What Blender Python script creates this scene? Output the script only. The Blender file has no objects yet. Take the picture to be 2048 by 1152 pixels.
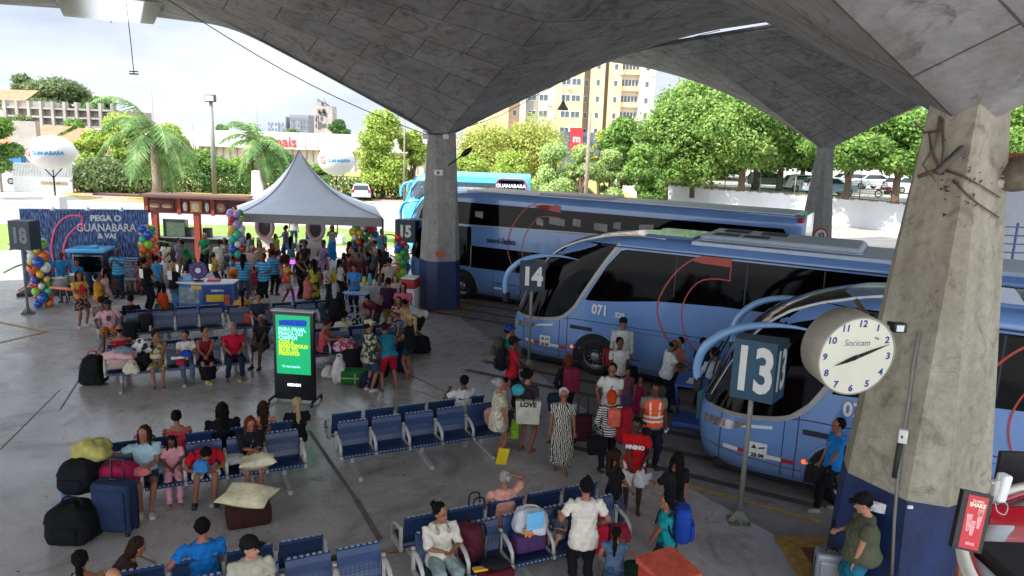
import bpy, bmesh, math, random
import numpy as np
from mathutils import Vector, Matrix, Quaternion
random.seed(7)
S = bpy.context.scene
R = math.radians
# ---------------------------------------------------------------- camera, world, sun, exposure
F_PX, TILT, ROLL, CAM_H = 1500.0, 11.5, 2.0, 6.2
_t, _r = R(TILT), R(ROLL)
FW = np.array([0, math.cos(_t), -math.sin(_t)]); RT = np.array([1., 0, 0]); UP = np.cross(RT, FW)
XI = math.cos(_r)*RT + math.sin(_r)*UP
UPI = -math.sin(_r)*RT + math.cos(_r)*UP
OC = np.array([0, 0, CAM_H])
cd = bpy.data.cameras.new('camera'); cam = bpy.data.objects.new('camera', cd); S.collection.objects.link(cam)
cam.matrix_world = Matrix(((XI[0], UPI[0], -FW[0], 0), (XI[1], UPI[1], -FW[1], 0), (XI[2], UPI[2], -FW[2], CAM_H), (0, 0, 0, 1)))
cd.sensor_width = 36; cd.lens = 36*F_PX/2048; cd.clip_end = 2000; cd.clip_start = .1
S.camera = cam
SUN_DIR = Vector((.56, .36, -.75)).normalized()
w = bpy.data.worlds.new('World'); S.world = w; w.use_nodes = True
nt = w.node_tree; nd = nt.nodes; lk = nt.links
bg = nd['Background']; sky = nd.new('ShaderNodeTexSky'); sky.sky_type = 'NISHITA'; sky.sun_disc = False
sky.sun_elevation = math.asin(-SUN_DIR.z); sky.sun_rotation = math.atan2(-SUN_DIR.x, -SUN_DIR.y)
sky.air_density = 1.0; sky.dust_density = 2.0
tc = nd.new('ShaderNodeTexCoord'); mp = nd.new('ShaderNodeMapping'); mp.inputs['Scale'].default_value = (1.2, 1.2, 4.0)
nz = nd.new('ShaderNodeTexNoise'); nz.inputs['Scale'].default_value = 2.2; nz.inputs['Detail'].default_value = 7; nz.inputs['Roughness'].default_value = .58
cr = nd.new('ShaderNodeValToRGB'); cr.color_ramp.elements[0].position = .36; cr.color_ramp.elements[1].position = .68
cr.color_ramp.elements[0].color = (2.75, 3.15, 3.85, 1); cr.color_ramp.elements[1].color = (4.5, 4.75, 5.2, 1)
nz2 = nd.new('ShaderNodeTexNoise'); nz2.inputs['Scale'].default_value = 1.3; nz2.inputs['Detail'].default_value = 3
cr2 = nd.new('ShaderNodeValToRGB'); cr2.color_ramp.elements[0].position = .3; cr2.color_ramp.elements[1].position = .5
cr2.color_ramp.elements[0].color = (.8, .8, .8, 1); cr2.color_ramp.elements[1].color = (1, 1, 1, 1)
mx = nd.new('ShaderNodeMix'); mx.data_type = 'RGBA'
lk.new(tc.outputs['Generated'], mp.inputs['Vector']); lk.new(mp.outputs[0], nz.inputs['Vector']); lk.new(mp.outputs[0], nz2.inputs['Vector'])
lk.new(nz.outputs[0], cr.inputs[0]); lk.new(nz2.outputs[0], cr2.inputs[0]); lk.new(cr2.outputs[0], mx.inputs[0])
lk.new(sky.outputs[0], mx.inputs[6]); lk.new(cr.outputs[0], mx.inputs[7])
# an overcast sky is about three times brighter overhead than low over the town; the boost behind the camera is added to light the hall
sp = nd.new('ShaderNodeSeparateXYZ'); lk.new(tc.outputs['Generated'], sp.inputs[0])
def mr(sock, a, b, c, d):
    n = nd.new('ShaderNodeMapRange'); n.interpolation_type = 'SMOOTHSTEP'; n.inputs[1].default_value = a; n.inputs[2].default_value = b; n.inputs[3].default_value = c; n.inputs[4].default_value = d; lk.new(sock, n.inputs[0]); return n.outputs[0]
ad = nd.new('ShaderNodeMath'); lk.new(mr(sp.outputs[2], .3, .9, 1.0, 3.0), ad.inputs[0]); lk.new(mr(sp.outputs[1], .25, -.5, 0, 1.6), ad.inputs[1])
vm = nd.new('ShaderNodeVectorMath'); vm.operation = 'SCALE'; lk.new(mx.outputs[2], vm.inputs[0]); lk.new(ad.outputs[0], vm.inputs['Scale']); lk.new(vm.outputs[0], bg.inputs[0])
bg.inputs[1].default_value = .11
sl = bpy.data.lights.new('sun', 'SUN'); sl.energy = 4.2; sl.angle = R(.8); sl.color = (1, .95, .86)
so = bpy.data.objects.new('sun', sl); S.collection.objects.link(so); so.rotation_euler = SUN_DIR.to_track_quat('-Z', 'Y').to_euler()
S.view_settings.view_transform = 'Standard'; S.view_settings.look = 'None'; S.view_settings.exposure = 1.15; S.view_settings.gamma = 1
S.cycles.max_bounces = 8; S.cycles.diffuse_bounces = 5; S.cycles.glossy_bounces = 3; S.cycles.transparent_max_bounces = 6
S.cycles.sample_clamp_indirect = 6; S.cycles.use_denoising = True

def ray(px, py): return FW*F_PX + XI*(px-1024) - UPI*(py-576)
def G(px, py, z=0.):
    d = ray(px, py); return Vector(OC + d*((z-CAM_H)/d[2]))
def PY(px, py, Y):
    d = ray(px, py); return Vector(OC + d*(Y/d[1]))
def proj(p):
    v = np.array(p)-OC; k = v@FW; return 1024+F_PX*(v@XI)/k, 576-F_PX*(v@UPI)/k

# ---------------------------------------------------------------- materials
def streaks(m, amt=.45, sc=(7, 7, .35)):
    # rain streaks and runs: a stretched noise multiplied into the colour
    t = m.node_tree; b = t.nodes['Principled BSDF']; s_ = b.inputs['Base Color'].links[0].from_socket
    tx = N(t, 'ShaderNodeTexCoord'); mp_ = t.nodes.new('ShaderNodeMapping'); mp_.inputs['Scale'].default_value = sc; n = N(t, 'ShaderNodeTexNoise', Scale=1., Detail=5., Roughness=.6)
    r = N(t, 'ShaderNodeValToRGB'); e = r.color_ramp.elements; e[0].position = .38; e[1].position = .62; k = 1-amt; e[0].color = (k, k*.97, k*.93, 1); e[1].color = (1.06, 1.06, 1.05, 1)
    mx = t.nodes.new('ShaderNodeMix'); mx.data_type = 'RGBA'; mx.blend_type = 'MULTIPLY'; mx.inputs[0].default_value = 1
    t.links.new(tx.outputs['Object'], mp_.inputs[0]); t.links.new(mp_.outputs[0], n.inputs['Vector']); t.links.new(n.outputs[0], r.inputs[0]); t.links.new(s_, mx.inputs[6]); t.links.new(r.outputs[0], mx.inputs[7]); t.links.new(mx.outputs[2], b.inputs['Base Color']); return m
def hexc(h):
    h = h.lstrip('#'); c = [int(h[i:i+2], 16)/255 for i in (0, 2, 4)]
    return tuple((x/12.92 if x <= .04045 else ((x+.055)/1.055)**2.4) for x in c)
MATS = {}
def col(c): return hexc(c) if isinstance(c, str) else tuple(c)
def N(nt, t, **k):
    n = nt.nodes.new(t)
    for a, b in k.items():
        if a.startswith('_'): setattr(n, a[1:], b)
        else: n.inputs[a.replace('_', ' ')].default_value = b
    return n
def mat(name, c=(.5, .5, .5), rough=.6, metal=0., var=.12, scale=6., bump=0., bscale=40., spec=.5, emit=0., coat=0.):
    key = name
    if key in MATS: return MATS[key]
    c = col(c)
    m = bpy.data.materials.new(name); m.use_nodes = True; t = m.node_tree; b = t.nodes['Principled BSDF']
    b.inputs['Roughness'].default_value = rough; b.inputs['Metallic'].default_value = metal
    b.inputs['Specular IOR Level'].default_value = spec; b.inputs['Coat Weight'].default_value = coat
    b.inputs['Base Color'].default_value = (*c, 1)
    if var > 0:
        tx = N(t, 'ShaderNodeTexCoord'); n = N(t, 'ShaderNodeTexNoise', Scale=scale, Detail=5., Roughness=.6)
        r = N(t, 'ShaderNodeValToRGB'); r.color_ramp.elements[0].position = .3; r.color_ramp.elements[1].position = .7
        r.color_ramp.elements[0].color = (*[x*(1-var) for x in c], 1); r.color_ramp.elements[1].color = (*[min(1, x*(1+var)) for x in c], 1)
        t.links.new(tx.outputs['Object'], n.inputs['Vector']); t.links.new(n.outputs[0], r.inputs[0]); t.links.new(r.outputs[0], b.inputs['Base Color'])
    if bump > 0:
        tx = N(t, 'ShaderNodeTexCoord'); n = N(t, 'ShaderNodeTexNoise', Scale=bscale, Detail=4.)
        bp = N(t, 'ShaderNodeBump', Strength=bump, Distance=.02)
        t.links.new(tx.outputs['Object'], n.inputs['Vector']); t.links.new(n.outputs[0], bp.inputs['Height']); t.links.new(bp.outputs[0], b.inputs['Normal'])
    if emit > 0:
        b.inputs['Emission Color'].default_value = (*c, 1); b.inputs['Emission Strength'].default_value = emit
    MATS[key] = m; return m
def cloth(c, c2=None, pat=None, scale=14.):
    key = 'cloth_%s_%s_%s_%s' % (c, c2, pat, scale)
    if key in MATS: return MATS[key]
    m = mat(key, c, rough=.88, var=.2, scale=6, bump=.9, bscale=15, spec=.2)
    if pat:
        t = m.node_tree; b = t.nodes['Principled BSDF']
        old = b.inputs['Base Color'].links[0].from_socket
        tx = N(t, 'ShaderNodeTexCoord'); mxn = t.nodes.new('ShaderNodeMix'); mxn.data_type = 'RGBA'
        if pat == 'stripe':
            wv = N(t, 'ShaderNodeTexWave', _bands_direction='Z', Scale=scale); wv.inputs['Distortion'].default_value = .3
        elif pat == 'print':
            wv = N(t, 'ShaderNodeTexNoise', Scale=scale, Detail=2.)
        elif pat == 'zebra':
            wv = N(t, 'ShaderNodeTexWave', _bands_direction='X', Scale=scale, Distortion=9.)
        elif pat == 'check':
            wv = N(t, 'ShaderNodeTexVoronoi', Scale=scale)
        r = N(t, 'ShaderNodeValToRGB'); r.color_ramp.elements[0].position = .47; r.color_ramp.elements[1].position = .54
        t.links.new(tx.outputs['Object'], wv.inputs['Vector']); t.links.new(wv.outputs[0], r.inputs[0]); t.links.new(r.outputs[0], mxn.inputs[0])
        t.links.new(old, mxn.inputs[6]); mxn.inputs[7].default_value = (*col(c2), 1); t.links.new(mxn.outputs[2], b.inputs['Base Color'])
    return m

# ---------------------------------------------------------------- mesh builder
class MB:
    def __init__(s): s.v = []; s.f = []; s.m = []; s.s = []
    def add(s, vs, fs, mi=0, sm=False, M=None):
        b = len(s.v)
        if M is not None: vs = [M @ Vector(v) for v in vs]
        s.v += [tuple(v) for v in vs]; s.f += [tuple(b+i for i in f) for f in fs]; s.m += [mi]*len(fs); s.s += [sm]*len(fs); return s
    def box(s, x0, x1, y0, y1, z0, z1, mi=0, M=None):
        return s.add([(x0, y0, z0), (x1, y0, z0), (x1, y1, z0), (x0, y1, z0), (x0, y0, z1), (x1, y0, z1), (x1, y1, z1), (x0, y1, z1)],
                     [(0, 3, 2, 1), (4, 5, 6, 7), (0, 1, 5, 4), (1, 2, 6, 5), (2, 3, 7, 6), (3, 0, 4, 7)], mi, False, M)
    def rbox(s, x0, x1, y0, y1, z0, z1, r=.03, mi=0, M=None, n=3):
        # box with rounded vertical edges and softened top/bottom
        ring = []
        for cx, cy, a0 in ((x1-r, y1-r, 0), (x0+r, y1-r, 90), (x0+r, y0+r, 180), (x1-r, y0+r, 270)):
            for k in range(n+1):
                a = R(a0+90*k/n); ring.append((cx, cy, math.cos(a), math.sin(a)))
        lv = [(z0, -r*.7), (z0+r*.3, -r*.15), (z0+r, 0), (z1-r, 0), (z1-r*.3, -r*.15), (z1, -r*.7)]
        rings = [[(cx+(r+o)*ca, cy+(r+o)*sa, z) for cx, cy, ca, sa in ring] for z, o in lv]
        return s.loft(rings, mi, True, True, True, M)
    def loft(s, rings, mi=0, sm=True, c0=True, c1=True, M=None, closed=True):
        n = len(rings[0]); vs = [p for r in rings for p in r]; fs = []
        for i in range(len(rings)-1):
            for j in range(n if closed else n-1):
                k = (j+1) % n; fs.append((i*n+j, i*n+k, (i+1)*n+k, (i+1)*n+j))
        b = len(s.f); s.add(vs, fs, mi, sm, M)
        o = len(s.v)-len(vs)
        if c0: s.f.append(tuple(o+j for j in reversed(range(n)))); s.m.append(mi); s.s.append(False)
        if c1: s.f.append(tuple(o+(len(rings)-1)*n+j for j in range(n))); s.m.append(mi); s.s.append(False)
        return s
    def tube(s, pts, rad, mi=0, n=8, M=None, flat=1., cap=True, upv=(0, 0, 1)):
        pts = [Vector(p) for p in pts]; rad = rad if isinstance(rad, (list, tuple)) else [rad]*len(pts)
        rings = []; pu = None
        for i, p in enumerate(pts):
            d = (pts[min(i+1, len(pts)-1)]-pts[max(i-1, 0)])
            d = d.normalized() if d.length > 1e-9 else Vector((0, 0, 1))
            if pu is None:
                pu = Vector(upv)
                if abs(d.dot(pu)) > .95: pu = Vector((0, 1, 0))
            a = d.cross(pu).normalized(); u = a.cross(d).normalized(); pu = u
            rings.append([p+(a*math.cos(2*math.pi*k/n)+u*math.sin(2*math.pi*k/n)*flat)*rad[i] for k in range(n)])
        return s.loft(rings, mi, True, cap, cap, M)
    def cyl(s, p, q, r, mi=0, n=12, r2=None, M=None): return s.tube([p, q], [r, r if r2 is None else r2], mi, n, M)
    def ell(s, c, r, mi=0, nu=12, nv=8, M=None, rot=None, jit=0.):
        c = Vector(c); vs = []; fs = []
        for i in range(nv+1):
            th = math.pi*i/nv
            for j in range(nu):
                ph = 2*math.pi*j/nu; k = 1+(random.uniform(-jit, jit) if jit else 0)
                q = Vector((r[0]*math.sin(th)*math.cos(ph)*k, r[1]*math.sin(th)*math.sin(ph)*k, r[2]*math.cos(th)*k))
                if rot is not None: q = rot @ q
                vs.append(c+q)
        for i in range(nv):
            for j in range(nu):
                k = (j+1) % nu; fs.append((i*nu+j, (i+1)*nu+j, (i+1)*nu+k, i*nu+k))
        return s.add(vs, fs, mi, True, M)
    def poly(s, pts, thick, mi=0, M=None, axis=(0, 1, 0)):
        # flat polygon with thickness along axis
        a = Vector(axis)*thick; n = len(pts); P = [Vector(p) for p in pts]
        return s.add(P+[p+a for p in P], [tuple(range(n)), tuple(reversed(range(n, 2*n)))]+[(i, i+n, (i+1) % n+n, (i+1) % n) for i in range(n)], mi, False, M)
    def quad(s, a, b, c, d, mi=0, M=None): return s.add([a, b, c, d], [(0, 1, 2, 3)], mi, False, M)
    def mesh(s, name, mats):
        me = bpy.data.meshes.new(name); me.from_pydata(s.v, [], s.f)
        for m in (mats if isinstance(mats, (list, tuple)) else [mats]): me.materials.append(m)
        me.polygons.foreach_set('material_index', s.m); me.polygons.foreach_set('use_smooth', s.s); me.update(); return me
    def build(s, name, mats, parent=None, loc=None, rz=0., **k):
        return obj(name, s.mesh(name, mats), parent, loc, rz, **k)
def obj(name, data, parent=None, loc=None, rz=0., label=None, cat=None, group=None, kind=None):
    o = bpy.data.objects.new(name, data); S.collection.objects.link(o)
    if parent is not None: o.parent = parent
    if loc is not None: o.location = loc
    if rz: o.rotation_euler = (0, 0, rz)
    return tag(o, label, cat, group, kind)
def tag(o, label=None, cat=None, group=None, kind=None):
    if label: o['label'] = label
    if cat: o['category'] = cat
    if group: o['group'] = group
    if kind: o['kind'] = kind
    return o
def thing(name, label, cat, loc=(0, 0, 0), rz=0., group=None): return obj(name, None, None, loc, rz, label, cat, group)
def copy_tree(o, parent=None):
    c = o.copy(); S.collection.objects.link(c)
    if parent is not None: c.parent = parent
    for ch in list(o.children): copy_tree(ch, c)
    return c
FONTS = []
def text(body, size, M, m, parent=None, name='lettering', bold=0., ext=.003, align='CENTER', sx=1.):
    cu = bpy.data.curves.new(name, 'FONT'); cu.body = body; cu.size = size; cu.extrude = ext; cu.offset = bold; cu.align_x = align; cu.align_y = 'CENTER'
    cu.resolution_u = 3; cu.space_line = .95
    cu.materials.append(m); o = bpy.data.objects.new(name, cu); S.collection.objects.link(o)
    if parent is not None: o.parent = parent
    o.matrix_local = M @ Matrix.Diagonal((sx, 1, 1, 1)); FONTS.append(o); return o
def face_m(loc, nrm, up=(0, 0, 1)):
    # matrix whose local z looks along nrm and local y along up
    z = Vector(nrm).normalized(); x = Vector(up).cross(z).normalized(); y = z.cross(x)
    return Matrix(((x.x, y.x, z.x, loc[0]), (x.y, y.y, z.y, loc[1]), (x.z, y.z, z.z, loc[2]), (0, 0, 0, 1)))
# ================================================================ SETTING: ground, roof, columns
def noisy_ground(name, c1, c2, c3, sc=.25, rough=(.55, .8), bump=.15, spec=.4):
    if name in MATS: return MATS[name]
    m = bpy.data.materials.new(name); m.use_nodes = True; t = m.node_tree; b = t.nodes['Principled BSDF']; L = t.links.new
    tx = N(t, 'ShaderNodeTexCoord'); n1 = N(t, 'ShaderNodeTexNoise', Scale=sc, Detail=8., Roughness=.65); n2 = N(t, 'ShaderNodeTexNoise', Scale=sc*9, Detail=6., Roughness=.7)
    n3 = N(t, 'ShaderNodeTexNoise', Scale=sc*2.3, Detail=7., Roughness=.75, Distortion=1.5)
    for n in (n1, n2, n3): L(tx.outputs['Object'], n.inputs['Vector'])
    r1 = N(t, 'ShaderNodeValToRGB'); e = r1.color_ramp.elements; e[0].position = .3; e[1].position = .7; e[0].color = (*col(c1), 1); e[1].color = (*col(c2), 1)
    r2 = N(t, 'ShaderNodeValToRGB'); e = r2.color_ramp.elements; e[0].position = .52; e[1].position = .66; e[0].color = (0, 0, 0, 1); e[1].color = (1, 1, 1, 1)
    L(n1.outputs[0], r1.inputs[0]); L(n3.outputs[0], r2.inputs[0])
    mx = t.nodes.new('ShaderNodeMix'); mx.data_type = 'RGBA'; L(r2.outputs[0], mx.inputs[0]); L(r1.outputs[0], mx.inputs[6]); mx.inputs[7].default_value = (*col(c3), 1)
    m2 = t.nodes.new('ShaderNodeMix'); m2.data_type = 'RGBA'; m2.blend_type = 'MULTIPLY'; m2.inputs[0].default_value = 1
    r4 = N(t, 'ShaderNodeValToRGB'); e = r4.color_ramp.elements; e[0].position = .25; e[1].position = .75; e[0].color = (.72, .72, .72, 1); e[1].color = (1.15, 1.15, 1.15, 1)
    L(n2.outputs[0], r4.inputs[0]); L(mx.outputs[2], m2.inputs[6]); L(r4.outputs[0], m2.inputs[7]); L(m2.outputs[2], b.inputs['Base Color'])
    mr = N(t, 'ShaderNodeMapRange'); mr.inputs['To Min'].default_value = rough[0]; mr.inputs['To Max'].default_value = rough[1]; mr.inputs['From Min'].default_value = .35; mr.inputs['From Max'].default_value = .65
    L(n3.outputs[0], mr.inputs[0]); L(mr.outputs[0], b.inputs['Roughness']); b.inputs['Specular IOR Level'].default_value = spec
    bp = N(t, 'ShaderNodeBump', Strength=bump, Distance=.03); L(n2.outputs[0], bp.inputs['Height']); L(bp.outputs[0], b.inputs['Normal'])
    MATS[name] = m; return m
FLOOR = noisy_ground('terminal_concrete_floor', '9d9690', 'b6b1ad', '7e756f', .2, (.2, .42), .16, .8)
BAY = noisy_ground('bus_bay_asphalt', '7a7472', '8a8482', '635c5a', .3, (.4, .65), .25, .4)
DIRT = noisy_ground('pale_sunlit_paving', '9c968c', 'aca597', '8b8378', .12, (.8, .95), .1)
ROADM = noisy_ground('grey_road', '7c7d82', '8a8a8e', '72716f', .12, (.7, .9), .1)
LAWN = noisy_ground('mown_lawn', '5c7830', '778f44', '8a9650', .5, (.9, 1), .3)
DRY = noisy_ground('dry_park_grass', '8a8440', 'a5925a', '9c7648', .16, (.9, 1), .3)
PINKP = noisy_ground('pink_path_paving', '9d7f77', 'a98b82', '94756c', .4, (.9, 1), .2)
def sheet(name, pts, z, m, kind='structure', **k):
    mb = MB(); mb.add([(p[0], p[1], z) for p in pts], [tuple(range(len(pts)))]); return mb.build(name, m, kind=kind, **k)
def gp(*pp): return [G(x, y) for x, y in pp]
sheet('ground', [(-700, -60), (700, -60), (700, 900), (-700, 900)], 0, DIRT)
sheet('terminal_floor', [(-60, -20), (30, -20), (30, 8.5), (6.2, 8.3), (3.39-.05, 12.78), (.55, 19.71), (-2.6, 27), (-4.0, 36.6), (-60, 34.6)], .004, FLOOR)
sheet('bus_bay', [(30, 8.5), (60, 8.5), (60, 52), (-4.4, 44), (-4.0, 36.6), (-2.6, 27), (.55, 19.71), (3.34, 12.78), (6.2, 8.3)], .008, BAY)
sheet('lawn_strip', gp((-400, 478), (-400, 440), (0, 448), (330, 449), (600, 452), (838, 466), (838, 494), (600, 492), (330, 494), (0, 500)), .012, LAWN, 'stuff')
sheet('side_road', [(-120, 44), (-120, 56), (-33, 56), (-19, 58), (-14, 60), (-14, 56), (-22, 49), (-33, 45)], .012, ROADM)
sheet('park_lawn', gp((170, 400), (330, 408), (560, 402), (800, 402), (1300, 402), (1300, 330), (100, 330), (110, 383)), .012, DRY, 'stuff')
sheet('park_path', gp((140, 381), (200, 398), (250, 403), (285, 403), (225, 392), (170, 380)), .02, PINKP)
sheet('verge_path', gp((735, 412), (790, 412), (850, 396), (760, 392)), .02, PINKP)
# painted lines and pads
YEL = mat('worn_yellow_paint', 'a8843e', .7, var=.35, scale=9); REDP = mat('worn_red_paint', '7d3a34', .7, var=.3, scale=8); OIL = mat('dark_joint', '6a625d', .7, var=.3)
def strip(mb, a, b, w, z):
    a = Vector(a); b = Vector(b); d = (b-a).normalized(); n = Vector((-d.y, d.x, 0))*w/2
    mb.add([(a-n).to_tuple(), (b-n).to_tuple(), (b+n).to_tuple(), (a+n).to_tuple()], [(0, 1, 2, 3)]); 
    for i in range(4): x, y, _ = mb.v[-4+i]; mb.v[-4+i] = (x, y, z)
mb = MB()
for a, b in (((1040, 730), (1200, 763)), ((1200, 763), (1420, 812)), ((1330, 960), (1645, 1046)), ((915, 597), (1062, 617)), ((960, 712), (1050, 690)), ((-60, 633), (93, 664)), ((93, 664), (-60, 700))):
    strip(mb, G(*a), G(*b), .1, .014)
strip(mb, G(640, 1115), G(850, 1098), .08, .0141)
mb.build('bay_marking', YEL, kind='structure')
mb = MB()
for a, b, w in (((618, 862), (712, 1000), .07), ((712, 1000), (760, 1080), .1), ((700, 740), (872, 795), .02), ((828, 754), (985, 830), .03), ((120, 820), (260, 600), .03), ((560, 560), (420, 760), .025), ((700, 560), (640, 620), .02), ((0, 900), (120, 780), .02), ((380, 1160), (250, 1100), .02)):
    strip(mb, G(*a), G(*b), w, .0125)
mb.build('floor_joint', OIL, kind='structure')
def pad(c, rz, s1=2.6, s2=1.9, s3=.9):
    for s, m, z, nm in ((s1, YEL, .013, 'yellow_pad'), (s2, REDP, .017, 'red_pad'), (s3, BAY, .021, 'grey_pad')):
        q = [Vector((math.cos(rz+R(45+90*k)), math.sin(rz+R(45+90*k)), 0))*s*.707*1.0+Vector(c) for k in range(4)]
        sheet(nm, [(p.x, p.y) for p in q], z, m)
# tyre marks in the bays, litter and stains on the hall floor
mb = MB(); rr = random.Random(4)
for (x, y) in ((1100, 775), (1330, 940), (960, 640)):
    for o in (0, .95, 1.9):
        a = G(x, y)+Vector((.469, .883, 0))*o*1.0; strip(mb, a-Vector((.883, -.469, 0))*2.5, a+Vector((.883, -.469, 0))*rr.uniform(2.5, 4), .2, .0131+.0002*o)
mb.build('tyre_mark', mat('tyre_mark_film', '4a4543', .6, var=.35, scale=3), kind='structure')
mb = MB()
for k in range(150):
    p = G(rr.uniform(30, 1500), rr.uniform(640, 1150)); 
    if p.x > 3.5: continue
    s_ = rr.uniform(.008, .03); a = rr.uniform(0, 6.3); mb.add([(p.x+s_*math.cos(a+t_)*rr.uniform(.6, 1.4), p.y+s_*math.sin(a+t_), .02+rr.uniform(0, .01)) for t_ in (0, 1.5, 3, 4.6)], [(0, 1, 2, 3)], 0 if rr.random() < .6 else 1)
mb.build('floor_litter', [mat('paper_scrap', 'c8c4bc', .8, var=.1), mat('dark_scrap', '2c2826', .8, var=.1)], kind='stuff')
# ---- roof: grid of column umbrellas
A0 = Vector((-2.64, 26.71, 0)); TH = R(62); U = Vector((math.sin(TH), math.cos(TH), 0)); V = Vector((math.cos(TH), -math.sin(TH), 0))
ZT = 6.15; HU, HV = 9.25, 8.75; DU, DV = 20.0, 18.9
def conc(name, c1, c2, c3, su, sv, line=.02, yellow=0):
    m = noisy_ground(name, c1, c2, c3, .55, (.75, .95), .35, .3); t = m.node_tree; b = t.nodes['Principled BSDF']; L = t.links.new
    if su:
        src = b.inputs['Base Color'].links[0].from_socket
        uv = N(t, 'ShaderNodeUVMap'); br = N(t, 'ShaderNodeTexBrick'); br.inputs['Scale'].default_value = 1; br.inputs['Mortar Size'].default_value = line
        br.inputs['Brick Width'].default_value = su; br.inputs['Row Height'].default_value = sv; br.inputs['Mortar Smooth'].default_value = .3
        br.inputs['Color1'].default_value = (1.07, 1.06, 1.05, 1); br.inputs['Color2'].default_value = (.9, .9, .91, 1); br.inputs['Mortar'].default_value = (.38, .36, .34, 1); br.inputs['Bias'].default_value = 0
        L(uv.outputs[0], br.inputs['Vector']); mx = t.nodes.new('ShaderNodeMix'); mx.data_type = 'RGBA'; mx.blend_type = 'MULTIPLY'; mx.inputs[0].default_value = 1
        L(src, mx.inputs[6]); L(br.outputs['Color'], mx.inputs[7]); L(mx.outputs[2], b.inputs['Base Color'])
    return m
SHELL = conc('board_marked_roof_concrete', '828181', '9b9a99', '6a6968', 2.4, 1.15, .018)
def fr(s): return .49*s-.0042*s*s
def leaf_z(s, t): a, b = fr(s), fr(t); return a+b-a*b/4.3
def module(ctr, label, hu=HU, hv=HV, n=24):
    root = thing('roof_canopy', label, 'roof canopy', (ctr.x, ctr.y, ZT), 0, 'concrete umbrella canopies on columns')
    for su in (1, -1):
        for sv in (1, -1):
            vs = []; uvs = []
            c0 = .42
            for i in range(n+1):
                for j in range(n+1):
                    s = hu*i/n; t = hv*j/n
                    p = U*su*(s)+V*sv*(t)
                    vs.append((p.x, p.y, leaf_z(s, t)-.2)); uvs.append((s, t))
            N0 = len(vs)
            vs += [(x, y, z+.16) for x, y, z in vs]; uvs += uvs
            fs = []; W_ = n+1
            flip = su*sv > 0
            for i in range(n):
                for j in range(n):
                    f = (i*W_+j, (i+1)*W_+j, (i+1)*W_+j+1, i*W_+j+1)
                    fs.append(f if flip else f[::-1]); g = tuple(N0+k for k in f); fs.append(g[::-1] if flip else g)
            for i in range(n):
                a, b = n*W_+i, n*W_+i+1; fs.append((a, b, b+N0, a+N0))
                a, b = i*W_+n, (i+1)*W_+n; fs.append((a, b, b+N0, a+N0))
            mb = MB(); mb.add(vs, fs, 0, True)
            me = mb.mesh('shell_leaf', [SHELL]); ul = me.uv_layers.new(name='UVMap')
            for lp in me.loops: ul.data[lp.index].uv = uvs[lp.vertex_index]
            obj('shell_leaf', me, root)
    # rim upstand round the free edge
    mb = MB(); k = 16
    for su in (1, -1):
        for ax in (0, 1):
            pts = []
            for i in range(-k, k+1):
                f = i/k
                s, t = (hu, abs(f)*hv) if ax == 0 else (abs(f)*hu, hv)
                p = (U*su*hu+V*f*hv) if ax == 0 else (U*f*hu+V*su*hv)
                pts.append((p.x, p.y, leaf_z(s, t)-.08))
            mb.tube(pts, .08, 0, 6)
    mb.build('rim_beam', SHELL, root)
    return root
COLM = noisy_ground('raw_column_concrete', '97917f', 'a8a290', '827b6b', .9, (.75, .9), .25, .3)
COLG = noisy_ground('grey_column_concrete', '8f8e8a', '9d9b96', '7f7d7a', 1.2, (.8, .95), .4, .3)
NAVY = mat('navy_column_paint', '192c58', .5, var=.22, scale=2.5, bump=.3, bscale=14)
streaks(COLM, .2, (2.6, 2.6, .3)); streaks(COLG, .14, (3, 3, .3)); streaks(NAVY, .25, (4, 4, .6)); streaks(SHELL, .16, (.8, .8, .8))
def column(ctr, label, m, s=1., rot=0., t=.43, b=.72, zt=0.):
    root = thing('concrete_column', label, 'column', (ctr.x, ctr.y, 0), R(90)-TH+rot, 'columns carrying the canopies')
    def ring(z, a, c):   # chamfered square: half width a, chamfer c
        return [(a, -a+c, z), (a, a-c, z), (a-c, a, z), (-a+c, a, z), (-a, a-c, z), (-a, -a+c, z), (-a+c, -a, z), (a-c, -a, z)]
    b, t = b*s, t*s; zb = 1.75; ZC = ZT+zt
    mb = MB(); mb.loft([ring(z, b+(t-b)*((z-zb)/(ZC-zb)), .34*s*(1-(z-zb)/(ZC-zb)*.93)) for z in (zb, 3, 4.5, ZC)], 0, False); mb.build('shaft', m, root)
    mb = MB(); mb.loft([ring(0, b*1.06, .30*s), ring(zb, b+.012, .345*s)], 0, False); mb.build('painted_base', NAVY, root)
    return root
names = {(0, 0): ('middle concrete umbrella canopy above column with wall telephone', 0), (0, 1): ('nearest dark stained canopy above the clock column', 1), (1, 0): ('far right canopy with pale outer face before the trees', 2), (-1, 0): ('canopy corner showing at the upper left beside the skylight', 3)}
for i in (-1, 0, 1):
    for j in (0, 1):
        c = A0+U*DU*i+V*DV*j
        if (i, j) == (1, 0): c = Vector((14.75, 36.6, 0))
        if (i, j) == (0, 1): c = Vector((5.68, 9.75, 0))
        lab = names.get((i, j), ('concrete canopy out to the %s, %s row from the buses' % (['far left', 'left', 'centre', 'right', 'far right'][i+2], ['first', 'second', 'third'][j]), 9))[0]
        mo = module(c, lab)
        if (i, j) == (0, 1): mo.location.z = ZT+.5
BC = Vector((5.68, 9.75, 0)); CC = Vector((14.75, 36.6, 0))
colA = column(A0, 'grey column with navy base behind the white and red cabinet', COLG, .88, zt=.12)
colB = column(BC, 'broad stained column carrying the round clock', COLM, 1.0, t=.33, b=.79, zt=.62)
colC = column(CC, 'distant column rising behind the buses with a speed limit disc', COLG, .95, t=.27, zt=.12)
for nm, ctr, z in (('B', BC, ZT+.05),): pass
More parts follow.
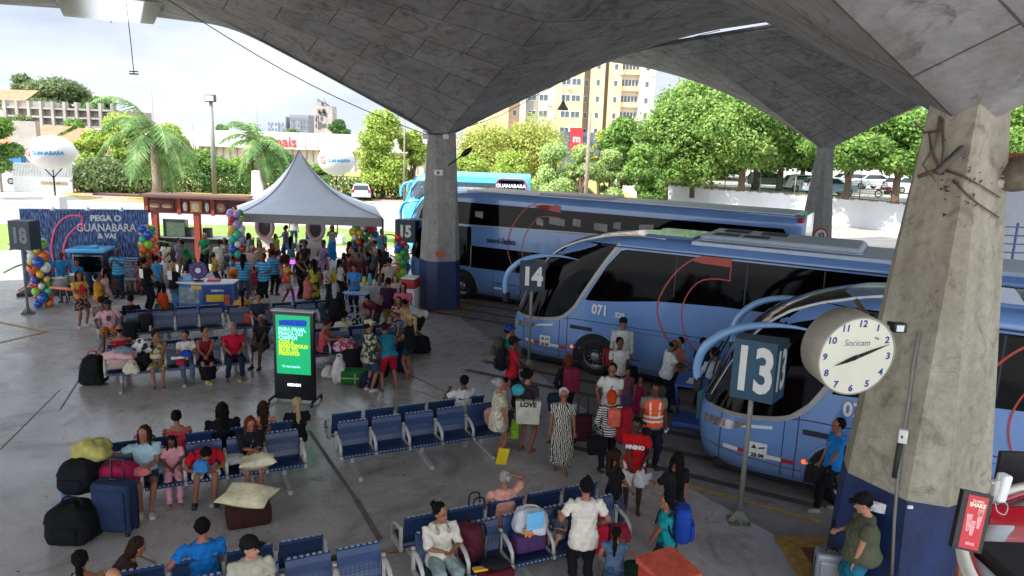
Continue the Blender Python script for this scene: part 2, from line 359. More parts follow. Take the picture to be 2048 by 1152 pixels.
for ctr, cpx in ((A0, (945, 622)), (BC, (1546, 1073))):
    d = G(*cpx)-ctr; d.z = 0; pad(ctr, math.atan2(d.y, d.x)-R(45), d.length/.707, d.length*.76/.707, d.length*.45/.707)
# skylights in the gaps between canopies
def milky():
    m = mat('milky_skylight_sheet', 'd9dcd6', .5, var=0); t = m.node_tree; tr = N(t, 'ShaderNodeBsdfTranslucent'); tr.inputs[0].default_value = (.8, .8, .78, 1); ms = t.nodes.new('ShaderNodeMixShader'); ms.inputs[0].default_value = .5; ms.inputs[0].default_value = .8
    t.links.new(t.nodes['Principled BSDF'].outputs[0], ms.inputs[1]); t.links.new(tr.outputs[0], ms.inputs[2]); t.links.new(ms.outputs[0], t.nodes['Material Output'].inputs[0]); return m
GLS = milky(); FRM = mat('cream_skylight_frame', 'b9a978', .6, var=.2)
def skylight(c, d, nrm, ln, z, label, wid=.62):
    root = thing('skylight', label, 'skylight', (c.x, c.y, z), math.atan2(d.y, d.x), 'skylights between the canopies')
    mb = MB()
    mb.box(-ln/2, ln/2, -wid, wid, .32, .33)
    mb.build('sheet_row', GLS, root)
    mb = MB(); mb.box(-ln/2, ln/2, -wid-.3, -wid-.25, 1.04, 1.1); mb.box(-ln/2, ln/2, wid+.25, wid+.3, 1.04, 1.1)
    for k in range(int(ln/1)+1): mb.box(-ln/2+k, -ln/2+k+.04, -wid-.28, wid+.28, 1.05, 1.1)
    mb.build('frame', FRM, root)
skylight(A0+U*DU/2+V*6.3, V, U, 5.2, ZT+4.45, 'bright skylight strip high between the middle and right canopies')
for n_, (c_, d_, nr_, l_) in enumerate(((A0+U*DU/2-V*2.6, V, U, 12.4), (A0-U*DU/2+V*4, V, U, 12.8), (A0+V*DV/2, U, V, 19.6), (A0+V*DV/2+U*DU, U, V, 19.6), (A0+V*DV/2-U*DU, U, V, 19.6), (A0+V*DV+U*DU/2, V, U, 16.8), (A0+V*DV-U*DU/2, V, U, 16.8))):  # covers added to stop sun leaking through the canopy gaps
    q_ = c_.copy(); g_ = tag(MB().box(-l_/2, l_/2, -2.4, 2.4, .3, .36).build('sun_block_cover', SHELL, None, (q_.x, q_.y, ZT+4.35), math.atan2(d_.y, d_.x)), 'added sun blocking cover over the gap between canopies, number %d from the buses' % (n_+1), 'sun blocker', 'added sun blockers over the canopy gaps')
skylight(A0-U*DU/2-V*5.6, V, U, 6.0, ZT+3.45, 'louvred skylight between two canopies at the upper left', 1.5)
# ================================================================ BUSES
BR = Vector((.883, -.469, 0)); BN = Vector((.469, .883, 0)); BRZ = math.atan2(-.469, .883)
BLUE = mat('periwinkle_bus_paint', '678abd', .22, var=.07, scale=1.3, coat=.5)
def grime(m):
    t = m.node_tree; b = t.nodes['Principled BSDF']; s_ = b.inputs['Base Color'].links[0].from_socket; tx = N(t, 'ShaderNodeTexCoord'); sx = N(t, 'ShaderNodeSeparateXYZ'); n = N(t, 'ShaderNodeTexNoise', Scale=5., Detail=7., Roughness=.7)
    mr_ = N(t, 'ShaderNodeMapRange'); mr_.inputs[1].default_value = .95; mr_.inputs[2].default_value = .25; mr_.inputs[3].default_value = 0; mr_.inputs[4].default_value = .9; mm_ = t.nodes.new('ShaderNodeMath'); mm_.operation = 'MULTIPLY'
    mx = t.nodes.new('ShaderNodeMix'); mx.data_type = 'RGBA'; L = t.links.new; L(tx.outputs['Object'], sx.inputs[0]); L(tx.outputs['Object'], n.inputs['Vector']); L(sx.outputs[2], mr_.inputs[0]); L(mr_.outputs[0], mm_.inputs[0]); L(n.outputs[0], mm_.inputs[1]); L(mm_.outputs[0], mx.inputs[0]); L(s_, mx.inputs[6]); mx.inputs[7].default_value = (*col('5c5a58'), 1); L(mx.outputs[2], b.inputs['Base Color']); return m
grime(BLUE)
ARMB = mat('pale_blue_mirror_paint', '7fa8d4', .25, var=.03, coat=.4)
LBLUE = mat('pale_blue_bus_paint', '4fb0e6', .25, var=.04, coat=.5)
BGLS = mat('tinted_bus_glass', '060608', .05, var=0, spec=.14)
SILV = mat('silver_trim', '9a9890', .35, var=.1, metal=.3)
WHT = mat('white_paint', 'd6d6d2', .45, var=.06); ROOFW = mat('bus_roof_white', 'b9c3d2', .4, var=.08)
BLK = mat('black_rubber', '121213', .7, var=.15); RIM = mat('steel_rim', '8e8e90', .35, metal=.7, var=.15)
REDL = mat('red_line_decal', 'a8382e', .4, var=0); CREASE = mat('panel_gap', '1c2230', .6, var=0)
AMB = mat('amber_lamp', 'd8642a', .3, var=0, emit=.6); REDLAMP = mat('red_lamp', 'b01818', .3, var=0); CHR = mat('chrome_headlamp', 'cfd3d6', .12, metal=.8, var=0)
UNDER = mat('dark_underbody', '161618', .8, var=.1)
def interp(xs, ys, x):
    return float(np.interp(x, xs, ys))
class Bus:
    def __init__(s, L, prof, zroof, W=1.3, z0=.3, zside=3.55, rearr=.25):
        s.L = L; s.pz = [p[1] for p in prof]; s.px = [p[0] for p in prof]; s.zr = zroof; s.W = W; s.z0 = z0; s.zs = zside; s.rr = rearr
    def xf(s, z): return interp(s.pz, s.px, z)
    def inset(s, z):   # how far the side leans in near the roof and the sill
        if z > s.zs: k = min(1, (z-s.zs)/(s.zr-s.zs)); return .34*(1-math.sqrt(max(0, 1-k*k)))+.05
        return .05*max(0, (z-1.3)/(s.zs-1.3)) if z > 1.3 else .06*max(0, (.7-z)/.4)
    def half(s, x, z):
        d = x-s.xf(z); w = s.W-s.inset(z)
        if d < 1.0: w -= .36*(1-max(0, d)/1.0)**2.2
        e = s.L-x
        if e < s.rr: w -= .12*(1-max(0, e)/s.rr)**2
        return w
    def nose(s, y, z):
        w = s.half(s.xf(z), z); return s.xf(z)-.22*(1-(y/w)**2)+.0
    def rings(s, zs):
        out = []
        for z in zs:
            x0 = s.xf(z); w0 = s.half(x0, z); r = []
            for k in range(9): y = -w0+2*w0*k/8; r.append((s.nose(y, z), y, z))
            xs = [x0+d for d in (.12, .3, .55, .8, 1.1)]+[x0+1.1+(s.L-.3-x0-1.1)*k/8 for k in range(1, 9)]+[s.L-.15, s.L-.04]
            r += [(x, s.half(x, z), z) for x in xs]
            hl = s.half(s.L, z)
            r += [(s.L+(.02 if z > .5 else 0), hl*(1-2*k/4), z) for k in range(5)]
            r += [(x, -s.half(x, z), z) for x in reversed(xs)]
            out.append(r)
        return out
    def body(s, root, m, zs, label=None):
        s.zsl = zs; mb = MB(); mb.loft(s.rings(zs), 0, True, True, True); return mb.build('body', m, root, label=label)
    def side(s, mb, pts, side=-1, off=.006, mi=0, dx=.35, th=0):
        # polygon given as upper / lower polylines over x, draped on the side
        up, lo = pts; xs = sorted(set([p[0] for p in up]+[p[0] for p in lo]+list(np.arange(up[0][0], up[-1][0], dx))))
        xs = [x for x in xs if up[0][0] <= x <= up[-1][0]]
        vs = []; nz_ = 7
        for x in xs:
            a = interp([p[0] for p in up], [p[1] for p in up], x); b = interp([p[0] for p in lo], [p[1] for p in lo], x)
            for k in range(nz_):
                z = b+(a-b)*k/(nz_-1); xx = max(x, s.xf(z)+.001)
                vs.append((xx, side*(s.half(xx, z)+off), z))
        fs = [(i*nz_+k, (i+1)*nz_+k, (i+1)*nz_+k+1, i*nz_+k+1) if side < 0 else (i*nz_+k+1, (i+1)*nz_+k+1, (i+1)*nz_+k, i*nz_+k) for i in range(len(xs)-1) for k in range(nz_-1)]
        mb.add(vs, fs, mi, True); return mb
    def line(s, mb, pts, w=.03, side=-1, off=.012, mi=0, z0=.33, z1=3.62):
        P = [];
        for (xa, za), (xb, zb) in zip(pts[:-1], pts[1:]):
            n = max(1, int(math.hypot(xb-xa, zb-za)/.15))
            P += [(xa+(xb-xa)*k/n, za+(zb-za)*k/n) for k in range(n)]
        P.append(pts[-1]); run = []
        for x, z in P+[(0, -9)]:
            if z0 <= z <= z1 and x > s.xf(z): run.append((x, side*(s.half(x, z)+off), z))
            else:
                if len(run) > 1:
                    vs = []
                    for i, p in enumerate(run):
                        a = Vector(run[max(0, i-1)]); b = Vector(run[min(len(run)-1, i+1)]); d = (b-a).normalized(); nn = Vector((-d.z, 0, d.x))*w/2
                        q = Vector(p); vs += [q-nn, q+nn]
                    mb.add(vs, [(2*i, 2*i+2, 2*i+3, 2*i+1) for i in range(len(run)-1)], mi, False)
                run = []
        return mb
    def shield(s, mb, za, zb, mi=0, off=.022, n=10):
        vs = []; zl = [za]+[z for z in s.zsl if za+.02 < z < zb-.02]+[zb]; n = len(zl)-1
        for i in range(n+1):
            z = zl[i]; w0 = s.half(s.xf(z), z)
            for k in range(11):
                y = -w0+2*w0*k/10; vs.append((s.nose(y, z)-off, y*(1+off/w0), z))
        fs = [(i*11+k, i*11+k+1, (i+1)*11+k+1, (i+1)*11+k) for i in range(n) for k in range(10)]
        mb.add(vs, [f[::-1] for f in fs], mi, True); return mb
def wheel(root, x, side, W, r=.52, single=True):
    # dark recess, tyre and rim as parts
    y = side*W
    g = obj('wheel', None, root, (x, y, r))
    mb = MB(); prof = [(r*.62, .02), (r*.9, .045), (r, 0), (r, -.26)]
    rings = [[(rr*math.cos(a), side*(dy), rr*math.sin(a)) for a in [2*math.pi*k/28 for k in range(28)]] for rr, dy in prof]
    mb.loft(rings, 0, True, False, False); mb.build('tyre', BLK, g)
    mb = MB(); prof = [(r*.64, .03), (r*.6, .0), (r*.5, -.05), (r*.3, -.03), (r*.24, .04), (r*.1, .05)]
    rings = [[(rr*math.cos(a), side*(dy), rr*math.sin(a)) for a in [2*math.pi*k/28 for k in range(28)]] for rr, dy in prof]
    mb.loft(rings, 0, True, False, True)
    for k in range(10):
        a = 2*math.pi*k/10; mb.cyl((r*.36*math.cos(a), side*-.03, r*.36*math.sin(a)), (r*.36*math.cos(a), side*.03, r*.36*math.sin(a)), .018, 0, 6)
    mb.build('rim', RIM, g); return g
def arch(bus, root, x, r=.68, paint=None):
    mb = MB(); pts = [(x+r*math.cos(R(180-180*k/14)), .5+r*math.sin(R(180-180*k/14))) for k in range(15)]
    up = [(x-r, .5)]+pts[1:-1]+[(x+r, .5)]; lo = [(x-r, .3), (x+r, .3)]
    up2 = [(x-r-.0, .5)]+pts[1:-1]+[(x+r, .5)]
    bus.side(mb, (up2, lo), -1, .004, 0, .08); mb.build('wheel_arch', UNDER, root)
    mb = MB(); arcp = [(x-r, .33)]+pts+[(x+r, .33)]
    mb.tube([(p[0], -(bus.half(p[0], p[1])+.0), p[1]) for p in arcp], .035, 0, 6); mb.build('arch_lip', paint or BLUE, root)
def arcs(bus, root, outer, inner, block, xs=1.0):
    mb = MB(); bus.line(mb, outer, .038, -1, .014, z1=bus.zs+.02); bus.line(mb, inner, .03, -1, .014, z1=bus.zs+.02)
    bus.side(mb, block, -1, .015); mb.build('red_arc_decal', REDL, root)
def smooth_curve(pts, n=10):
    out = []; P = [pts[0]]+pts+[pts[-1]]
    for i in range(1, len(P)-2):
        p0, p1, p2, p3 = [np.array(q, float) for q in P[i-1:i+3]]
        for k in range(n):
            t = k/n; out.append(tuple(.5*((2*p1)+(-p0+p2)*t+(2*p0-5*p1+4*p2-p3)*t*t+(-p0+3*p1-3*p2+p3)*t**3)))
    out.append(tuple(pts[-1])); return out
def mirror_arm(root, pts, rad, m=BLUE, name='mirror_arm', flat=1.):
    mb = MB(); mb.tube(smooth_curve(pts, 6), smooth_r(rad, (len(pts)-1)*6+1), 0, 10, flat=flat); return mb.build(name, m, root)
def smooth_r(rad, n): return [float(np.interp(i/(n-1)*(len(rad)-1), range(len(rad)), rad)) for i in range(n)]
COACH = [(.1, .28), (.02, .6), (0, 1.0), (.03, 1.25), (.1, 1.4), (.27, 1.8), (.5, 2.3), (.78, 2.75), (1.05, 3.05), (1.4, 3.3), (1.85, 3.5), (2.5, 3.68), (3.3, 3.8)]
def coach(t0, n0, label, number, L=14.0, first=None):
    p = BR*(t0)+BN*(n0+1.3)
    root = thing('coach_bus', label, 'bus', (p.x, p.y, 0), BRZ, 'light blue coaches parked in the bays')
    b = Bus(L, COACH, 3.8); zs = [.28, .45, .7, 1.0, 1.25, 1.4, 1.7, 2.0, 2.3, 2.6, 2.9, 3.15, 3.35, 3.5, 3.56, 3.62, 3.68, 3.73, 3.77, 3.8]
    b.body(root, BLUE, zs)
    mb = MB(); b.shield(mb, 1.36, 3.66, n=16); mb.build('windscreen', BGLS, root)
    lo = [(.0, 1.36), (.6, 1.33), (1.2, 1.38), (1.6, 1.5), (1.9, 1.78), (2.15, 2.2), (2.58, 2.9), (2.92, 3.4), (3.05, 3.56)]
    up = [(.0, 1.45), (.1, 1.5), (.3, 2.0), (.5, 2.45), (.8, 2.88), (1.1, 3.18), (1.5, 3.42), (1.9, 3.53), (3.05, 3.57)]
    for sd in (-1, 1):
        mb = MB(); b.side(mb, (up, lo), sd, .016, 0, .12); mb.build('driver_window', BGLS, root)
    st = [(.06, 1.34), (.6, 1.31), (1.2, 1.36), (1.62, 1.47), (1.94, 1.76), (2.2, 2.2), (2.63, 2.9), (2.97, 3.4), (3.12, 3.6)]
    mb = MB(); b.line(mb, smooth_curve(st, 4), .09, -1, .024); mb.build('curved_trim_strip', SILV, root)
    mb = MB(); tr = []
    for z in [1.5, 1.8, 2.1, 2.4, 2.7, 2.95, 3.15, 3.3, 3.42, 3.52, 3.6, 3.66, 3.71, 3.75]:
        x = b.xf(z); tr.append((x+.0, -(b.half(x, z)-.0), z))
    tr += [(4.2, -1.0, 3.77)]
    mb.tube(tr, [.02]*5+[.035]*10, 0, 6); mb.build('roof_edge_trim', WHT, root)
    # passenger windows
    wl = [(2.26, 2.02), (2.6, 2.03), (3.2, 2.1), (4.2, 2.24), (5.8, 2.32), (L-1.2, 2.36), (L-.7, 2.6)]
    wu = [(2.26, 2.05), (2.45, 2.4), (2.8, 3.0), (3.15, 3.42), (3.3, 3.46), (L-1.0, 3.46), (L-.7, 3.2)]
    for sd in (-1, 1):
        mb = MB(); b.side(mb, (wu, wl), sd, .006, 0, .12); gl = mb.build('passenger_window_band', BGLS, root)
    for x in (4.6, 6.3, 8.0, 9.7, 11.4): mb = MB(); b.line(mb, [(x, 2.42), (x, 3.44)], .03, -1, .009); mb.build('window_divider', mat('dark_seal', '26262a', .5, var=0), gl)
    # panel lines, door handle, lamps
    mb = MB()
    b.line(mb, [(.35, 1.28), (1.9, 1.47), (L-.3, 1.5)], .018, -1, .009); b.line(mb, [(2.6, 3.52), (L-.2, 3.52)], .03, -1, .03)
    for x in (.42, 1.55, 1.78): b.line(mb, [(x, .33), (x, 1.3+.12*x)], .015, -1, .009)
    for x in (3.45, 5.0, 6.5, 8.0, 9.5): b.line(mb, [(x, .33), (x, 1.5)], .015, -1, .009)
    for x in (3.45, 5.0, 6.5, 8.0, 9.5): b.line(mb, [(x+.12, .62), (x+.4, .62)], .03, -1, .01); b.line(mb, [(x+.12, 1.36), (x+1.3, 1.36)], .01, -1, .009)
    b.line(mb, [(.06, .62), (1.55, .5), (1.9, .5)], .012, -1, .009); b.line(mb, [(3.3, .42), (9.5, .42)], .012, -1, .009)
    mb.build('panel_gap_line', CREASE, root)
    mb = MB(); b.side(mb, ([(1.86, 1.3), (2.5, 1.3)], [(1.86, 1.2), (2.5, 1.2)]), -1, .012); mb.build('vent_grille', CREASE, root)
    mb = MB(); b.side(mb, ([(.78, 1.16), (1.35, 1.24)], [(.78, 1.1), (1.35, 1.18)]), -1, .012); mb.build('white_badge', WHT, root)
    mb = MB(); b.side(mb, ([(.06, 1.14), (.5, 1.17), (.95, 1.2)], [(.06, .98), (.6, 1.0), (.95, 1.19)]), -1, .014, 0, .08); mb.build('headlight', CHR, root)
    mb = MB(); b.side(mb, ([(.45, 1.15), (.92, 1.19)], [(.45, 1.02), (.92, 1.18)]), -1, .02); mb.build('indicator_lamp', mat('amber_lens', 'a8673a', .3, var=0), root)
    mb = MB(); mb.ell((1.95, -b.half(1.95, .7)-.01, .7), (.06, .02, .05), 0); mb.build('side_marker_lamp', AMB, root)
    for xa, xb, z_, m_ in ((.5, .78, .7, WHT), (.78, .98, .7, 0), (1.3, 1.55, .68, WHT), (1.55, 1.78, .67, 0)):
        mb = MB(); b.side(mb, ([(xa, z_), (xb, z_)], [(xa, z_-.08), (xb, z_-.08)]), -1, .012); mb.build('reflective_tape', m_ or mat('red_tape', 'a8242c', .5, var=0), root)
    mb = MB(); b.side(mb, ([(.98, .88), (1.3, .88)], [(.98, .58), (1.3, .58)]), -1, .016); pl = mb.build('inspection_sticker', WHT, root)
    DK = mat('black_ink', '0b0b0c', .6, var=0)
    fy = -b.half(1.14, .7)-.018
    text('23 09', .1, face_m((1.14, fy, .63), (0, -1, 0)), DK, root, 'sticker_number', .004)
    mb = MB(); mb.poly([(1.02, fy, .76), (1.12, fy, .76), (1.07, fy, .84)], -.003); mb.poly([(1.15, fy, .76), (1.26, fy, .79), (1.26, fy, .82), (1.15, fy, .79)], -.003); mb.build('sticker_mark', DK, root)
    arch(b, root, 2.62); arch(b, root, 10.2, .66)
    for x in (2.62, 10.2, 11.5):
        for sd in (-1, 1): wheel(root, x, sd, 1.27)
    # number
    text(number[0], .36, face_m((2.68, -1.3-.02, 1.8), (0, -1, 0)), WHT, root, 'fleet_number', .012, sx=.82)
    text(number[1], .19, face_m((3.24, -1.3-.02, 1.74), (0, -1, 0)), WHT, root, 'fleet_number', .006, sx=.9)
    text('G Marcopolo', .15, face_m((3.7, -1.27, 2.42), (0, -1, .03)), SILV, root, 'maker_lettering', .001)
    oc = [(5.9, 3.46), (5.55, 3.5), (5.15, 3.46), (4.8, 3.24), (4.5, 2.88), (4.28, 2.45), (4.2, 2.1), (4.28, 1.75), (4.48, 1.38), (4.78, 1.06), (5.15, .78), (5.6, .56), (6.1, .44)]
    ic = [(5.95, 2.98), (5.55, 2.98), (5.22, 2.88), (4.98, 2.6), (4.84, 2.2), (4.86, 1.8), (5.04, 1.38), (5.4, 1.02), (5.95, .82)]
    arcs(b, root, smooth_curve(oc), smooth_curve(ic), ([(5.0, 3.4), (5.3, 3.5), (5.92, 3.52)], [(5.0, 3.36), (5.25, 3.32), (5.92, 3.3)]))
    mb = MB(); b.line(mb, [(5.92, 3.4), (5.92, 2.98)], .03, -1, .015); mb.build('red_arc_decal', REDL, root)
    # air conditioner on the roof
    mb = MB(); mb.rbox(5.0, 8.7, -.95, .95, 3.72, 3.98, .16); ac = mb.build('roof_air_conditioner', ROOFW, root)
    mb = MB(); mb.box(5.3, 5.9, -.75, -.25, 3.975, 3.99); mb.box(6.0, 6.6, -.75, -.25, 3.975, 3.99); mb.box(5.4, 6.0, .1, .6, 3.975, 4.02); mb.box(6.3, 6.9, .1, .6, 3.975, 4.02); mb.build('fan_grille', CREASE, ac)
    mb = MB(); mb.rbox(3.6, 4.9, -.9, .9, 3.7, 3.86, .1); mb.build('roof_hatch', BLUE, root)
    mb = MB(); mb.loft([[(x, y*(1.14-.0), z) for x, y in ((4.9, -1), (L-.3, -1), (L-.3, 1), (4.9, 1))] for z in (3.7, 3.815)], 0, False); mb.build('roof_skin', ROOFW, root)
    # horn shaped mirror arms
    for sd in (-1, 1):
        mirror_arm(root, [(2.0, sd*1.27, 3.06), (1.45, sd*1.33, 3.11), (.9, sd*1.42, 3.06), (.42, sd*1.5, 2.88), (.08, sd*1.52, 2.56), (-.04, sd*1.5, 2.2), (-.02, sd*1.48, 1.92)], [.01, .045, .08, .1, .11, .105, .09], ARMB, flat=.75)
        mb = MB(); mb.rbox(-.08, .06, sd*1.48-.09, sd*1.48+.09, 1.7, 1.98, .04); mb.build('mirror_head', BLK, root)
    for P_ in ([(-.2, -.5, 1.4), (-.08, -.42, 1.9), (.14, -.3, 2.4)], [(-.2, .6, 1.4), (-.08, .5, 1.9), (.14, .4, 2.4)]): MB().tube(P_, .018, 0, 5).build('wiper', BLK, root)
    mb = MB(); mb.rbox(.3, L-.2, -1.15, 1.15, .12, .34, .1); mb.build('underbody', UNDER, root)
    return root
coach(-9.6, 17.96, 'light blue coach numbered 071 with dark windows, standing behind sign 14', ('071', '529'))
coach(-3.12, 13.5, 'nearest light blue coach, its nose beside sign 13 and partly behind the clock column', ('071', '530'))
# double-decker
DD = [(.1, .28), (.0, .7), (0, 1.2), (.08, 1.6), (.22, 2.2), (.3, 2.6), (.42, 3.1), (.7, 3.5), (1.1, 3.8), (1.7, 4.0), (2.4, 4.1)]
def double_decker():
    t0, n0, L = -17.5, 23.87, 14.6; p = BR*t0+BN*(n0+1.3)
    root = thing('double_decker_bus', 'tall blue double-decker coach with two window bands, passing behind the middle column', 'bus', (p.x, p.y, 0), BRZ)
    b = Bus(L, DD, 4.12, zside=3.85)
    zs = [.28, .5, .8, 1.2, 1.6, 2.0, 2.4, 2.8, 3.2, 3.5, 3.7, 3.85, 3.91, 3.97, 4.03, 4.08, 4.12]
    b.body(root, BLUE, zs)
    mb = MB(); b.shield(mb, 1.4, 3.95, n=14); mb.build('windscreen', BGLS, root)
    mb = MB(); b.side(mb, ([(.1, 3.2), (.6, 3.7), (L-.55, 3.7), (L-.4, 3.5)], [(.1, 2.9), (.6, 2.86), (L-.9, 2.98), (L-.4, 3.05)]), -1, .006); up = mb.build('upper_window_band', BGLS, root)
    mb = MB(); b.side(mb, ([(.1, 2.1), (.8, 2.75), (2.9, 2.8), (3.0, 2.78), (3.02, 2.1), (6.8, 2.1), (7.3, 2.0)], [(.1, 1.42), (.8, 1.3), (2.9, 1.28), (3.0, 1.28), (3.02, 1.28), (6.8, 1.3), (7.3, 1.5)]), -1, .006, 0, .1); mb.build('lower_window_band', BGLS, root)
    mb = MB(); b.line(mb, [(2.95, 2.86), (7, 2.96), (L-1, 3.02)], .05, -1, .012); mb.build('chrome_trim', SILV, root)
    mb = MB(); b.line(mb, [(2.3, 2.0), (2.3, 1.32), (2.4, 1.28), (2.95, 1.28), (3.02, 1.32), (3.02, 2.1)], .04, -1, .012); mb.build('door_window_frame', SILV, root)
    # pale patches painted on the glass: light through the upper deck, seats, curtains
    rr = random.Random(3)
    for x in (3.15, 5.7, 6.2, 7.1, 7.9, 8.6, 9.5, 10.3, 11.2, 12.0, 12.9):
        w = rr.uniform(.25, .6); z = rr.uniform(3.12, 3.25); mb = MB(); b.side(mb, ([(x, z+rr.uniform(.16, .26)), (x+w, z+rr.uniform(.16, .26))], [(x+rr.uniform(0, .1), z), (x+w, z-.04)]), -1, .01); mb.build('deck_light_patch', mat('pale_deck_light', '8f8b88', .8, var=.3, scale=3), up)
    mb = MB(); b.line(mb, [(.2, 3.8), (L-.3, 3.8)], .02, -1, .02)
    for x in (4.0, 5.3, 6.8, 8.3, 10): b.line(mb, [(x, .33), (x, 1.25)], .015, -1, .009)
    b.line(mb, [(4.05, .8), (5.25, .8)], .03, -1, .01)
    mb.build('panel_gap_line', CREASE, root)
    mb = MB(); b.side(mb, ([(4.05, .65), (4.4, .65)], [(4.05, .58), (4.4, .58)]), -1, .012); mb.build('white_badge', WHT, root)
    mb = MB(); mb.ell((5.5, -1.3, .68), (.07, .02, .07), 0); mb.build('side_marker_lamp', AMB, root)
    arch(b, root, 2.65, .7); arch(b, root, 10.6, .68)
    for x in (2.65, 10.6, 11.9):
        for sd in (-1, 1): wheel(root, x, sd, 1.27)
    oc = [(6.6, 3.82), (5.95, 3.9), (5.35, 3.72), (4.95, 3.3), (4.65, 2.75), (4.58, 2.3), (4.65, 1.85), (4.95, 1.3), (5.4, .9), (6.0, .6)]
    ic = [(6.62, 3.42), (6.1, 3.44), (5.7, 3.3), (5.35, 2.85), (5.18, 2.35), (5.2, 2.0), (5.4, 1.55), (5.8, 1.2)]
    arcs(b, root, smooth_curve(oc), smooth_curve(ic), ([(5.6, 3.78), (5.95, 3.84), (6.62, 3.84)], [(5.6, 3.72), (5.95, 3.68), (6.62, 3.6)]))
    text('semi-leito', .3, face_m((4.3, -1.33, 2.38), (0, -1, 0)), mat('black_ink', '0b0b0c', .6, var=0), root, 'class_lettering', .006)
    mb = MB(); mb.rbox(5.5, 8.2, -.8, .8, 4.02, 4.2, .1); mb.build('roof_air_conditioner', ROOFW, root)
    mb = MB(); mb.box(2.6, L-.3, -.98, .98, 4.0, 4.135); mb.build('roof_skin', ROOFW, root)
    mb = MB(); mb.ell((L-.1, -1.12, 3.98), (.12, .14, .09), 0); mb.build('rear_lamp', REDLAMP, root)
    mb = MB(); mb.rbox(.3, L-.2, -1.15, 1.15, .12, .34, .1); mb.build('underbody', UNDER, root)
    for sd in (-1, 1): mirror_arm(root, [(.95, sd*1.2, 2.9), (.3, sd*1.35, 2.85), (-.05, sd*1.38, 2.6), (-.1, sd*1.38, 2.2), (-.05, sd*1.38, 1.7)], [.03, .07, .08, .09, .07], BLUE)
    return root
double_decker()
# bright blue coaches out in the sun beyond
def far_coach(p, rz, label, L=12.5, front=1):
    root = thing('coach_bus', label, 'bus', p, rz, 'bright blue coaches in the sunlit yard')
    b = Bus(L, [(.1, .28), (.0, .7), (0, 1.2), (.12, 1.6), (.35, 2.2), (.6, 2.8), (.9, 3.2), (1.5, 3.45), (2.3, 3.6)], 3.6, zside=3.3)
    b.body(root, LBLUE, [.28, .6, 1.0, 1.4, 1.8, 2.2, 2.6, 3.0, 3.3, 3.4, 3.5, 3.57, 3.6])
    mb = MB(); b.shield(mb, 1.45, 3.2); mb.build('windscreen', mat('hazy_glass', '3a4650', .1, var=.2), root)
    for sd in (-1, 1):
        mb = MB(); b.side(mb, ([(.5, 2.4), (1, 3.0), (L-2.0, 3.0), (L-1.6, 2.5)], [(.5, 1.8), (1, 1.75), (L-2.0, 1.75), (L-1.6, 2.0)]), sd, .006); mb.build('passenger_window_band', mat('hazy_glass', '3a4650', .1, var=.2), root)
    for x in (2.4, L-3.4):
        for sd in (-1, 1): wheel(root, x, sd, 1.27)
        arch(b, root, x, .66, LBLUE)
    if front:
        mb = MB(); b.side(mb, ([(L-2.25, 2.9), (L-2.05, 3.22), (L-.45, 3.22), (L-.3, 2.9)], [(L-2.25, 2.6), (L-1.9, 2.15), (L-.7, 2.15), (L-.3, 2.6)]), -1, .01, 0, .1); mb.build('rear_side_window', BGLS, root)
        mb = MB(); mb.tube([(x, -1.3, z) for x, z in smooth_curve([(L-2.3, 2.75), (L-2.1, 3.26), (L-1.25, 3.3), (L-.45, 3.26), (L-.25, 2.75), (L-.6, 2.12), (L-1.25, 2.06), (L-1.9, 2.12), (L-2.3, 2.75)])], .04, 0, 6); mb.build('red_window_frame', REDL, root)
        text('GUANABARA', .33, face_m((L-1.28, -1.34, 2.85), (0, -1, 0)), WHT, root, 'rear_lettering', .012)
    for sd in (-1, 1): mirror_arm(root, [(.9, sd*1.2, 2.9), (.2, sd*1.35, 2.8), (-.1, sd*1.35, 2.4), (-.1, sd*1.3, 1.9)], [.04, .07, .09, .07], LBLUE)
    return root
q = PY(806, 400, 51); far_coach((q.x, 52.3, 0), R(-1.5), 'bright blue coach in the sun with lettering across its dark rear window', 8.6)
q = PY(806, 400, 37); far_coach((q.x+.6, 38.2, 0), math.atan2(-.469, .883), 'bright blue coach nose with white mirror showing left of the middle column', 8, 0)
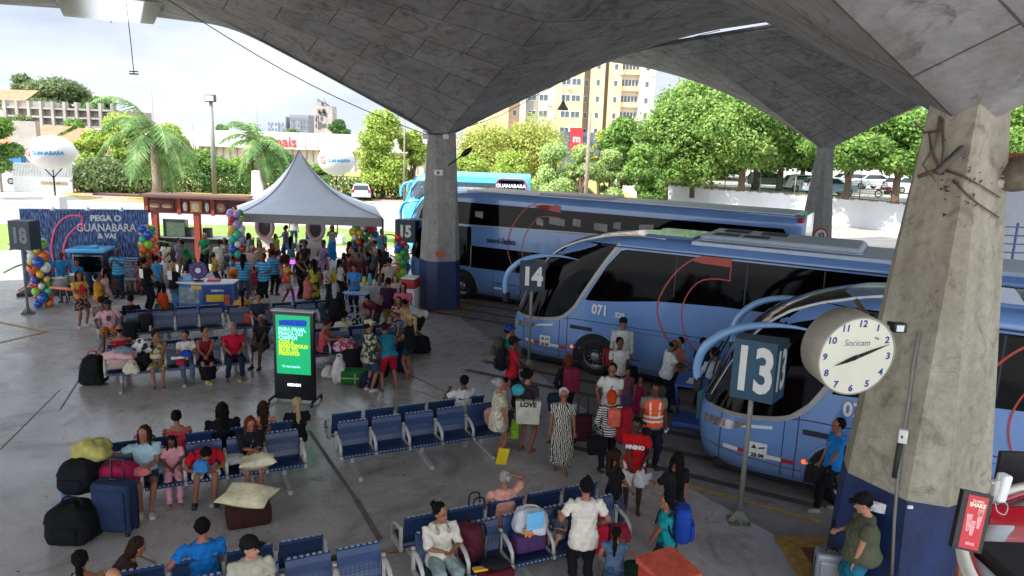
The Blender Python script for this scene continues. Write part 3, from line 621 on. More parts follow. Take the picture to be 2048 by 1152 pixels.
# ================================================================ BENCHES
BD = Vector((.903, .431, 0)); BP = Vector((-.431, .903, 0)); BNR = math.atan2(.431, .903)
def seat_mat():
    m = mat('navy_perforated_seat', '1a2f52', .36, var=.2, scale=9, spec=.5, bump=.2, bscale=9); t = m.node_tree; b = t.nodes['Principled BSDF']; L = t.links.new
    src = b.inputs['Base Color'].links[0].from_socket
    tx = N(t, 'ShaderNodeTexCoord'); sx = N(t, 'ShaderNodeSeparateXYZ'); L(tx.outputs['Object'], sx.inputs[0])
    def mth(op, a, b_=None):
        n = t.nodes.new('ShaderNodeMath'); n.operation = op
        for i, q in enumerate((a, b_)):
            if q is None: continue
            if isinstance(q, (int, float)): n.inputs[i].default_value = q
            else: L(q, n.inputs[i])
        return n.outputs[0]
    fx = mth('SUBTRACT', mth('FRACT', mth('MULTIPLY', sx.outputs[0], 16)), .5); fz = mth('SUBTRACT', mth('FRACT', mth('MULTIPLY', sx.outputs[2], 26)), .5)
    d = mth('ADD', mth('MULTIPLY', fx, fx), mth('MULTIPLY', fz, fz)); dot = mth('LESS_THAN', d, .04)
    zone = mth('MULTIPLY', mth('GREATER_THAN', sx.outputs[2], .5), mth('LESS_THAN', sx.outputs[2], .66))
    k = mth('MULTIPLY', dot, zone); mx = t.nodes.new('ShaderNodeMix'); mx.data_type = 'RGBA'; L(k, mx.inputs[0]); L(src, mx.inputs[6]); mx.inputs[7].default_value = (.06, .08, .13, 1)
    oi = N(t, 'ShaderNodeObjectInfo'); mr_ = N(t, 'ShaderNodeMapRange'); mr_.inputs[3].default_value = .75; mr_.inputs[4].default_value = 1.3; vm_ = t.nodes.new('ShaderNodeVectorMath'); vm_.operation = 'SCALE'; L(oi.outputs['Random'], mr_.inputs[0]); L(mx.outputs[2], vm_.inputs[0]); L(mr_.outputs[0], vm_.inputs['Scale'])
    L(vm_.outputs[0], b.inputs['Base Color']); return m
SEAT = seat_mat(); GREYF = mat('light_grey_frame', 'a9a79f', .45, var=.08); EDGE = mat('seat_edge_highlight', '8c98a8', .35, var=.2)  # pale slats carry the highlights of the rolled seat edges in their colour
PITCH = .644
def _seat_meshes():
    w = .565/2; me = {}
    for nm, sg in (('front', -1), ('back', 1)):
        # seat pan: curved sheet
        mb = MB(); prof = [(.24, .45), (.34, .425), (.5, .42), (.66, .44), (.74, .45), (.77, .425)]
        rings = [[(x, sg*y, z) for x in (-w, w)]+[(x, sg*y, z-.03) for x in (w, -w)] for y, z in prof]
        mb.loft(rings, 0, False); 
        for k in range(9): x = -w+.03+k*(2*w-.06)/8; mb.box(x-.012, x+.012, *sorted((sg*.772, sg*.778)), .425, .445, 1)
        me[nm+'seat'] = mb.mesh('seat', [SEAT, EDGE])
        mb = MB(); prof = [(.27, .47), (.25, .6), (.245, .74), (.27, .87), (.3, .885), (.32, .86)]
        prof = [(.34, .47), (.31, .56), (.285, .68), (.27, .8), (.25, .88), (.222, .9), (.2, .88)]
        rings = [[(x, sg*y, z) for x in (-w, w)]+[(x, sg*(y-.022), z-.008) for x in (w, -w)] for y, z in prof]
        mb.loft(rings, 0, False)
        for k in range(7): x = -w+.05+k*(2*w-.1)/6; mb.box(x-.022, x+.022, *sorted((sg*.205, sg*.248)), .899, .905, 1)
        me[nm+'back'] = mb.mesh('backrest', [SEAT, EDGE])
        mb = MB(); mb.tube([(0, sg*.29, .70), (0, sg*.42, .70), (0, sg*.58, .66), (0, sg*.68, .58), (0, sg*.70, .44)], [.03, .033, .033, .03, .028], 0, 8, flat=.7)
        mb.box(-.022, .022, *sorted((sg*.26, sg*.31)), .36, .74); mb.box(-.022, .022, *sorted((sg*.3, sg*.72)), .36, .42)
        me[nm+'arm'] = mb.mesh('armrest', [GREYF])
    mb = MB(); mb.box(-.03, .03, -.3, -.22, .04, .38); mb.box(-.03, .03, .22, .3, .04, .38); mb.box(-.028, .028, -.4, .4, .36, .42)
    mb.poly([(-.035, -.95, .0), (-.035, .95, 0), (-.035, .9, .05), (-.035, 0, .09), (-.035, -.9, .05)], .07, 0, axis=(1, 0, 0))
    me['leg'] = mb.mesh('leg', [GREYF]); return me
SM = _seat_meshes()
def bench(label, along, perp, nf=5, nb=5, boff=0, rz=0.):
    c = BD*along+BP*perp; root = thing('airport_bench', label, 'bench', (c.x, c.y, 0), BNR+rz, 'double rows of navy waiting seats')
    x0 = -2.5*PITCH
    for k in range(5):
        for nm, n in (('front', nf), ('back', nb)):
            if k >= n: continue
            x = x0+(k+.5)*PITCH; obj('seat', SM[nm+'seat'], root, (x, 0, 0)); obj('backrest', SM[nm+'back'], root, (x, random.uniform(-.008, .008), random.uniform(-.006, .006)))
    for nm, n in (('front', nf), ('back', nb)):
        for k in range(n+1): obj('armrest', SM[nm+'arm'], root, (x0+k*PITCH, 0, 0))
    for x in (x0+.3, 0.05, -x0-.3): obj('leg', SM['leg'], root, (x, 0, 0))
    mb = MB(); mb.box(x0-.02, -x0+.02, -.5, -.44, .33, .385); mb.box(x0-.02, -x0+.02, .44, .5, .33, .385); mb.build('beam', mat('dark_beam', '2a2c30', .5), root)
    return dict(a=along, p=perp, o=root)
BEN = {
 1: bench('empty double navy bench in the middle of the hall beside the cream tunic woman', 4.36, 13.36),
 2: bench('double navy bench where the mother, pink girl and bowed red shirted man sit', .50, 13.29),
 3: bench('double navy bench at the lower left with the black capped man', .84, 9.07, 5, 4),
 4: bench('double navy bench at the bottom centre holding bags, beside the woman with headphones', 4.47, 9.07),
 5: bench('double navy bench left of the lit screen with four people in a row', .30, 19.72),
 6: bench('double navy bench at the left behind the pink shirted man, black bags on its end', -.04, 23.4),
 7: bench('double navy bench behind the top of the lit screen, its seats mostly empty', 3.32, 23.2),
 8: bench('double navy bench right of the lit screen by the white and green bags', 4.21, 19.72)}
def seat_at(b, row, px):
    B = BEN[b]; y = -.42 if row == 'f' else .42; best = None
    for k in range(-40, 41):
        p = BD*(B['a']+k*.05)+BP*(B['p']+y); e = abs(proj((p.x, p.y, .75))[0]-px)
        if best is None or e < best[0]: best = (e, p)
    return best[1], BNR+(math.pi if row == 'f' else 0)
# ================================================================ SIGNS, SCREEN, CLOCK
SIGNB = mat('petrol_blue_sign', '1e4459', .5, var=.15, scale=3); SIGND = mat('dark_sign_panel', '20303f', .55, var=.15, scale=3); POLE = mat('galvanised_pole', '77776f', .5, var=.15)
NUMW = mat('sign_numeral_white', 'cfcfc6', .6, var=.05)
def bay_sign(foot, num, top, label, hw=.42, hh=.75, m=SIGNB, rz=0., sz=.6, num2=True, nm=NUMW, rad=.04):
    root = thing('bay_sign', label, 'sign', foot, rz, 'numbered bay signs on poles')
    mb = MB(); mb.tube([(0, 0, 0), (0, 0, top-.02)], rad, 0, 12); mb.build('pole', POLE, root)
    mb = MB(); mb.tube([(0, 0, 0), (0, 0, .22)], [.07, .045], 0, 12)
    for a in range(4): mb.poly([(.03*math.cos(a*1.57), .03*math.sin(a*1.57), .25), (.2*math.cos(a*1.57), .2*math.sin(a*1.57), .02), (.03*math.cos(a*1.57), .03*math.sin(a*1.57), .02)], .012, 0, axis=(-math.sin(a*1.57), math.cos(a*1.57), 0))
    mb.rbox(-.17, .17, -.17, .17, 0, .02, .05); mb.build('base_plate', POLE, root)
    # V-shaped pair of panels
    for sd, ang in ((-1, R(0)), (1, R(70))):
        pass
    z0 = top-hh
    mb = MB(); a = Vector((-hw, .06, 0)); c = Vector((hw*.9, -.22, 0)); d = Vector((hw*1.25, .35, 0)); e = Vector((-hw*.6, .42, 0))
    if num2: c = Vector((hw*.8, -.22, 0)); d = Vector((hw*1.64, .23, 0))
    ring = lambda z: [(q.x, q.y, z) for q in (a, c, d, e)]
    mb.loft([ring(z0), ring(top)], 0, False); mb.build('sign_panel', m, root)
    nrm = Vector((c.y-a.y, -(c.x-a.x), 0)).normalized(); mid = (a+c)/2
    text(num, sz, face_m((mid.x+nrm.x*.006, mid.y+nrm.y*.006, z0+hh*.48), nrm), nm, root, 'numeral', .032, .003, sx=.66 if num == '13' else .84)
    if num2:
        nrm = Vector((d.y-c.y, -(d.x-c.x), 0)).normalized(); mid = (c+d)/2
        text(num, sz*.92, face_m((mid.x+nrm.x*.006, mid.y+nrm.y*.006, z0+hh*.48), nrm), nm, root, 'numeral', .02, .003, sx=.48)
    return root
p = G(1477, 1046); bay_sign(p, '13', 3.16, 'petrol blue sign 13 on a grey pole beside the nearest coach', .335, .98, rz=R(-6), sz=1.0, rad=.042)
p = G(1057, 735); bay_sign(p, '14', 2.93, 'petrol blue sign 14 on a pole before the second coach', .33, .78, SIGND, rz=R(14), sz=.66, num2=False)
p = G(64, 628); bay_sign((p.x-.12, p.y, 0), '18', 3.02, 'dark sign 18 on a leaning pole at the far left', .36, .92, SIGND, rz=R(14), sz=.66, num2=False, nm=mat('faded_sign_numeral', '6e7270', .6, var=.1))
p = G(812, 640); p = Vector((-4.22, 29.0, 0)); bay_sign((p.x, p.y, 0), '15', 2.85, 'dark sign 15 above the balloon column beside the grey column', .4, .88, SIGND, rz=R(10), sz=.62, num2=False)
# lit advertising screen
sc0 = G(550, 800); sc1 = G(633, 806); scd = (sc1-sc0); scc = (sc0+sc1)/2; srz = math.atan2(scd.y, scd.x)
SCR = thing('advertising_screen', 'tall lit green advertising screen in a black frame on the floor', 'screen', (scc.x, scc.y, 0), srz)
BLKP = mat('black_casing', '0e0e11', .35, var=0); GREEN = mat('lit_green_screen', '0fa566', .5, var=0, emit=.36)
mb = MB(); mb.rbox(-.48, .48, -.05, .07, .06, 2.14, .02); mb.build('casing', BLKP, SCR)
mb = MB(); mb.box(-.4, .4, -.062, -.054, .68, 2.06); scp = mb.build('display', GREEN, SCR)
mb = MB(); 
for s_ in (-1, 1):
    mb.tube([(s_*.5, -.32, .0), (s_*.5, -.3, .1), (s_*.5, .3, .1), (s_*.5, .32, 0)], .03, 0, 8)
mb.tube([(-.5, 0, .1), (.5, 0, .1)], .025); mb.build('foot_rail', BLKP, SCR)
mb = MB(); mb.box(-.5, .5, -.08, .1, 2.14, 2.17); mb.build('top_cap', GREYF, SCR)
LW = mat('lit_pale_blue_lettering', '9fe6e8', .5, var=0, emit=.4); LY = mat('lit_yellow_lettering', 'c9e020', .5, var=0, emit=.4); LWW = mat('lit_white_lettering', 'ffffff', .5, var=0, emit=.6)
def stext(b, x, z, s, m, bold=.006, al='LEFT', sx=1.): text(b, s, face_m((x, -.068, z), (0, -1, 0)), m, SCR, 'screen_lettering', bold, .002, al, sx)
for i, l in enumerate(('PARA PRAIA,', 'PRAÇA OU', 'CAMPO?')): stext(l, -.34, 1.73-i*.1, .115, LW)
for i, l in enumerate(('COM A', 'MARCOPOLO', 'EU JÁ TÔ', 'PRONTO!')): stext(l, -.34, 1.43-i*.09, .11, LY)
stext('G marcopolo', -.27, .86, .08, LW, .002); stext('NEOOH', -.0, .42, .085, LWW, .005, 'CENTER')
mb = MB(); mb.poly([(-.32, -.066, 1.82), (.3, -.066, 1.82), (.34, -.066, 1.9), (.3, -.066, 1.97), (-.2, -.066, 1.95), (-.33, -.066, 1.93)], .003, 0); mb.build('screen_picture', mat('lit_blue_picture', '0d3ca8', .5, var=.5, scale=14, emit=.3), SCR)
# clock on the near column
ck = PY(1732, 711, 7.2)
cn = (Vector((.46, -.89, .0))).normalized(); cf = Vector((.17, -.98, -.1)).normalized()
CKR = .46
CK = thing('wall_clock', 'large round clock with cream face and blue numerals bracketed to the column', 'clock', (0, 0, 0))
MC = face_m(PY(1713, 713, 7.2), cf)
CREAMF = mat('cream_clock_face', 'cfccb6', .6, var=.06, scale=2); NUMB = mat('blue_clock_numeral', '1d3a7d', .5, var=0); CASE = mat('grey_clock_case', '8d877a', .5, var=.25, scale=3)
CKR = .41
mb = MB(); rings = [[(r*math.cos(2*math.pi*k/56), r*math.sin(2*math.pi*k/56), z) for k in range(56)] for z, r in ((-.34, CKR*.96), (-.33, CKR*1.0), (.0, CKR*1.02), (.012, CKR*1.005), (.012, CKR*.98), (.0, CKR*.975))]
mb.loft(rings, 0, True, True, False, M=MC); mb.build('case', CASE, CK)
mb = MB(); mb.loft([[(CKR*.978*math.cos(2*math.pi*k/56), CKR*.978*math.sin(2*math.pi*k/56), z) for k in range(56)] for z in (-.02, .004)], 0, False, M=MC); mb.build('dial', CREAMF, CK)
for h in range(1, 13):
    a = R(90-30*h); text(str(h), .098, MC @ Matrix.Translation((.345*math.cos(a), .345*math.sin(a), .006)), NUMB, CK, 'numeral', .003, .001)
text('Socicam', .095, MC @ Matrix.Translation((-.02, .145, .006)) @ Matrix.Shear('XZ', 4, (0, 0)), mat('grey_script', '77767a', .5, var=0), CK, 'dial_lettering', 0, .001, sx=.9)
mb = MB(); mb.ell((.19, .19, .008), (.01, .012, .002), 0, M=MC); mb.ell((.165, .2, .008), (.008, .01, .002), 0, M=MC); mb.build('dial_emblem', NUMB, CK)
def hand(ang, ln, w, tail):
    w *= 1.35
    mb = MB(); a = R(90-ang); d = Vector((math.cos(a), math.sin(a), 0)); n = Vector((-d.y, d.x, 0)); z = Vector((0, 0, .012))
    P = [z-d*tail-n*w*.4, z-d*tail+n*w*.4, z+d*.02+n*w, z+d*ln*.45+n*w*.75, z+d*ln, z+d*ln*.45-n*w*.75, z+d*.02-n*w]
    mb.poly([MC @ p for p in P], .004, 0, axis=cf); mb.build('hand', BLKP, CK)
hand(248, .25, .018, .05); hand(68, .355, .014, .06)
mb = MB(); mb.ell((0, 0, .016), (.022, .022, .01), 0, M=MC); mb.build('centre_cap', BLKP, CK)
BROWN = mat('rusty_steel', '5a4a3c', .7, var=.3)
mb = MB(); p0 = MC @ Vector((.2, .33, -.2)); p1 = MC @ Vector((.28, -.16, -.2)); q0 = p0+Vector((.3, .95, -.02)); q1 = p1+Vector((.25, .95, 0))
mb.tube([p0, q0], .035, 0, 4); mb.tube([p1, q1], .025, 0, 4); mb.tube([p0+Vector((.16, .5, 0)), p1+Vector((.13, .5, 0))], .02, 0, 4); mb.build('bracket', BROWN, CK)
fl = thing('floodlight', 'small black floodlight on the bracket right of the clock', 'lamp', PY(1797, 655, 7.5))
mb = MB(); mb.rbox(-.07, .07, -.05, .05, -.045, .05, .012); mb.box(-.02, .02, .04, .2, -.02, .02); mb.build('housing', BLKP, fl)
mb = MB(); mb.box(-.045, .03, -.056, -.05, -.03, .035); mb.build('lens', WHT, fl)
# column B fittings
def on_b(px, py, off=.0):
    # point on the camera-facing side of the near column
    d = Vector(ray(px, py)); o = Vector(OC); best = None
    inv = Matrix.Rotation(-(R(90)-TH), 3, 'Z')
    k = 4.5/d.y
    while k < 14/d.y:
        q = o+d*k; l = inv @ (q-BC); z = q.z; ZC = ZT+.62
        b = .79+(.33-.79)*((z-1.75)/(ZC-1.75)); c = .34*(1-(z-1.75)/(ZC-1.75)*.93)
        if z < 1.75: b, c = .8, .34
        if abs(l.x) < b+off and abs(l.y) < b+off and abs(l.x)+abs(l.y) < 2*b-c+off*1.4: return q
        k += .01/d.y
    return o+d*(9/d.y)
mb = MB(); P = [on_b(x, y, .03) for x, y in ((1838, 665), (1828, 720), (1818, 800), (1806, 880), (1796, 950), (1788, 1050), (1784, 1150))]
cb = thing('conduit_pipe', 'grey conduit running down the clock column to the socket', 'pipe'); mb.tube(P, .022, 0, 8); mb.build('pipe', POLE, cb)
mb = MB(); P2 = [on_b(x, y, .04) for x, y in ((1802, 878), (1795, 920), (1790, 955))]; mb.tube(P2, .045, 0, 6); mb.build('dark_sleeve', mat('dark_paint', '2b2926', .7), cb)
q = on_b(1806, 872, .06); sb = thing('switch_box', 'small white switch box on the clock column conduit', 'box', q, R(-28)); mb = MB(); mb.rbox(-.055, .055, -.05, .05, -.09, .09, .015); mb.build('box_cover', WHT, sb); mb = MB(); mb.box(-.02, 0, -.055, -.05, -.02, .02); mb.build('switch', BLKP, sb)
q = on_b(1758, 1015, .04); sk = thing('wall_socket', 'white open socket plate with a cable on the navy column base', 'socket', q, R(-30)); mb = MB(); mb.rbox(-.1, .1, -.02, .02, -.07, .07, .012); mb.box(-.09, .0, -.05, -.02, 0, .06); mb.box(-.05, .04, -.04, -.02, -.06, -.01); mb.build('plate', WHT, sk); mb = MB(); mb.tube([(-.05, -.04, .0), (-.12, -.06, -.08), (-.16, -.03, -.2)], .008, 0, 5); mb.build('cable', WHT, sk)
q = on_b(1820, 1014, .03); s2 = tag(MB().rbox(-.035, .035, -.02, .02, -.02, .02, .01).build('socket_cap', WHT, None, q), 'tiny white cap on the navy column base', 'fitting')
# old lamp bracket and dead climber on the column top
lb = thing('old_floodlight', 'rusty floodlight on a bracket near the top of the clock column', 'lamp', on_b(1900, 320, .25))
mb = MB(); mb.rbox(-.22, .22, -.05, .05, -.04, .04, .03, M=Matrix.Rotation(R(-48), 4, 'Y')); mb.build('housing', mat('grey_brown_housing', '4c463e', .7, var=.3), lb)
mb = MB(); mb.tube([(-.1, .05, -.12), (-.25, .2, -.22)], .03, 0, 6); mb.build('bracket_arm', BROWN, lb)
vp = [((1880, 232), (1870, 290), (1845, 330), (1862, 350), (1872, 365)), ((1830, 245), (1850, 265), (1880, 262)), ((1890, 340), (1930, 355), (1960, 370), (2000, 395)), ((1905, 360), (1935, 390), (1960, 410), (1998, 435)), ((1884, 238), (1886, 300), (1880, 350), (1895, 330)), ((1880, 345), (1862, 300), (1858, 265))]
vn = thing('dead_vine', 'dry brown climber stems clinging to the top of the clock column', 'plant'); mb = MB(); rr = random.Random(5)
for P in vp: mb.tube([on_b(x, y, .03+rr.random()*.02) for x, y in P], [.018, .014, .011, .009, .006][:len(P)], 0, 6)
mb.build('stem', BROWN, vn); mb = MB()
for i in range(60):
    x = rr.gauss(1905, 38); y = rr.gauss(365, 38)
    if x < 1872: continue
    q = on_b(x, y, .02); mb.add([q+Vector((rr.uniform(-.04, .04), rr.uniform(-.03, 0), rr.uniform(-.04, .04))) for _ in range(3)], [(0, 1, 2)])
mb.build('dry_leaf_cluster', mat('dry_leaf', '4a3826', .9, var=.4), vn)
# column A fittings
def onA(px, py, y): return PY(px, py, y)
q = PY(877, 345, 25.9); wp = tag(MB().rbox(-.15, .15, -.06, .06, -.1, .1, .03).box(-.04, .04, -.07, -.06, -.05, .04, 1).build('junction_box', [WHT, BLKP], None, q), 'small white box on the middle grey column', 'box')
q = PY(881, 508, 25.65); tag(MB().box(-.16, -.02, -.02, .01, -.09, .09).box(.03, .16, -.02, .01, -.09, .09).build('red_label', mat('red_label_paint', 'b5301f', .5), None, q), 'pair of small red labels above the navy base of the middle column', 'label')
for px, l in ((852, 'left'), (892, 'right')):
    q = PY(px, 272, 26.0); f = thing('small_floodlight', 'small floodlight at the %s of the middle column top' % l, 'lamp', q); mb = MB(); mb.rbox(-.1, .1, -.1, .02, -.08, .08, .02, M=Matrix.Rotation(R(25), 4, 'X')); mb.build('housing', WHT, f); MB().tube([(0, 0, 0), (.02, .25, .08)], .02).build('arm', POLE, f)
q = PY(898, 330, 26.3); f = thing('street_lamp_head', 'dark lamp head on a short arm at the right of the middle column', 'lamp', q)
mb = MB(); mb.tube([(-.15, .1, -.1), (.3, 0, .22), (.45, -.05, .34)], .025, 0, 6); mb.build('arm', BLKP, f); mb = MB(); mb.ell((.6, -.08, .46), (.24, .12, .1), 0, rot=Matrix.Rotation(R(-38), 3, 'Y')); mb.build('lamp_head', BLKP, f)
tag(MB().tube([PY(898, 268, 26.2), PY(860, 268, 26.0), PY(846, 262, 26.2)], .02).build('column_cable', BLKP), 'black cable round the top of the middle column', 'cable')
# hanging cables along the left canopy edge
def crease_pt(s, dz, side=-1): p = A0+U*side*s; return Vector((p.x, p.y-.25, ZT+fr(s)-dz))
for i, (d0, sag, l) in enumerate(((.2, .5, 'lower'), (.08, .05, 'upper'))):
    mb = MB(); P = [crease_pt(s, d0+sag*math.sin(math.pi*min(1, s/9.2))*(1 if s < 9 else 1)) for s in np.linspace(.4, 9.2, 12)]
    P.append(P[-1]+Vector((-1.5, -1.5, 1))); mb.tube(P, .015, 0, 6); tag(mb.build('hanging_cable', BLKP), '%s black cable sagging along the edge of the middle canopy' % l, 'cable', 'cables under the canopy edge')
tag(MB().tube([PY(892, 268, 26), PY(1000, 232, 27.0), PY(1120, 165, 28.2), PY(1240, 112, 29), PY(1440, 60, 25)], .012, 0, 5).build('hanging_cable', BLKP), 'thin black cable crossing the view of the yellow flats', 'cable', 'cables under the canopy edge')
# speed limit disc on the far column
q = PY(1641, 471, 35.9); rt = thing('speed_sign', 'round white speed limit disc reading 10 on the far column', 'sign', q, R(8))
Mq = face_m((0, 0, 0), (-.1, -1, 0)); mb = MB(); mb.loft([[(.36*math.cos(2*math.pi*k/24), .36*math.sin(2*math.pi*k/24), z) for k in range(24)] for z in (0, .02)], 0, False, M=Mq); mb.build('red_rim', mat('sign_red', 'a83a30', .5), rt)
mb = MB(); mb.loft([[(.28*math.cos(2*math.pi*k/24), .28*math.sin(2*math.pi*k/24), z) for k in range(24)] for z in (.021, .026)], 0, False, M=Mq); mb.build('disc', WHT, rt)
text('10', .34, Mq @ Matrix.Translation((0, 0, .03)), BLKP, rt, 'numeral', .012)
# pendant things
q = PY(268, 148, 24.5); hp = thing('hanging_lamp', 'small hanging fitting on a long thin rod against the sky', 'lamp', q)
mb = MB(); mb.box(-.12, .12, -.06, .06, -.02, .02); mb.box(-.12, .12, -.06, .06, .06, .09); mb.build('fitting', BLKP, hp); mb = MB(); mb.tube([(0, 0, 0), (-.04, 0, 1.0), (-.1, 0, 2.1)], .014, 0, 5); mb.build('rod', BLKP, hp)
tag(MB().tube([PY(222, 18, 24.5), PY(222, 46, 24.5)], .012).build('hanging_wire', BLKP), 'short wire stub hanging at the upper left skylight', 'cable')
q = PY(1126, 212, 33); pd = thing('pendant_lamp', 'bell shaped grey pendant lamp against the yellow flats', 'lamp', q)
mb = MB(); mb.tube([(0, 0, -.18), (0, 0, -.1), (0, 0, .05), (0, 0, .22)], [.24, .23, .12, .04], 0, 14); mb.build('shade', mat('lamp_grey', '85857d', .5), pd); mb = MB(); mb.tube([(0, 0, .2), (0, 0, 1.9)], .012, 0, 5); mb.build('cord', BLKP, pd)
# counter weighing platform
q = G(1385, 850); ws = thing('weighing_desk', 'blue metal luggage weighing desk with paper on its sloping top', 'desk', q, R(-20))
STB = mat('blue_enamel', '3a5fa8', .45, var=.12)
mb = MB(); mb.rbox(-.42, .42, -.38, .36, .04, .16, .03); mb.build('platform', STB, ws); mb = MB(); mb.add([(-.42, -.32, 1.0), (.45, -.32, 1.0), (.45, .2, 1.1), (-.42, .2, 1.1), (-.42, -.32, .96), (.45, -.32, .96), (.45, .2, 1.06), (-.42, .2, 1.06)], [(0, 1, 2, 3), (7, 6, 5, 4), (0, 4, 5, 1), (1, 5, 6, 2), (2, 6, 7, 3), (3, 7, 4, 0)]); mb.build('top', STB, ws)
mb = MB(); mb.tube([(-.36, .25, .1), (-.4, -.28, .98)], .03); mb.tube([(.3, .25, .1), (.3, .2, 1.05)], .05); mb.build('leg', STB, ws); mb = MB(); mb.rbox(.05, .36, .0, .2, .16, .98, .02); mb.build('cabinet', mat('teal_panel', '4c8f9c', .5), ws)
mb = MB(); mb.add([(-.2, -.22, 1.025), (.12, -.25, 1.02), (.16, .02, 1.07), (-.15, .05, 1.076)], [(0, 1, 2, 3)]); mb.build('paper', WHT, ws)
# folding blue table frame
q = G(712, 648); ft = thing('folding_table', 'folded blue topped table with grey legs in front of the seated hat makers', 'table', q, 0)
mb = MB(); mb.box(-.42, .42, -.25, .25, 1.0, 1.04); mb.build('tabletop', STB, ft); mb = MB(); mb.box(-.42, .42, -.5, -.05, .34, .38); mb.build('lower_shelf', STB, ft)
for x in (-.4, .4):
    for y in (-.22, .22): mb = MB(); mb.tube([(x, y, 0), (x, y, 1.0)], .018, 0, 6); mb.build('leg', GREYF, ft)
mb = MB(); mb.tube([(-.4, -.22, .65), (.4, -.22, .65)], .015); mb.build('cross_bar', GREYF, ft)
# red box, lower right; red counter with poster
q = G(1350, 1130, 0); rb = thing('litter_bin', 'red metal bin with a worn flat lid at the bottom edge', 'bin', (2.08, 8.5, 0), R(30))
RB = mat('worn_red_metal', 'a8382c', .45, var=.2, scale=4)
mb = MB(); mb.rbox(-.27, .27, -.27, .27, 0, .98, .02); mb.build('body', RB, rb); mb = MB(); mb.add([(-.29, -.29, .99), (.29, -.29, .99), (.29, .29, 1.05), (-.29, .29, 1.05), (-.29, -.29, .96), (.29, -.29, .96), (.29, .29, .96), (-.29, .29, .96)], [(0, 1, 2, 3), (7, 6, 5, 4), (0, 4, 5, 1), (1, 5, 6, 2), (2, 6, 7, 3), (3, 7, 4, 0)]); mb.build('lid', mat('worn_red_lid', 'b04a38', .5, var=.3, scale=9), rb)
KC = thing('snack_counter', 'curved red and white counter at the lower right corner', 'counter', (0, 0, 0))
c = Vector((5.2, 3.82, 0)); CR_ = 2.22
def arcring(r, z, a0=100, a1=200, n=40): return [(c.x+r*math.cos(R(a0+(a1-a0)*k/n)), c.y+r*math.sin(R(a0+(a1-a0)*k/n)), z) for k in range(n+1)]
def arcwall(mb, r0, r1, z0, z1, mi=0):
    o = arcring(r1, z0); o2 = arcring(r1, z1); i2 = arcring(r0, z1); i1 = arcring(r0, z0)
    mb.loft([o, o2, i2, i1, o], mi, True, False, False, closed=False)
REDC = mat('glossy_red_counter', '9c1420', .25, var=.05, coat=.4)
mb = MB(); arcwall(mb, CR_-.03, CR_, 2.5, 3.43); mb.build('front_panel', REDC, KC)
mb = MB(); arcwall(mb, CR_-.04, CR_+.03, 3.43, 3.48); mb.build('rim', mat('cream_rim', 'd8d4c4', .35, var=.04), KC)
mb = MB(); arcwall(mb, CR_-.26, CR_-.08, 3.36, 3.4); mb.build('inner_top', mat('pale_grey_laminate', 'a9b4b4', .4, var=.04), KC)
mb = MB(); arcwall(mb, CR_-.075, CR_-.055, 3.4, 3.46); mb.build('red_screen', REDC, KC)
mb = MB(); mb.rbox(3.33, 6.0, 3.9, 4.98, 3.2, 3.47, .08); mb.build('worktop', mat('black_stone', '17161a', .5, var=.2), KC)
mb = MB(); mb.box(4.35, 6.5, 6.2, 6.24, 2.6, 3.62); mb.build('dark_partition', mat('black_partition', '131215', .5), KC)
mb = MB(); mb.box(3.72, 5.0, 5.3, 5.33, 3.3, 3.55); mb.build('red_partition', REDC, KC)
pq = PY(1945, 1040, 4.35); PO = thing('poster_stand', 'slanted black framed red poster advertising shakes on the counter', 'poster', pq, R(-8)); PO.scale = (.66, .72, .74)
MR = Matrix.Rotation(R(7), 4, 'Y') @ Matrix.Rotation(R(-8), 4, 'X')
mb = MB(); mb.box(-.135, .135, -.012, .06, -.27, .235, M=MR); mb.build('frame', BLKP, PO); mb = MB(); mb.box(-.085, .098, -.016, -.013, -.25, .215, M=MR); mb.build('poster_sheet', mat('red_poster', 'b52a30', .4, var=.12, scale=9), PO)
text('CLASSIC', .028, MR @ face_m((.01, -.018, .17), (0, -1, 0)), mat('poster_cream', 'e8d4c0', .5, var=0), PO, 'lettering', .0005, .001); text('SHAKE', .048, MR @ face_m((.01, -.018, .135), (0, -1, 0)), mat('poster_cream', 'e8d4c0', .5, var=0), PO, 'lettering', .002, .001)
mb = MB()
for x, z, h in ((-.04, -.1, .15), (.0, -.13, .13), (.05, -.06, .17), (.05, .05, .05)): mb.loft([[(x+r*math.cos(a), -.017, z+hh*h) for a in (0, math.pi)] for hh, r in ((0, .016), (1, .03))], 0, False, False, False, M=MR, closed=False) if False else mb.poly([(x-.014, -.0175, z), (x+.014, -.0175, z), (x+.028, -.0175, z+h), (x-.028, -.0175, z+h)], -.001, 0, M=MR)
mb.poly([(-.03, -.0175, -.215), (.05, -.0175, -.215), (.05, -.0175, -.19), (-.03, -.0175, -.19)], -.001, 0, M=MR)
mb.build('poster_picture', mat('poster_pink', 'd98a8a', .5, var=.35, scale=30), PO)
q = PY(2003, 975, 4.6); RT_ = thing('wireless_router', 'white upright antenna box on a pole at the right edge', 'antenna', q, R(15)); MR2 = Matrix.Rotation(R(9), 4, 'Y')
mb = MB(); mb.rbox(-.035, .035, -.04, .04, -.095, .095, .02, M=MR2); mb.build('housing', mat('white_plastic', 'cfd2d2', .35, var=.03), RT_); mb = MB(); mb.rbox(-.075, -.03, -.02, .02, -.05, .06, .01); mb.tube([(-.06, 0, .03), (-.1, 0, .05)], .012); mb.tube([(-.05, 0, -.1), (-.04, 0, .09)], .008); mb.build('bracket', GREYF, RT_); mb = MB(); mb.tube(smooth_curve([(.02, 0, -.09), (.08, 0, -.14), (.07, 0, -.2), (.0, 0, -.17), (-.03, 0, -.1)]), .004, 0, 5); mb.build('cable', GREYF, RT_)
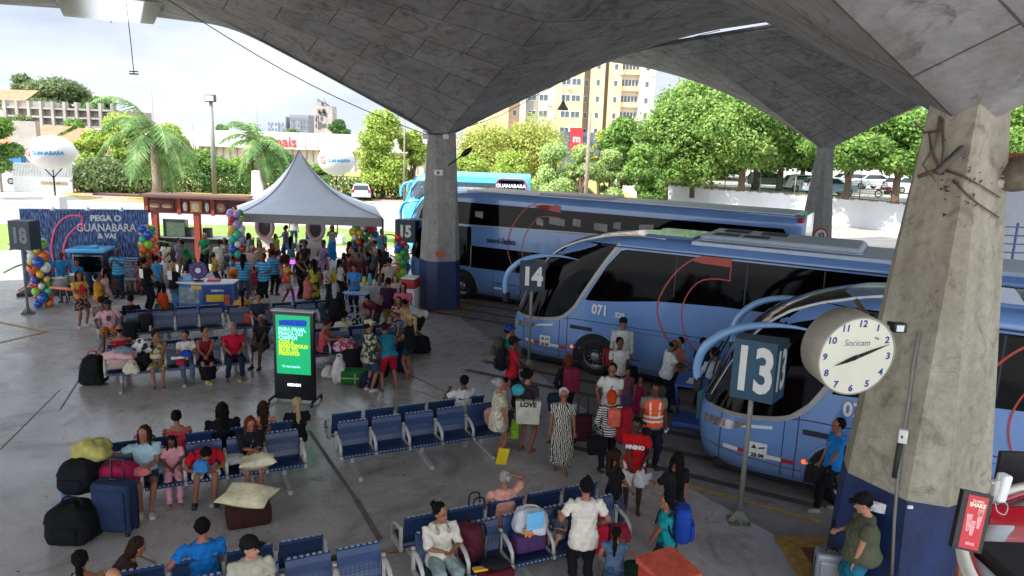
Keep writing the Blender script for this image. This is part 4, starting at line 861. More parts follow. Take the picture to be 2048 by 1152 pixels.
q = PY(2030, 345, 9.5); DO = thing('horn_loudspeaker', 'brownish domed horn lamp at the right edge near the column', 'lamp', q)
mb = MB(); mb.ell((.12, 0, 0), (.34, .3, .2), 0, rot=Matrix.Rotation(R(-30), 3, 'Y')); mb.build('dome', mat('dirty_dome', '6d6353', .4, var=.35), DO); mb = MB(); mb.tube([(-.1, 0, -.1), (-.3, .05, -.18)], [.1, .07]); mb.build('neck', GREYF, DO)
# ================================================================ EVENT AREA
TENTW = mat('white_tent_fabric', 'b9c0cc', .7, var=.06, scale=1.2, bump=.6, bscale=1.6); TENTD = mat('shade_grey_tent_fabric', '8d8b8a', .8, var=.06)  # valance colour greyed for the shade it hangs in; seams share it
tc_ = [Vector((-11.15, 30.4, 2.72)), Vector((-5.35, 30.4, 2.72)), Vector((-6.75, 36.0, 2.72)), Vector((-13.0, 34.8, 2.72))]
TN = thing('marquee_tent', 'white peaked marquee tent with shade-toned valance in front of the lawn', 'tent', (0, 0, 0))
pk = Vector((-9.45, 33.0, 5.25)); mb = MB(); rings = []
for k in range(15):
    f = k/14; g_ = 1-f; hh = (f**2.1); rg = []
    for a in range(4):
        for j in range(6):
            e = tc_[a].lerp(tc_[(a+1) % 4], j/6); q = e.lerp(Vector((pk.x, pk.y, e.z)), f); sagv = 0
            q.z = 2.72+(pk.z-2.72)*(.42*f+.58*f**3.2); rg.append(q)
    rings.append(rg)
mb.loft(rings, 0, True, False, True); mb.build('canopy', TENTW, TN); mb = MB()
for a in range(4): mb.tube([r_[a*6]+Vector((0, 0, .01)) for r_ in rings], .02, 0, 5)
mb.build('seam', TENTD, TN)
mb = MB()
for a in range(4):
    p, q = tc_[a], tc_[(a+1) % 4]; o = (p-q).cross(Vector((0, 0, 1))).normalized()*.02
    mb.add([p+o, q+o, q+o-Vector((0, 0, .36)), p+o-Vector((0, 0, .36))], [(0, 1, 2, 3)])
mb.build('valance', TENTD, TN)
for a in range(4): mb = MB(); p = tc_[a]; mb.tube([(p.x, p.y, 0), (p.x, p.y, 2.7)], .045, 0, 6); mb.build('pole', mat('tent_pole', '4a4d55', .5), TN)
# kiosk
KB = mat('brick_red_kiosk', '8c3420', .6, var=.15); KD = mat('dark_maroon_board', '4a1618', .6, var=.2); KR = mat('kiosk_roof', '5a3a30', .7, var=.2); DARKM = mat('dark_interior', '1d1a1c', .8)
KS = thing('snack_kiosk', 'dark red snack kiosk with pictures of sandwiches on its fascia', 'kiosk', (0, 33.4, 0))
X = lambda px, Y=33.4: (px-1024)/1500*Y*1.02
mb = MB(); mb.box(X(292), X(500), -.2, .9, 3.02, 3.1); mb.box(X(205), X(300), -.35, .25, 2.98, 3.06); mb.box(X(300), X(520), -.4, -.2, 2.98, 3.08); mb.build('roof', KR, KS)
mb = MB(); mb.box(X(298), X(500), -.1, .0, 2.28, 2.98); fa = mb.build('fascia', KD, KS)
mb = MB()
for px in (300, 364, 430): mb.box(X(px), X(px)+.16, -.16, -.1, 2.24, 2.98)
mb.build('fascia_post', KB, fa)
for i, (a, b_, m, s) in enumerate(((306, 358, 'sandwich_picture', 'a07048'), (373, 386, 'bottle_picture', 'c9b8a8'), (389, 412, 'snack_picture', 'c07830'), (417, 428, 'cup_picture', 'c6c0c0'), (438, 462, 'coffee_picture', '9c7c60'))):
    mb = MB(); mb.rbox(X(a), X(b_), -.12, -.1, 2.36, 2.86, .02, 0 if 'snack' not in m else 1); xm = (X(a)+X(b_))/2; wd = X(b_)-X(a)
    for k in range(2 if wd > .6 else 1): mb.ell((xm+(k-.5)*wd*.48 if wd > .6 else xm, -.125, 2.6), (wd*(.22 if wd > .6 else .36), .02, .11 if wd > .6 else .2), 1 if 'snack' not in m else 2); mb.ell((xm+(k-.5)*wd*.48 if wd > .6 else xm, -.135, 2.56), (wd*.18, .02, .04), 2)
    mb.build(m, [mat('picture_maroon', '5a1c20', .5), mat('poster_'+m, s, .5, var=.2, scale=7), mat('picture_cream', 'cbb79a', .5)], fa)
for px in (310, 393, 470): mb = MB(); mb.box(X(px), X(px)+.26, -.06, .16, 0, 2.3); mb.build('post', KB, KS)
mb = MB(); mb.box(X(318), X(500), .1, .7, 0, 1.15); mb.build('counter', DARKM, KS); mb = MB(); mb.box(X(318), X(500), .0, .8, 1.15, 1.2); mb.build('counter_top', mat('steel_top', '8a8c8e', .3, metal=.5), KS)
mb = MB(); mb.box(X(330), X(372), .1, .5, 1.22, 1.95); mb.build('glass_display', mat('greenish_glass', '506050', .1, var=.3, scale=12), KS)
for a_, b_ in ((375, 388), (405, 420)): MB().box(X(a_), X(b_), .2, .5, 1.2, 1.62).build('appliance', mat('grey_appliance', '3b3d40', .5, var=.3), KS)
mb = MB(); mb.box(X(330), X(332), .05, .1, 1.2, 2.0); mb.box(X(371), X(373), .05, .1, 1.2, 2.0); mb.box(X(330), X(373), .05, .1, 1.95, 2.0); mb.build('display_frame', mat('grey_appliance', '3b3d40', .5, var=.3), KS)
for k in range(6): 
    mb = MB(); mb.box(X(292), X(322), -.9+k*.02, -.4, .5+k*.22, .56+k*.22); mb.build('shelf', DARKM, KS)
rr = random.Random(11); mb = MB()
for k in range(5):
    for j in range(7): x = X(293)+.07+j*.09; mb.box(x, x+.07, -.85, -.6, .56+k*.22, .56+k*.22+rr.uniform(.06, .13), rr.randrange(4))
mb.build('packet_row', [mat('packet_red', 'b02a30', .5), mat('packet_white', 'c8c4bc', .5), mat('packet_yellow', 'd0a030', .5), mat('packet_blue', '3060a0', .5)], KS)
# backdrop wall
q0 = Vector((-18.1, 27.3, 0)); q1 = Vector((-13.95, 28.4, 0)); bd_ = q1-q0; brz = math.atan2(bd_.y, bd_.x); BL = bd_.length
BW = thing('event_backdrop', 'dark blue event backdrop wall with white lettering and a red arc', 'backdrop', q0, brz)
def rainmat():
    m = mat('streaked_blue_print', '17306e', .5, var=0); t = m.node_tree; b = t.nodes['Principled BSDF']; tx = N(t, 'ShaderNodeTexCoord'); mp_ = t.nodes.new('ShaderNodeMapping'); mp_.inputs['Scale'].default_value = (16, 1, 2.2)
    n = N(t, 'ShaderNodeTexNoise', Scale=1.6, Detail=3.); r = N(t, 'ShaderNodeValToRGB'); e = r.color_ramp.elements; e[0].position = .46; e[1].position = .68; e[0].color = (*col('14275f'), 1); e[1].color = (*col('6f9ad0'), 1)
    t.links.new(tx.outputs['Object'], mp_.inputs[0]); t.links.new(mp_.outputs[0], n.inputs['Vector']); t.links.new(n.outputs[0], r.inputs[0]); t.links.new(r.outputs[0], b.inputs['Base Color']); return m
mb = MB(); mb.box(0, BL, 0, .15, .1, 2.95); mb.build('wall_panel', rainmat(), BW)
text('PEGA O', .3, face_m((2.85, -.02, 2.62), (0, -1, 0)), WHT, BW, 'backdrop_lettering', .012); text('GUANABARA', .42, face_m((2.85, -.02, 2.26), (0, -1, 0)), WHT, BW, 'backdrop_lettering', .006, sx=.8); text('& VAI', .26, face_m((2.85, -.02, 1.95), (0, -1, 0)), WHT, BW, 'backdrop_lettering', .01)
NR = mat('pink_red_line', 'd0506a', .5, var=0, emit=.15)
mb = MB(); mb.tube([(x, -.04, z) for x, z in smooth_curve([(2.05, 2.72), (1.6, 2.7), (1.2, 2.35), (1.0, 1.8), (.95, 1.3), (1.05, .6)])], .03); mb.tube([(x, -.04, z) for x, z in smooth_curve([(2.05, 2.3), (1.8, 2.25), (1.5, 1.9), (1.35, 1.4), (1.4, .8), (1.6, .3)])], .03); mb.tube([(2.05, -.04, 2.72), (2.05, -.04, 2.3)], .03); mb.build('arc_tube', NR, BW)
for x in (1.15, 2.3, 3.45): mb = MB(); mb.tube([(x, .1, 2.95), (x, -.15, 3.05), (x, -.2, 2.98)], .02, 0, 6); mb.ell((x, -.2, 2.95), (.09, .05, .04), 0); mb.build('spot_lamp', WHT, BW)
mb = MB(); mb.box(.2, BL+.2, -1.6, 0, .0, .12); mb.build('stage_platform', DARKM, BW)
# photo prop: small bus front on the stage
PB = thing('prop_bus', 'small blue bus shaped photo booth standing on the backdrop stage', 'prop', (-15.35, 26.75, .12), R(8))
mb = MB(); mb.rbox(-.5, .62, -.3, .5, .1, 1.45, .12); mb.build('body', mat('prop_blue_black', '16233c', .3, coat=.4), PB); mb = MB(); mb.rbox(-.62, .72, -.5, .6, 1.45, 1.58, .06); mb.rbox(.1, .35, -.2, .1, 1.58, 1.68, .04); mb.build('roof', LBLUE, PB)
mb = MB(); mb.box(-.4, .52, -.315, -.3, .75, 1.3); mb.build('windscreen', BGLS, PB)
for x in (-.2, .32): mb = MB(); mb.ell((x, -.32, .52), (.15, .04, .15), 0); mb.build('headlight', WHT, PB)
for x in (.9, 1.25): 
    c_ = thing('booth_chair', 'grey striped %s chair of the pair on the backdrop stage' % ('left' if x < 1 else 'right'), 'chair', (-15.35+x+.15, 26.9, .12), R(10), 'chairs on the backdrop stage')
    mb = MB(); mb.rbox(-.22, .22, -.2, .2, .42, .5, .04); mb.build('seat', GREYF, c_); mb = MB(); mb.rbox(-.22, .22, .16, .24, .5, 1.2, .03); mb.build('backrest', cloth('5a6684', 'a8b0c8', 'stripe', 3), c_)
    for a in (-.18, .18): MB().tube([(a, -.16, 0), (a, -.16, .42)], .02).tube([(a, .16, 0), (a, .16, .42)], .02).build('leg', GREYF, c_)
# promo counter with prize wheel
q = G(408, 622); PC = thing('promo_counter', 'curved blue promotional counter with yellow price panel and white top', 'counter', (q.x, q.y, 0), R(4))
def crv(x): return -.25*(1-(x/1.05)**2)
xs = np.linspace(-1.02, 1.02, 13); mb = MB()
mb.loft([[(x, crv(x), z) for x in xs]+[(x, .45, z) for x in reversed(xs)] for z in (0, .98)], 0, False); mb.build('front_panel', mat('promo_blue', '34609c', .5, var=.1), PC)
mb = MB(); mb.loft([[(x*1.05, crv(x)-.06, z) for x in xs]+[(x*1.05, .5, z) for x in reversed(xs)] for z in (.98, 1.03)], 0, False); mb.build('top', WHT, PC)
def cpanel(x0, x1, z0, z1, m, nm, off=.01):
    mb = MB(); X_ = np.linspace(x0, x1, 5); mb.loft([[(x, crv(x)-off, z) for x in X_] for z in (z0, z1)], 0, True, False, False, closed=False); return mb.build(nm, m, PC)
cpanel(.08, .95, .05, .93, mat('promo_dark_blue', '1d3f86', .5, var=.1), 'printed_panel'); cpanel(.18, .72, .38, .62, mat('promo_yellow', 'd9b92c', .5, var=.1), 'yellow_price_band', .016); cpanel(.74, .9, .25, .6, mat('promo_orange', 'd0603a', .5, var=.3), 'orange_spot', .016)
cpanel(-.75, -.05, .3, .85, mat('promo_picture', '7c8c94', .5, var=.6, scale=5), 'photo_panel'); cpanel(-.3, .04, .8, .93, mat('promo_yellow2', 'dba82c', .5, var=.05), 'yellow_tab', .016)
text('LANÇAMENTO', .1, face_m((.42, crv(.42)-.02, .76), (0, -1, 0)), WHT, PC, 'lettering', .003)
PW = thing('prize_wheel', 'purple prize wheel standing on the blue counter', 'wheel', (q.x-.1, q.y-.05, 1.05), R(4))
mb = MB(); mb.cyl((0, -.03, .36), (0, .02, .36), .3, 0, 28); mb.build('disc', mat('prize_purple', '3c2a66', .4, var=.3, scale=8), PW); mb = MB(); mb.cyl((0, -.05, .36), (0, -.03, .36), .09, 0, 16); mb.build('hub', WHT, PW); mb = MB(); mb.rbox(-.16, .16, -.1, .1, 0, .04, .02); mb.tube([(0, .05, .02), (0, .04, .36)], .02); mb.build('stand', BLKP, PW)
mb = MB()
for k in range(12): a = 2*math.pi*k/12; mb.ell((.22*math.cos(a), -.035, .36+.22*math.sin(a)), (.03, .01, .03), k % 2, 6, 4)
mb.build('number_dot', [mat('dot_pink', 'b0406a', .5), mat('dot_blue', '3a78b8', .5)], PW)
tag(MB().box(-.2, .2, -.12, .12, 0, .06).build('magenta_box', mat('magenta_box_paint', 'b02a5a', .5), None, (q.x+.35, q.y+.1, 1.03), R(10)), 'small magenta box lying on the white counter top', 'box')
tag(MB().rbox(-.25, .25, -.12, .12, 0, .14, .04).build('blue_cap_pile', mat('pale_blue_fabric', '6ea8cc', .8, var=.2), None, (q.x-.6, q.y+.05, 1.03)), 'pile of pale blue fabric on the white counter top beside the wheel', 'fabric')
# advertising globes
def globe(px, py, rx, ry, Y, foot, label, txt=True):
    c = PY(px, py, Y); k = Y/1500*1.02; a = rx*k; b = ry*k
    g = thing('advertising_balloon', label, 'balloon', (c.x, c.y, 0), R(0), 'white advertising globes on stands')
    mb = MB(); mb.ell((0, 0, c.z), (a, a, b), 0, 32, 20); mb.build('globe', mat('white_globe_fabric', 'd9d8d2', .55, var=.03, bump=.08, bscale=3), g)
    gm = mat('globe_blue_ink', '1f86b8', .5, var=0); gr = mat('globe_red_ink', 'd04a40', .5, var=0)
    word = 'GUANABARA'; 
    for i, ch in enumerate(word):
        th = R(-12+ i*(8.4)); r_ = a*1.004
        text(ch, a*.24, Matrix.Translation((0, 0, c.z-.0)) @ face_m((r_*math.sin(th), -r_*math.cos(th), 0), (math.sin(th), -math.cos(th), 0)), gm, g, 'globe_lettering', .006)
    th = R(-33); text('G', a*.55, face_m((a*1.004*math.sin(th), -a*1.004*math.cos(th), c.z), (math.sin(th), -math.cos(th), 0)), gr, g, 'globe_emblem', .01)
    mb = MB(); zb = c.z-b
    for s_ in (-.5, 0, .5): mb.tube([(s_*a, 0, zb+b*.22 if s_ else zb), (0, 0, zb-.35)], .025, 0, 5)
    mb.tube([(0, 0, foot), (0, 0, zb-.3)], .04, 0, 6); mb.build('stand', BLKP, g)
    mb = MB(); mb.rbox(-.36, .36, -.3, .3, 0, foot, .05); mb.build('pedestal', WHT, g); return g
globe(103, 305, 43, 33, 33, 2.9, 'white globe with blue and red lettering above the dark blue backdrop')
globe(673, 320, 35, 30, 41, .5, 'white globe with blue lettering behind the peak of the marquee')
# balloon columns
BALC = [mat('balloon_'+n, c, .22, var=0, coat=.3) for n, c in (('red', 'c02a2a'), ('yellow', 'dcae34'), ('green', '2f9a48'), ('blue', '2458b0'), ('white', 'd8d8cc'), ('lime', '8cc43a'), ('orange', 'd8682a'), ('pink', 'd080a8'), ('teal', '3ab898'), ('lilac', 'a890c8'))]
BALL = [MB().ell((0, 0, 0), (.15, .15, .165), 0, 12, 9).mesh('balloon', [m]) for m in BALC]
def balloons(p, h, label, seed, lean=0., n=None, r=.2):
    root = thing('balloon_column', label, 'balloons', p, 0, 'columns of coloured balloons'); rr = random.Random(seed); lv = int(h/.2)
    for k in range(lv):
        for j in range(3):
            a = 2*math.pi*(j/3)+k*1.05; z = .16+k*.2; s = rr.uniform(.68, 1.22)
            o = obj('balloon', BALL[rr.choices(range(10), (5, 4, 4, 4, 4, 4, 3, 1, 2, 1))[0]], root, (r*math.cos(a)+lean*z, r*math.sin(a), z)); o.scale = (s, s, s)
    mb = MB(); mb.tube([(0, 0, 0), (lean*h, 0, h)], .03); mb.build('stem', WHT, root)
    for k in range(4):
        a = rr.uniform(0, 6.3); z = rr.uniform(.5, h); mb = MB(); mb.tube(smooth_curve([(lean*z, 0, z), (lean*z+.5*math.cos(a), .3*math.sin(a), z+rr.uniform(-.1, .2)), (lean*z+.9*math.cos(a), .5*math.sin(a), z+rr.uniform(-.2, .25))]), .028); mb.build('long_balloon', BALC[rr.choice((2, 6, 4, 0))], root)
q = G(72, 618); balloons((q.x+.1, q.y+.3, 0), 2.35, 'balloon column wound round the pole of sign 18', 1, -.04)
q = PY(298, 520, 28.3); balloons((q.x, q.y, .1), 2.3, 'balloon column at the right end of the dark blue backdrop', 2)
q = PY(474, 500, 29.8); balloons((q.x, q.y, 0), 2.9, 'balloon column at the left front corner of the marquee', 3)
q = PY(716, 490, 31.5); balloons((q.x, q.y, 0), 2.5, 'balloon column under the right side of the marquee, multicoloured', 4)
q = PY(741, 490, 32.5); balloons((q.x, q.y, 0), 2.2, 'balloon column right beside the marquee pole, red and green on top', 5)
q = PY(803, 560, 29.2); balloons((q.x, q.y, 0), 2.4, 'balloon column standing below sign 15', 6)
# long twisted balloons at left
tag(MB().tube(smooth_curve([G(8, 545, .9), G(40, 530, 1.2), G(85, 520, 1.0)]), .03).build('long_balloon', BALC[2]), 'long green twisting balloon left of the sign 18 column', 'balloon')
tag(MB().tube([G(100, 575, .95), G(155, 580, .95)], .045).build('long_balloon', BALC[6]), 'orange long balloon lying across the drums', 'balloon')
# drums
for px, py, l in ((122, 585, 'left'), (148, 578, 'right')):
    q = G(px, py+25); d = thing('drum', 'white banded %s drum in front of the two percussionists' % l, 'drum', (q.x, q.y, 0)); mb = MB(); mb.cyl((0, 0, .62), (0, 0, .95), .25, 0, 20); mb.build('shell', mat('drum_shell', '9c9690', .4, var=.2), d); mb = MB(); mb.cyl((0, 0, .95), (0, 0, .965), .255, 0, 20); mb.build('drum_head', WHT, d)
    for a in (0, 2.1, 4.2): MB().tube([(.2*math.cos(a), .2*math.sin(a), .65), (.3*math.cos(a), .3*math.sin(a), 0)], .014).build('leg', GREYF, d)
# salon furniture
PINK = mat('pale_pink_vanity', 'c9a6a4', .5, var=.1); GLSM = mat('dark_mirror', '4a4446', .15, var=.2)
for i, (px, l) in enumerate(((531, 'left'), (632, 'right'))):
    q = PY(px, 500, 33.8); v_ = thing('vanity_mirror', '%s pink oval mirror on a vanity under the marquee' % l, 'mirror', (q.x, q.y, 0)); mb = MB(); ring = [(.36*math.cos(2*math.pi*k/24), 0, 1.75+.5*math.sin(2*math.pi*k/24)) for k in range(25)]; mb.tube(ring, .1, 0, 8, cap=False); mb.build('oval_frame', PINK, v_)
    mb = MB(); mb.ell((0, 0, 1.75), (.3, .02, .42), 0); mb.build('glass', GLSM, v_); mb = MB(); mb.rbox(-.4, .4, -.25, .25, .7, .8, .03); mb.rbox(-.34, .34, -.2, .2, 0, .7, .02); mb.rbox(-.42, .42, .05, .15, .8, 1.25, .03); mb.build('cabinet', mat('white_vanity', 'c8c0bc', .5), v_)
q = PY(597, 535, 31.2); v_ = thing('lit_table', 'table with glowing purple edge under the marquee', 'table', (q.x, q.y, 0)); mb = MB(); mb.box(-.8, .8, -.3, .3, .72, .78); mb.build('tabletop', WHT, v_); mb = MB(); mb.box(-.8, .1, -.32, -.305, .62, .78); mb.build('light_strip', mat('purple_glow', 'b050d8', .5, var=0, emit=1.2), v_)
for a in (-.75, .75): MB().box(a-.03, a+.03, -.25, .25, 0, .72).build('leg', BLKP, v_)
q = PY(641, 525, 32.0); v_ = thing('pink_chest', 'bright pink red chest beside the long haired seated woman', 'chest', (q.x, q.y, 0)); MB().rbox(-.33, .33, -.3, .3, 0, .62, .04).build('body', mat('hot_pink', 'd02a58', .5), v_); MB().rbox(-.35, .35, -.32, .32, .62, .72, .03).build('lid', WHT, v_)
tag(sheet('pink_mat', [(q.x+.2, q.y-1.2), (q.x+1.5, q.y-1.2), (q.x+1.6, q.y+.2), (q.x+.3, q.y+.2)], .02, mat('pink_mat_fabric', 'c05a88', .8), 'thing'), 'pink floor mat beside the red chest', 'mat')
q = PY(592, 500, 34.6); v_ = thing('white_bin', 'white cabinet with a brown item on top under the marquee', 'cabinet', (q.x+.35, q.y, 0)); MB().rbox(-.28, .28, -.25, .25, 0, .95, .03).build('body', WHT, v_); MB().ell((0, 0, 1.02), (.2, .2, .12), 0).build('item', BROWN, v_)
# white cloth table
q = G(741, 612); v_ = thing('cloth_table', 'round table under a white cloth beside the beige shirted man', 'table', (q.x, q.y, 0))
mb = MB(); rr = random.Random(2); mb.loft([[((.55+.0*z)*(1+.07*math.sin(7*a)*(1-z/.8))*math.cos(a), .5*(1+.07*math.sin(7*a)*(1-z/.8))*math.sin(a), z) for a in [2*math.pi*k/40 for k in range(40)]] for z in (.02, .4, .76, .8)], 0, True); mb.build('tablecloth', mat('grey_white_cloth', 'a9a9ae', .9, var=.08, bump=.3, bscale=5), v_)
for dx, c_, h in ((-.2, 'c8cc50', .3), (.0, '58a8b8', .42), (.15, 'd0d0c8', .2), (.35, '7a5a34', .35)): tag(MB().tube([(0, 0, 0), (0, 0, h*.7), (0, 0, h)], [.07, .07, .03], 0, 10).build('bottle', mat('bottle_'+c_, c_, .3), None, (q.x+dx, q.y-.1, .8)), {'c8cc50': 'yellow green bottle', '58a8b8': 'tall teal bottle', 'd0d0c8': 'short white bottle', '7a5a34': 'brown bottle'}[c_]+' standing on the white cloth table', 'bottle', 'bottles on the cloth table')
# white and red cabinet by the column
q = G(824, 617); v_ = thing('freezer_cabinet', 'white and red cabinet with a black handle mark against the middle column', 'cabinet', (q.x-.05, q.y-.1, 0), R(-12)); MB().rbox(-.26, .26, -.3, .3, 0, .8, .03).build('body', WHT, v_); MB().rbox(-.26, .26, -.3, .3, .8, 1.12, .03).build('red_lid', mat('cabinet_red', 'a82a28', .5), v_); MB().rbox(-.26, .26, -.28, .3, 1.12, 1.18, .02).build('white_top', WHT, v_); MB().box(-.1, .14, -.315, -.3, .56, .6).box(0, .1, -.315, -.3, .42, .56).build('handle_mark', BLKP, v_)
# strollers and toy carts between kiosk and counter
for i, (px, py, c_, l) in enumerate(((455, 560, '3a4450', 'grey baby stroller'), (345, 600, 'a8a29a', 'pale baby stroller'), (478, 590, 'c8702a', 'orange toy stroller'), (505, 585, 'c84a2a', 'red toy ladder frame'))):
    q = G(px, py); v_ = thing('stroller', l+(' near the kiosk', ' behind the black shirted couple', ' right of the blue counter', ' behind the man in blue stripes')[i], 'stroller', (q.x, q.y, 0), R(30*i)); m_ = mat('stroller_'+c_, c_, .7, var=.2)
    MB().tube(smooth_curve([(-.2, -.25, .5), (-.2, .1, .42), (-.2, .3, .75), (-.2, .35, 1.0)]), .02).tube(smooth_curve([(.2, -.25, .5), (.2, .1, .42), (.2, .3, .75), (.2, .35, 1.0)]), .02).tube([(-.2, .35, 1.0), (.2, .35, 1.0)], .02).tube([(-.2, -.3, .12), (-.2, .2, .7)], .015).tube([(.2, -.3, .12), (.2, .2, .7)], .015).tube([(-.2, .35, .12), (-.2, -.1, .6)], .015).tube([(.2, .35, .12), (.2, -.1, .6)], .015).build('frame', GREYF, v_)
    mb = MB(); mb.loft([[(x*.19, y, z) for x, y, z in ((-1, -.25, .46), (1, -.25, .46), (1, -.25, .5), (-1, -.25, .5))], [(x*.19, y, z) for x, y, z in ((-1, .1, .4), (1, .1, .4), (1, .08, .46), (-1, .08, .46))], [(x*.19, y, z) for x, y, z in ((-1, .32, .8), (1, .32, .8), (1, .28, .82), (-1, .28, .82))]], 0, True); mb.ell((0, .22, .88), (.21, .2, .14), 0); mb.build('seat', m_, v_)
    for x in (-.2, .2):
        for y in (-.3, .35): MB().tube([(x-.02, y, .1), (x+.02, y, .1)], .1, 0, 12).build('wheel', BLK, v_)
# ---------------------------------------------------------------- bags
def backpack(p, rz, c, label, s=1., rx=0., nm='backpack', cat='backpack'):
    root = thing(nm, label, cat, p, rz); root.rotation_euler = (rx, 0, rz); root.scale = (s, s, s); m = cloth(c)
    mb = MB(); mb.rbox(-.16, .16, -.1, .1, 0, .46, .085); mb.build('body', m, root); mb = MB(); mb.rbox(-.12, .12, .08, .15, .04, .25, .035); mb.build('front_pocket', m, root)
    mb = MB()
    for x in (-.09, .09): mb.tube(smooth_curve([(x, -.09, .43), (x*1.2, -.17, .36), (x*1.3, -.17, .2), (x, -.1, .06)]), .016, 0, 6)
    mb.tube([(-.03, -.06, .46), (0, -.07, .5), (.03, -.06, .46)], .01); mb.build('strap', cloth('1c1c20'), root); return root
def suitcase(p, rz, c, label, w=.42, d=.27, h=.66, handle=.38, soft=True):
    root = thing('suitcase', label, 'suitcase', p, rz); m = cloth(c) if soft else mat('hard_shell_'+c, c, .35, metal=.3, var=.08)
    mb = MB(); mb.rbox(-w/2, w/2, -d/2, d/2, .06, h, .06); b_ = mb.build('body', m, root)
    mb = MB()
    for y in (-d/2+.07, d/2-.07): mb.tube([(-w/2-.002, y, .12), (-w/2-.004, y, h-.08), (-w/2+.06, y, h-.005), (w/2-.06, y, h-.005), (w/2+.004, y, h-.08), (w/2+.002, y, .12)], .008, 0, 5)
    mb.build('zip_line', mat('zip_black', '0c0c0e', .4, var=0), root)
    mb = MB(); mb.rbox(-w/2+.05, w/2-.05, -d/2-.03, -d/2+.01, .12, h-.1, .03); mb.build('front_panel', m, root)
    for x_ in (-w/2+.03, w/2-.07):
        for y_ in (-d/2+.03, d/2-.03): MB().tube([(x_, y_, .04), (x_+.04, y_, .04)], .035, 0, 8).build('wheel', BLKP, root)
    if handle: mb = MB(); mb.tube([(-.1, d/2-.04, h-.02), (-.1, d/2-.04, h+handle), (.1, d/2-.04, h+handle), (.1, d/2-.04, h-.02)], .014, 0, 6); mb.build('pull_handle', mat('handle_grey', '2c2c30', .4), root)
    mb = MB(); mb.tube([(-.08, 0, h), (-.06, 0, h+.03), (.06, 0, h+.03), (.08, 0, h)], .012); mb.build('carry_handle', BLKP, root)
    return root
def lump(p, r, c, label, nm='bag', cat='bag', seed=1, rz=0., pat=None, c2=None, jit=.09, handle=None, flat=False):
    root = thing(nm, label, cat, p, rz); m = cloth(c, c2, pat, 9) if pat else cloth(c); rr = random.Random(seed); ph = [rr.uniform(0, 6.3) for _ in range(6)]
    soft = nm in ('bundle', 'cloth', 'cloth_bundle', 'blanket', 'jacket', 'garment', 'cap', 'carrier_bag', 'net_bag'); e = .8 if soft else .5; mb = MB(); nu, nv = 30, 16; vs = []; fs = []
    sg = lambda v, e: math.copysign(abs(v)**e, v)
    for i in range(nv+1):
        th = math.pi*i/nv
        for j in range(nu):
            a = 2*math.pi*j/nu; x = sg(math.sin(th), e)*sg(math.cos(a), e); y = sg(math.sin(th), e)*sg(math.sin(a), e); z = sg(math.cos(th), e)
            k = 1+(.1 if soft else .045)*(math.sin(3*a+ph[0]+2*z)+math.sin(5*a-3*z+ph[1])*.7+math.sin(9*z+2*a+ph[2])*.5)+(.04 if soft else .015)*math.sin(13*a+7*z+ph[3]); tp = 1-.16*z*(1 if not nm == 'carrier_bag' else 2.2)
            vs.append((x*r[0]*k*tp, y*r[1]*k*tp, max(0, r[2]+z*r[2]*(1+(k-1)*.6))))
    for i in range(nv):
        for j in range(nu): q = (j+1) % nu; fs.append((i*nu+j, (i+1)*nu+j, (i+1)*nu+q, i*nu+q))
    mb.add(vs, fs, 0, True); mb.build('body', m, root)
    if not soft:
        mb = MB(); mb.tube([(r[0]*.95*math.cos(t_), -r[1]*.75, r[2]*(1.15+.62*math.sin(t_))) for t_ in [math.pi*k/8 for k in range(9)]], .008, 0, 5); mb.rbox(-r[0]*.6, r[0]*.6, -r[1]*1.12, -r[1]*.6, r[2]*.25, r[2]*1.05, r[1]*.18); mb.build('front_pocket', m, root)
    if nm == 'carrier_bag':
        mb = MB()
        for s_ in (-1, 1): mb.tube(smooth_curve([(-r[0]*.45, s_*.02, r[2]*1.8), (-r[0]*.3, s_*.03, r[2]*2.15), (r[0]*.3, s_*.03, r[2]*2.15), (r[0]*.45, s_*.02, r[2]*1.8)]), .012, 0, 5)
        mb.build('handle', m, root)
    if handle: mb = MB(); mb.tube(smooth_curve([(-r[0]*.5, 0, r[2]*1.8), (-r[0]*.3, 0, r[2]*2.25), (r[0]*.3, 0, r[2]*2.25), (r[0]*.5, 0, r[2]*1.8)]), .014); mb.build('handle', cloth(handle), root)
    return root
def lump_old(p, r, c, label, nm='bag', cat='bag', seed=1, rz=0., pat=None, c2=None, jit=.09, handle=None, flat=False):
    root = thing(nm, label, cat, p, rz); random.seed(seed); m = cloth(c, c2, pat, 9) if pat else cloth(c)
    mb = MB(); mb.ell((0, 0, r[2]*.92), r, 0, 16, 10, jit=jit)
    mb.v = [(x*(1+.25*max(0, 1-z/(r[2]*1.2))), y*(1+.25*max(0, 1-z/(r[2]*1.2))), max(z, 0.0)) for x, y, z in mb.v]; mb.build('sack' if not flat else 'body', m, root)
    if handle: mb = MB(); mb.tube(smooth_curve([(-r[0]*.5, 0, r[2]*1.5), (-r[0]*.3, 0, r[2]*2.1), (r[0]*.3, 0, r[2]*2.1), (r[0]*.5, 0, r[2]*1.5)]), .014); mb.build('handle', cloth(handle), root)
    return root
def tote(p, rz, c, label, w=.4, h=.36, d=.12, hc='1c1c20', word=None):
    root = thing('tote_bag', label, 'bag', p, rz); mb = MB(); mb.loft([[(x*(1+.12*z/h), y, z) for x, y in ((-w/2, -d/2), (w/2, -d/2), (w/2, d/2), (-w/2, d/2))] for z in (0, h*.5, h)], 0, False); mb.build('body', cloth(c), root)
    mb = MB()
    for y in (-d/2, d/2): mb.tube(smooth_curve([(-w*.22, y, h), (-w*.16, y, h+.18), (w*.16, y, h+.18), (w*.22, y, h)]), .012)
    mb.build('handle', cloth(hc), root)
    if word: text(word, .13, face_m((0, -d/2-.012, h*.86), (0, -1, 0)), BLKP, root, 'lettering', .006)
    return root
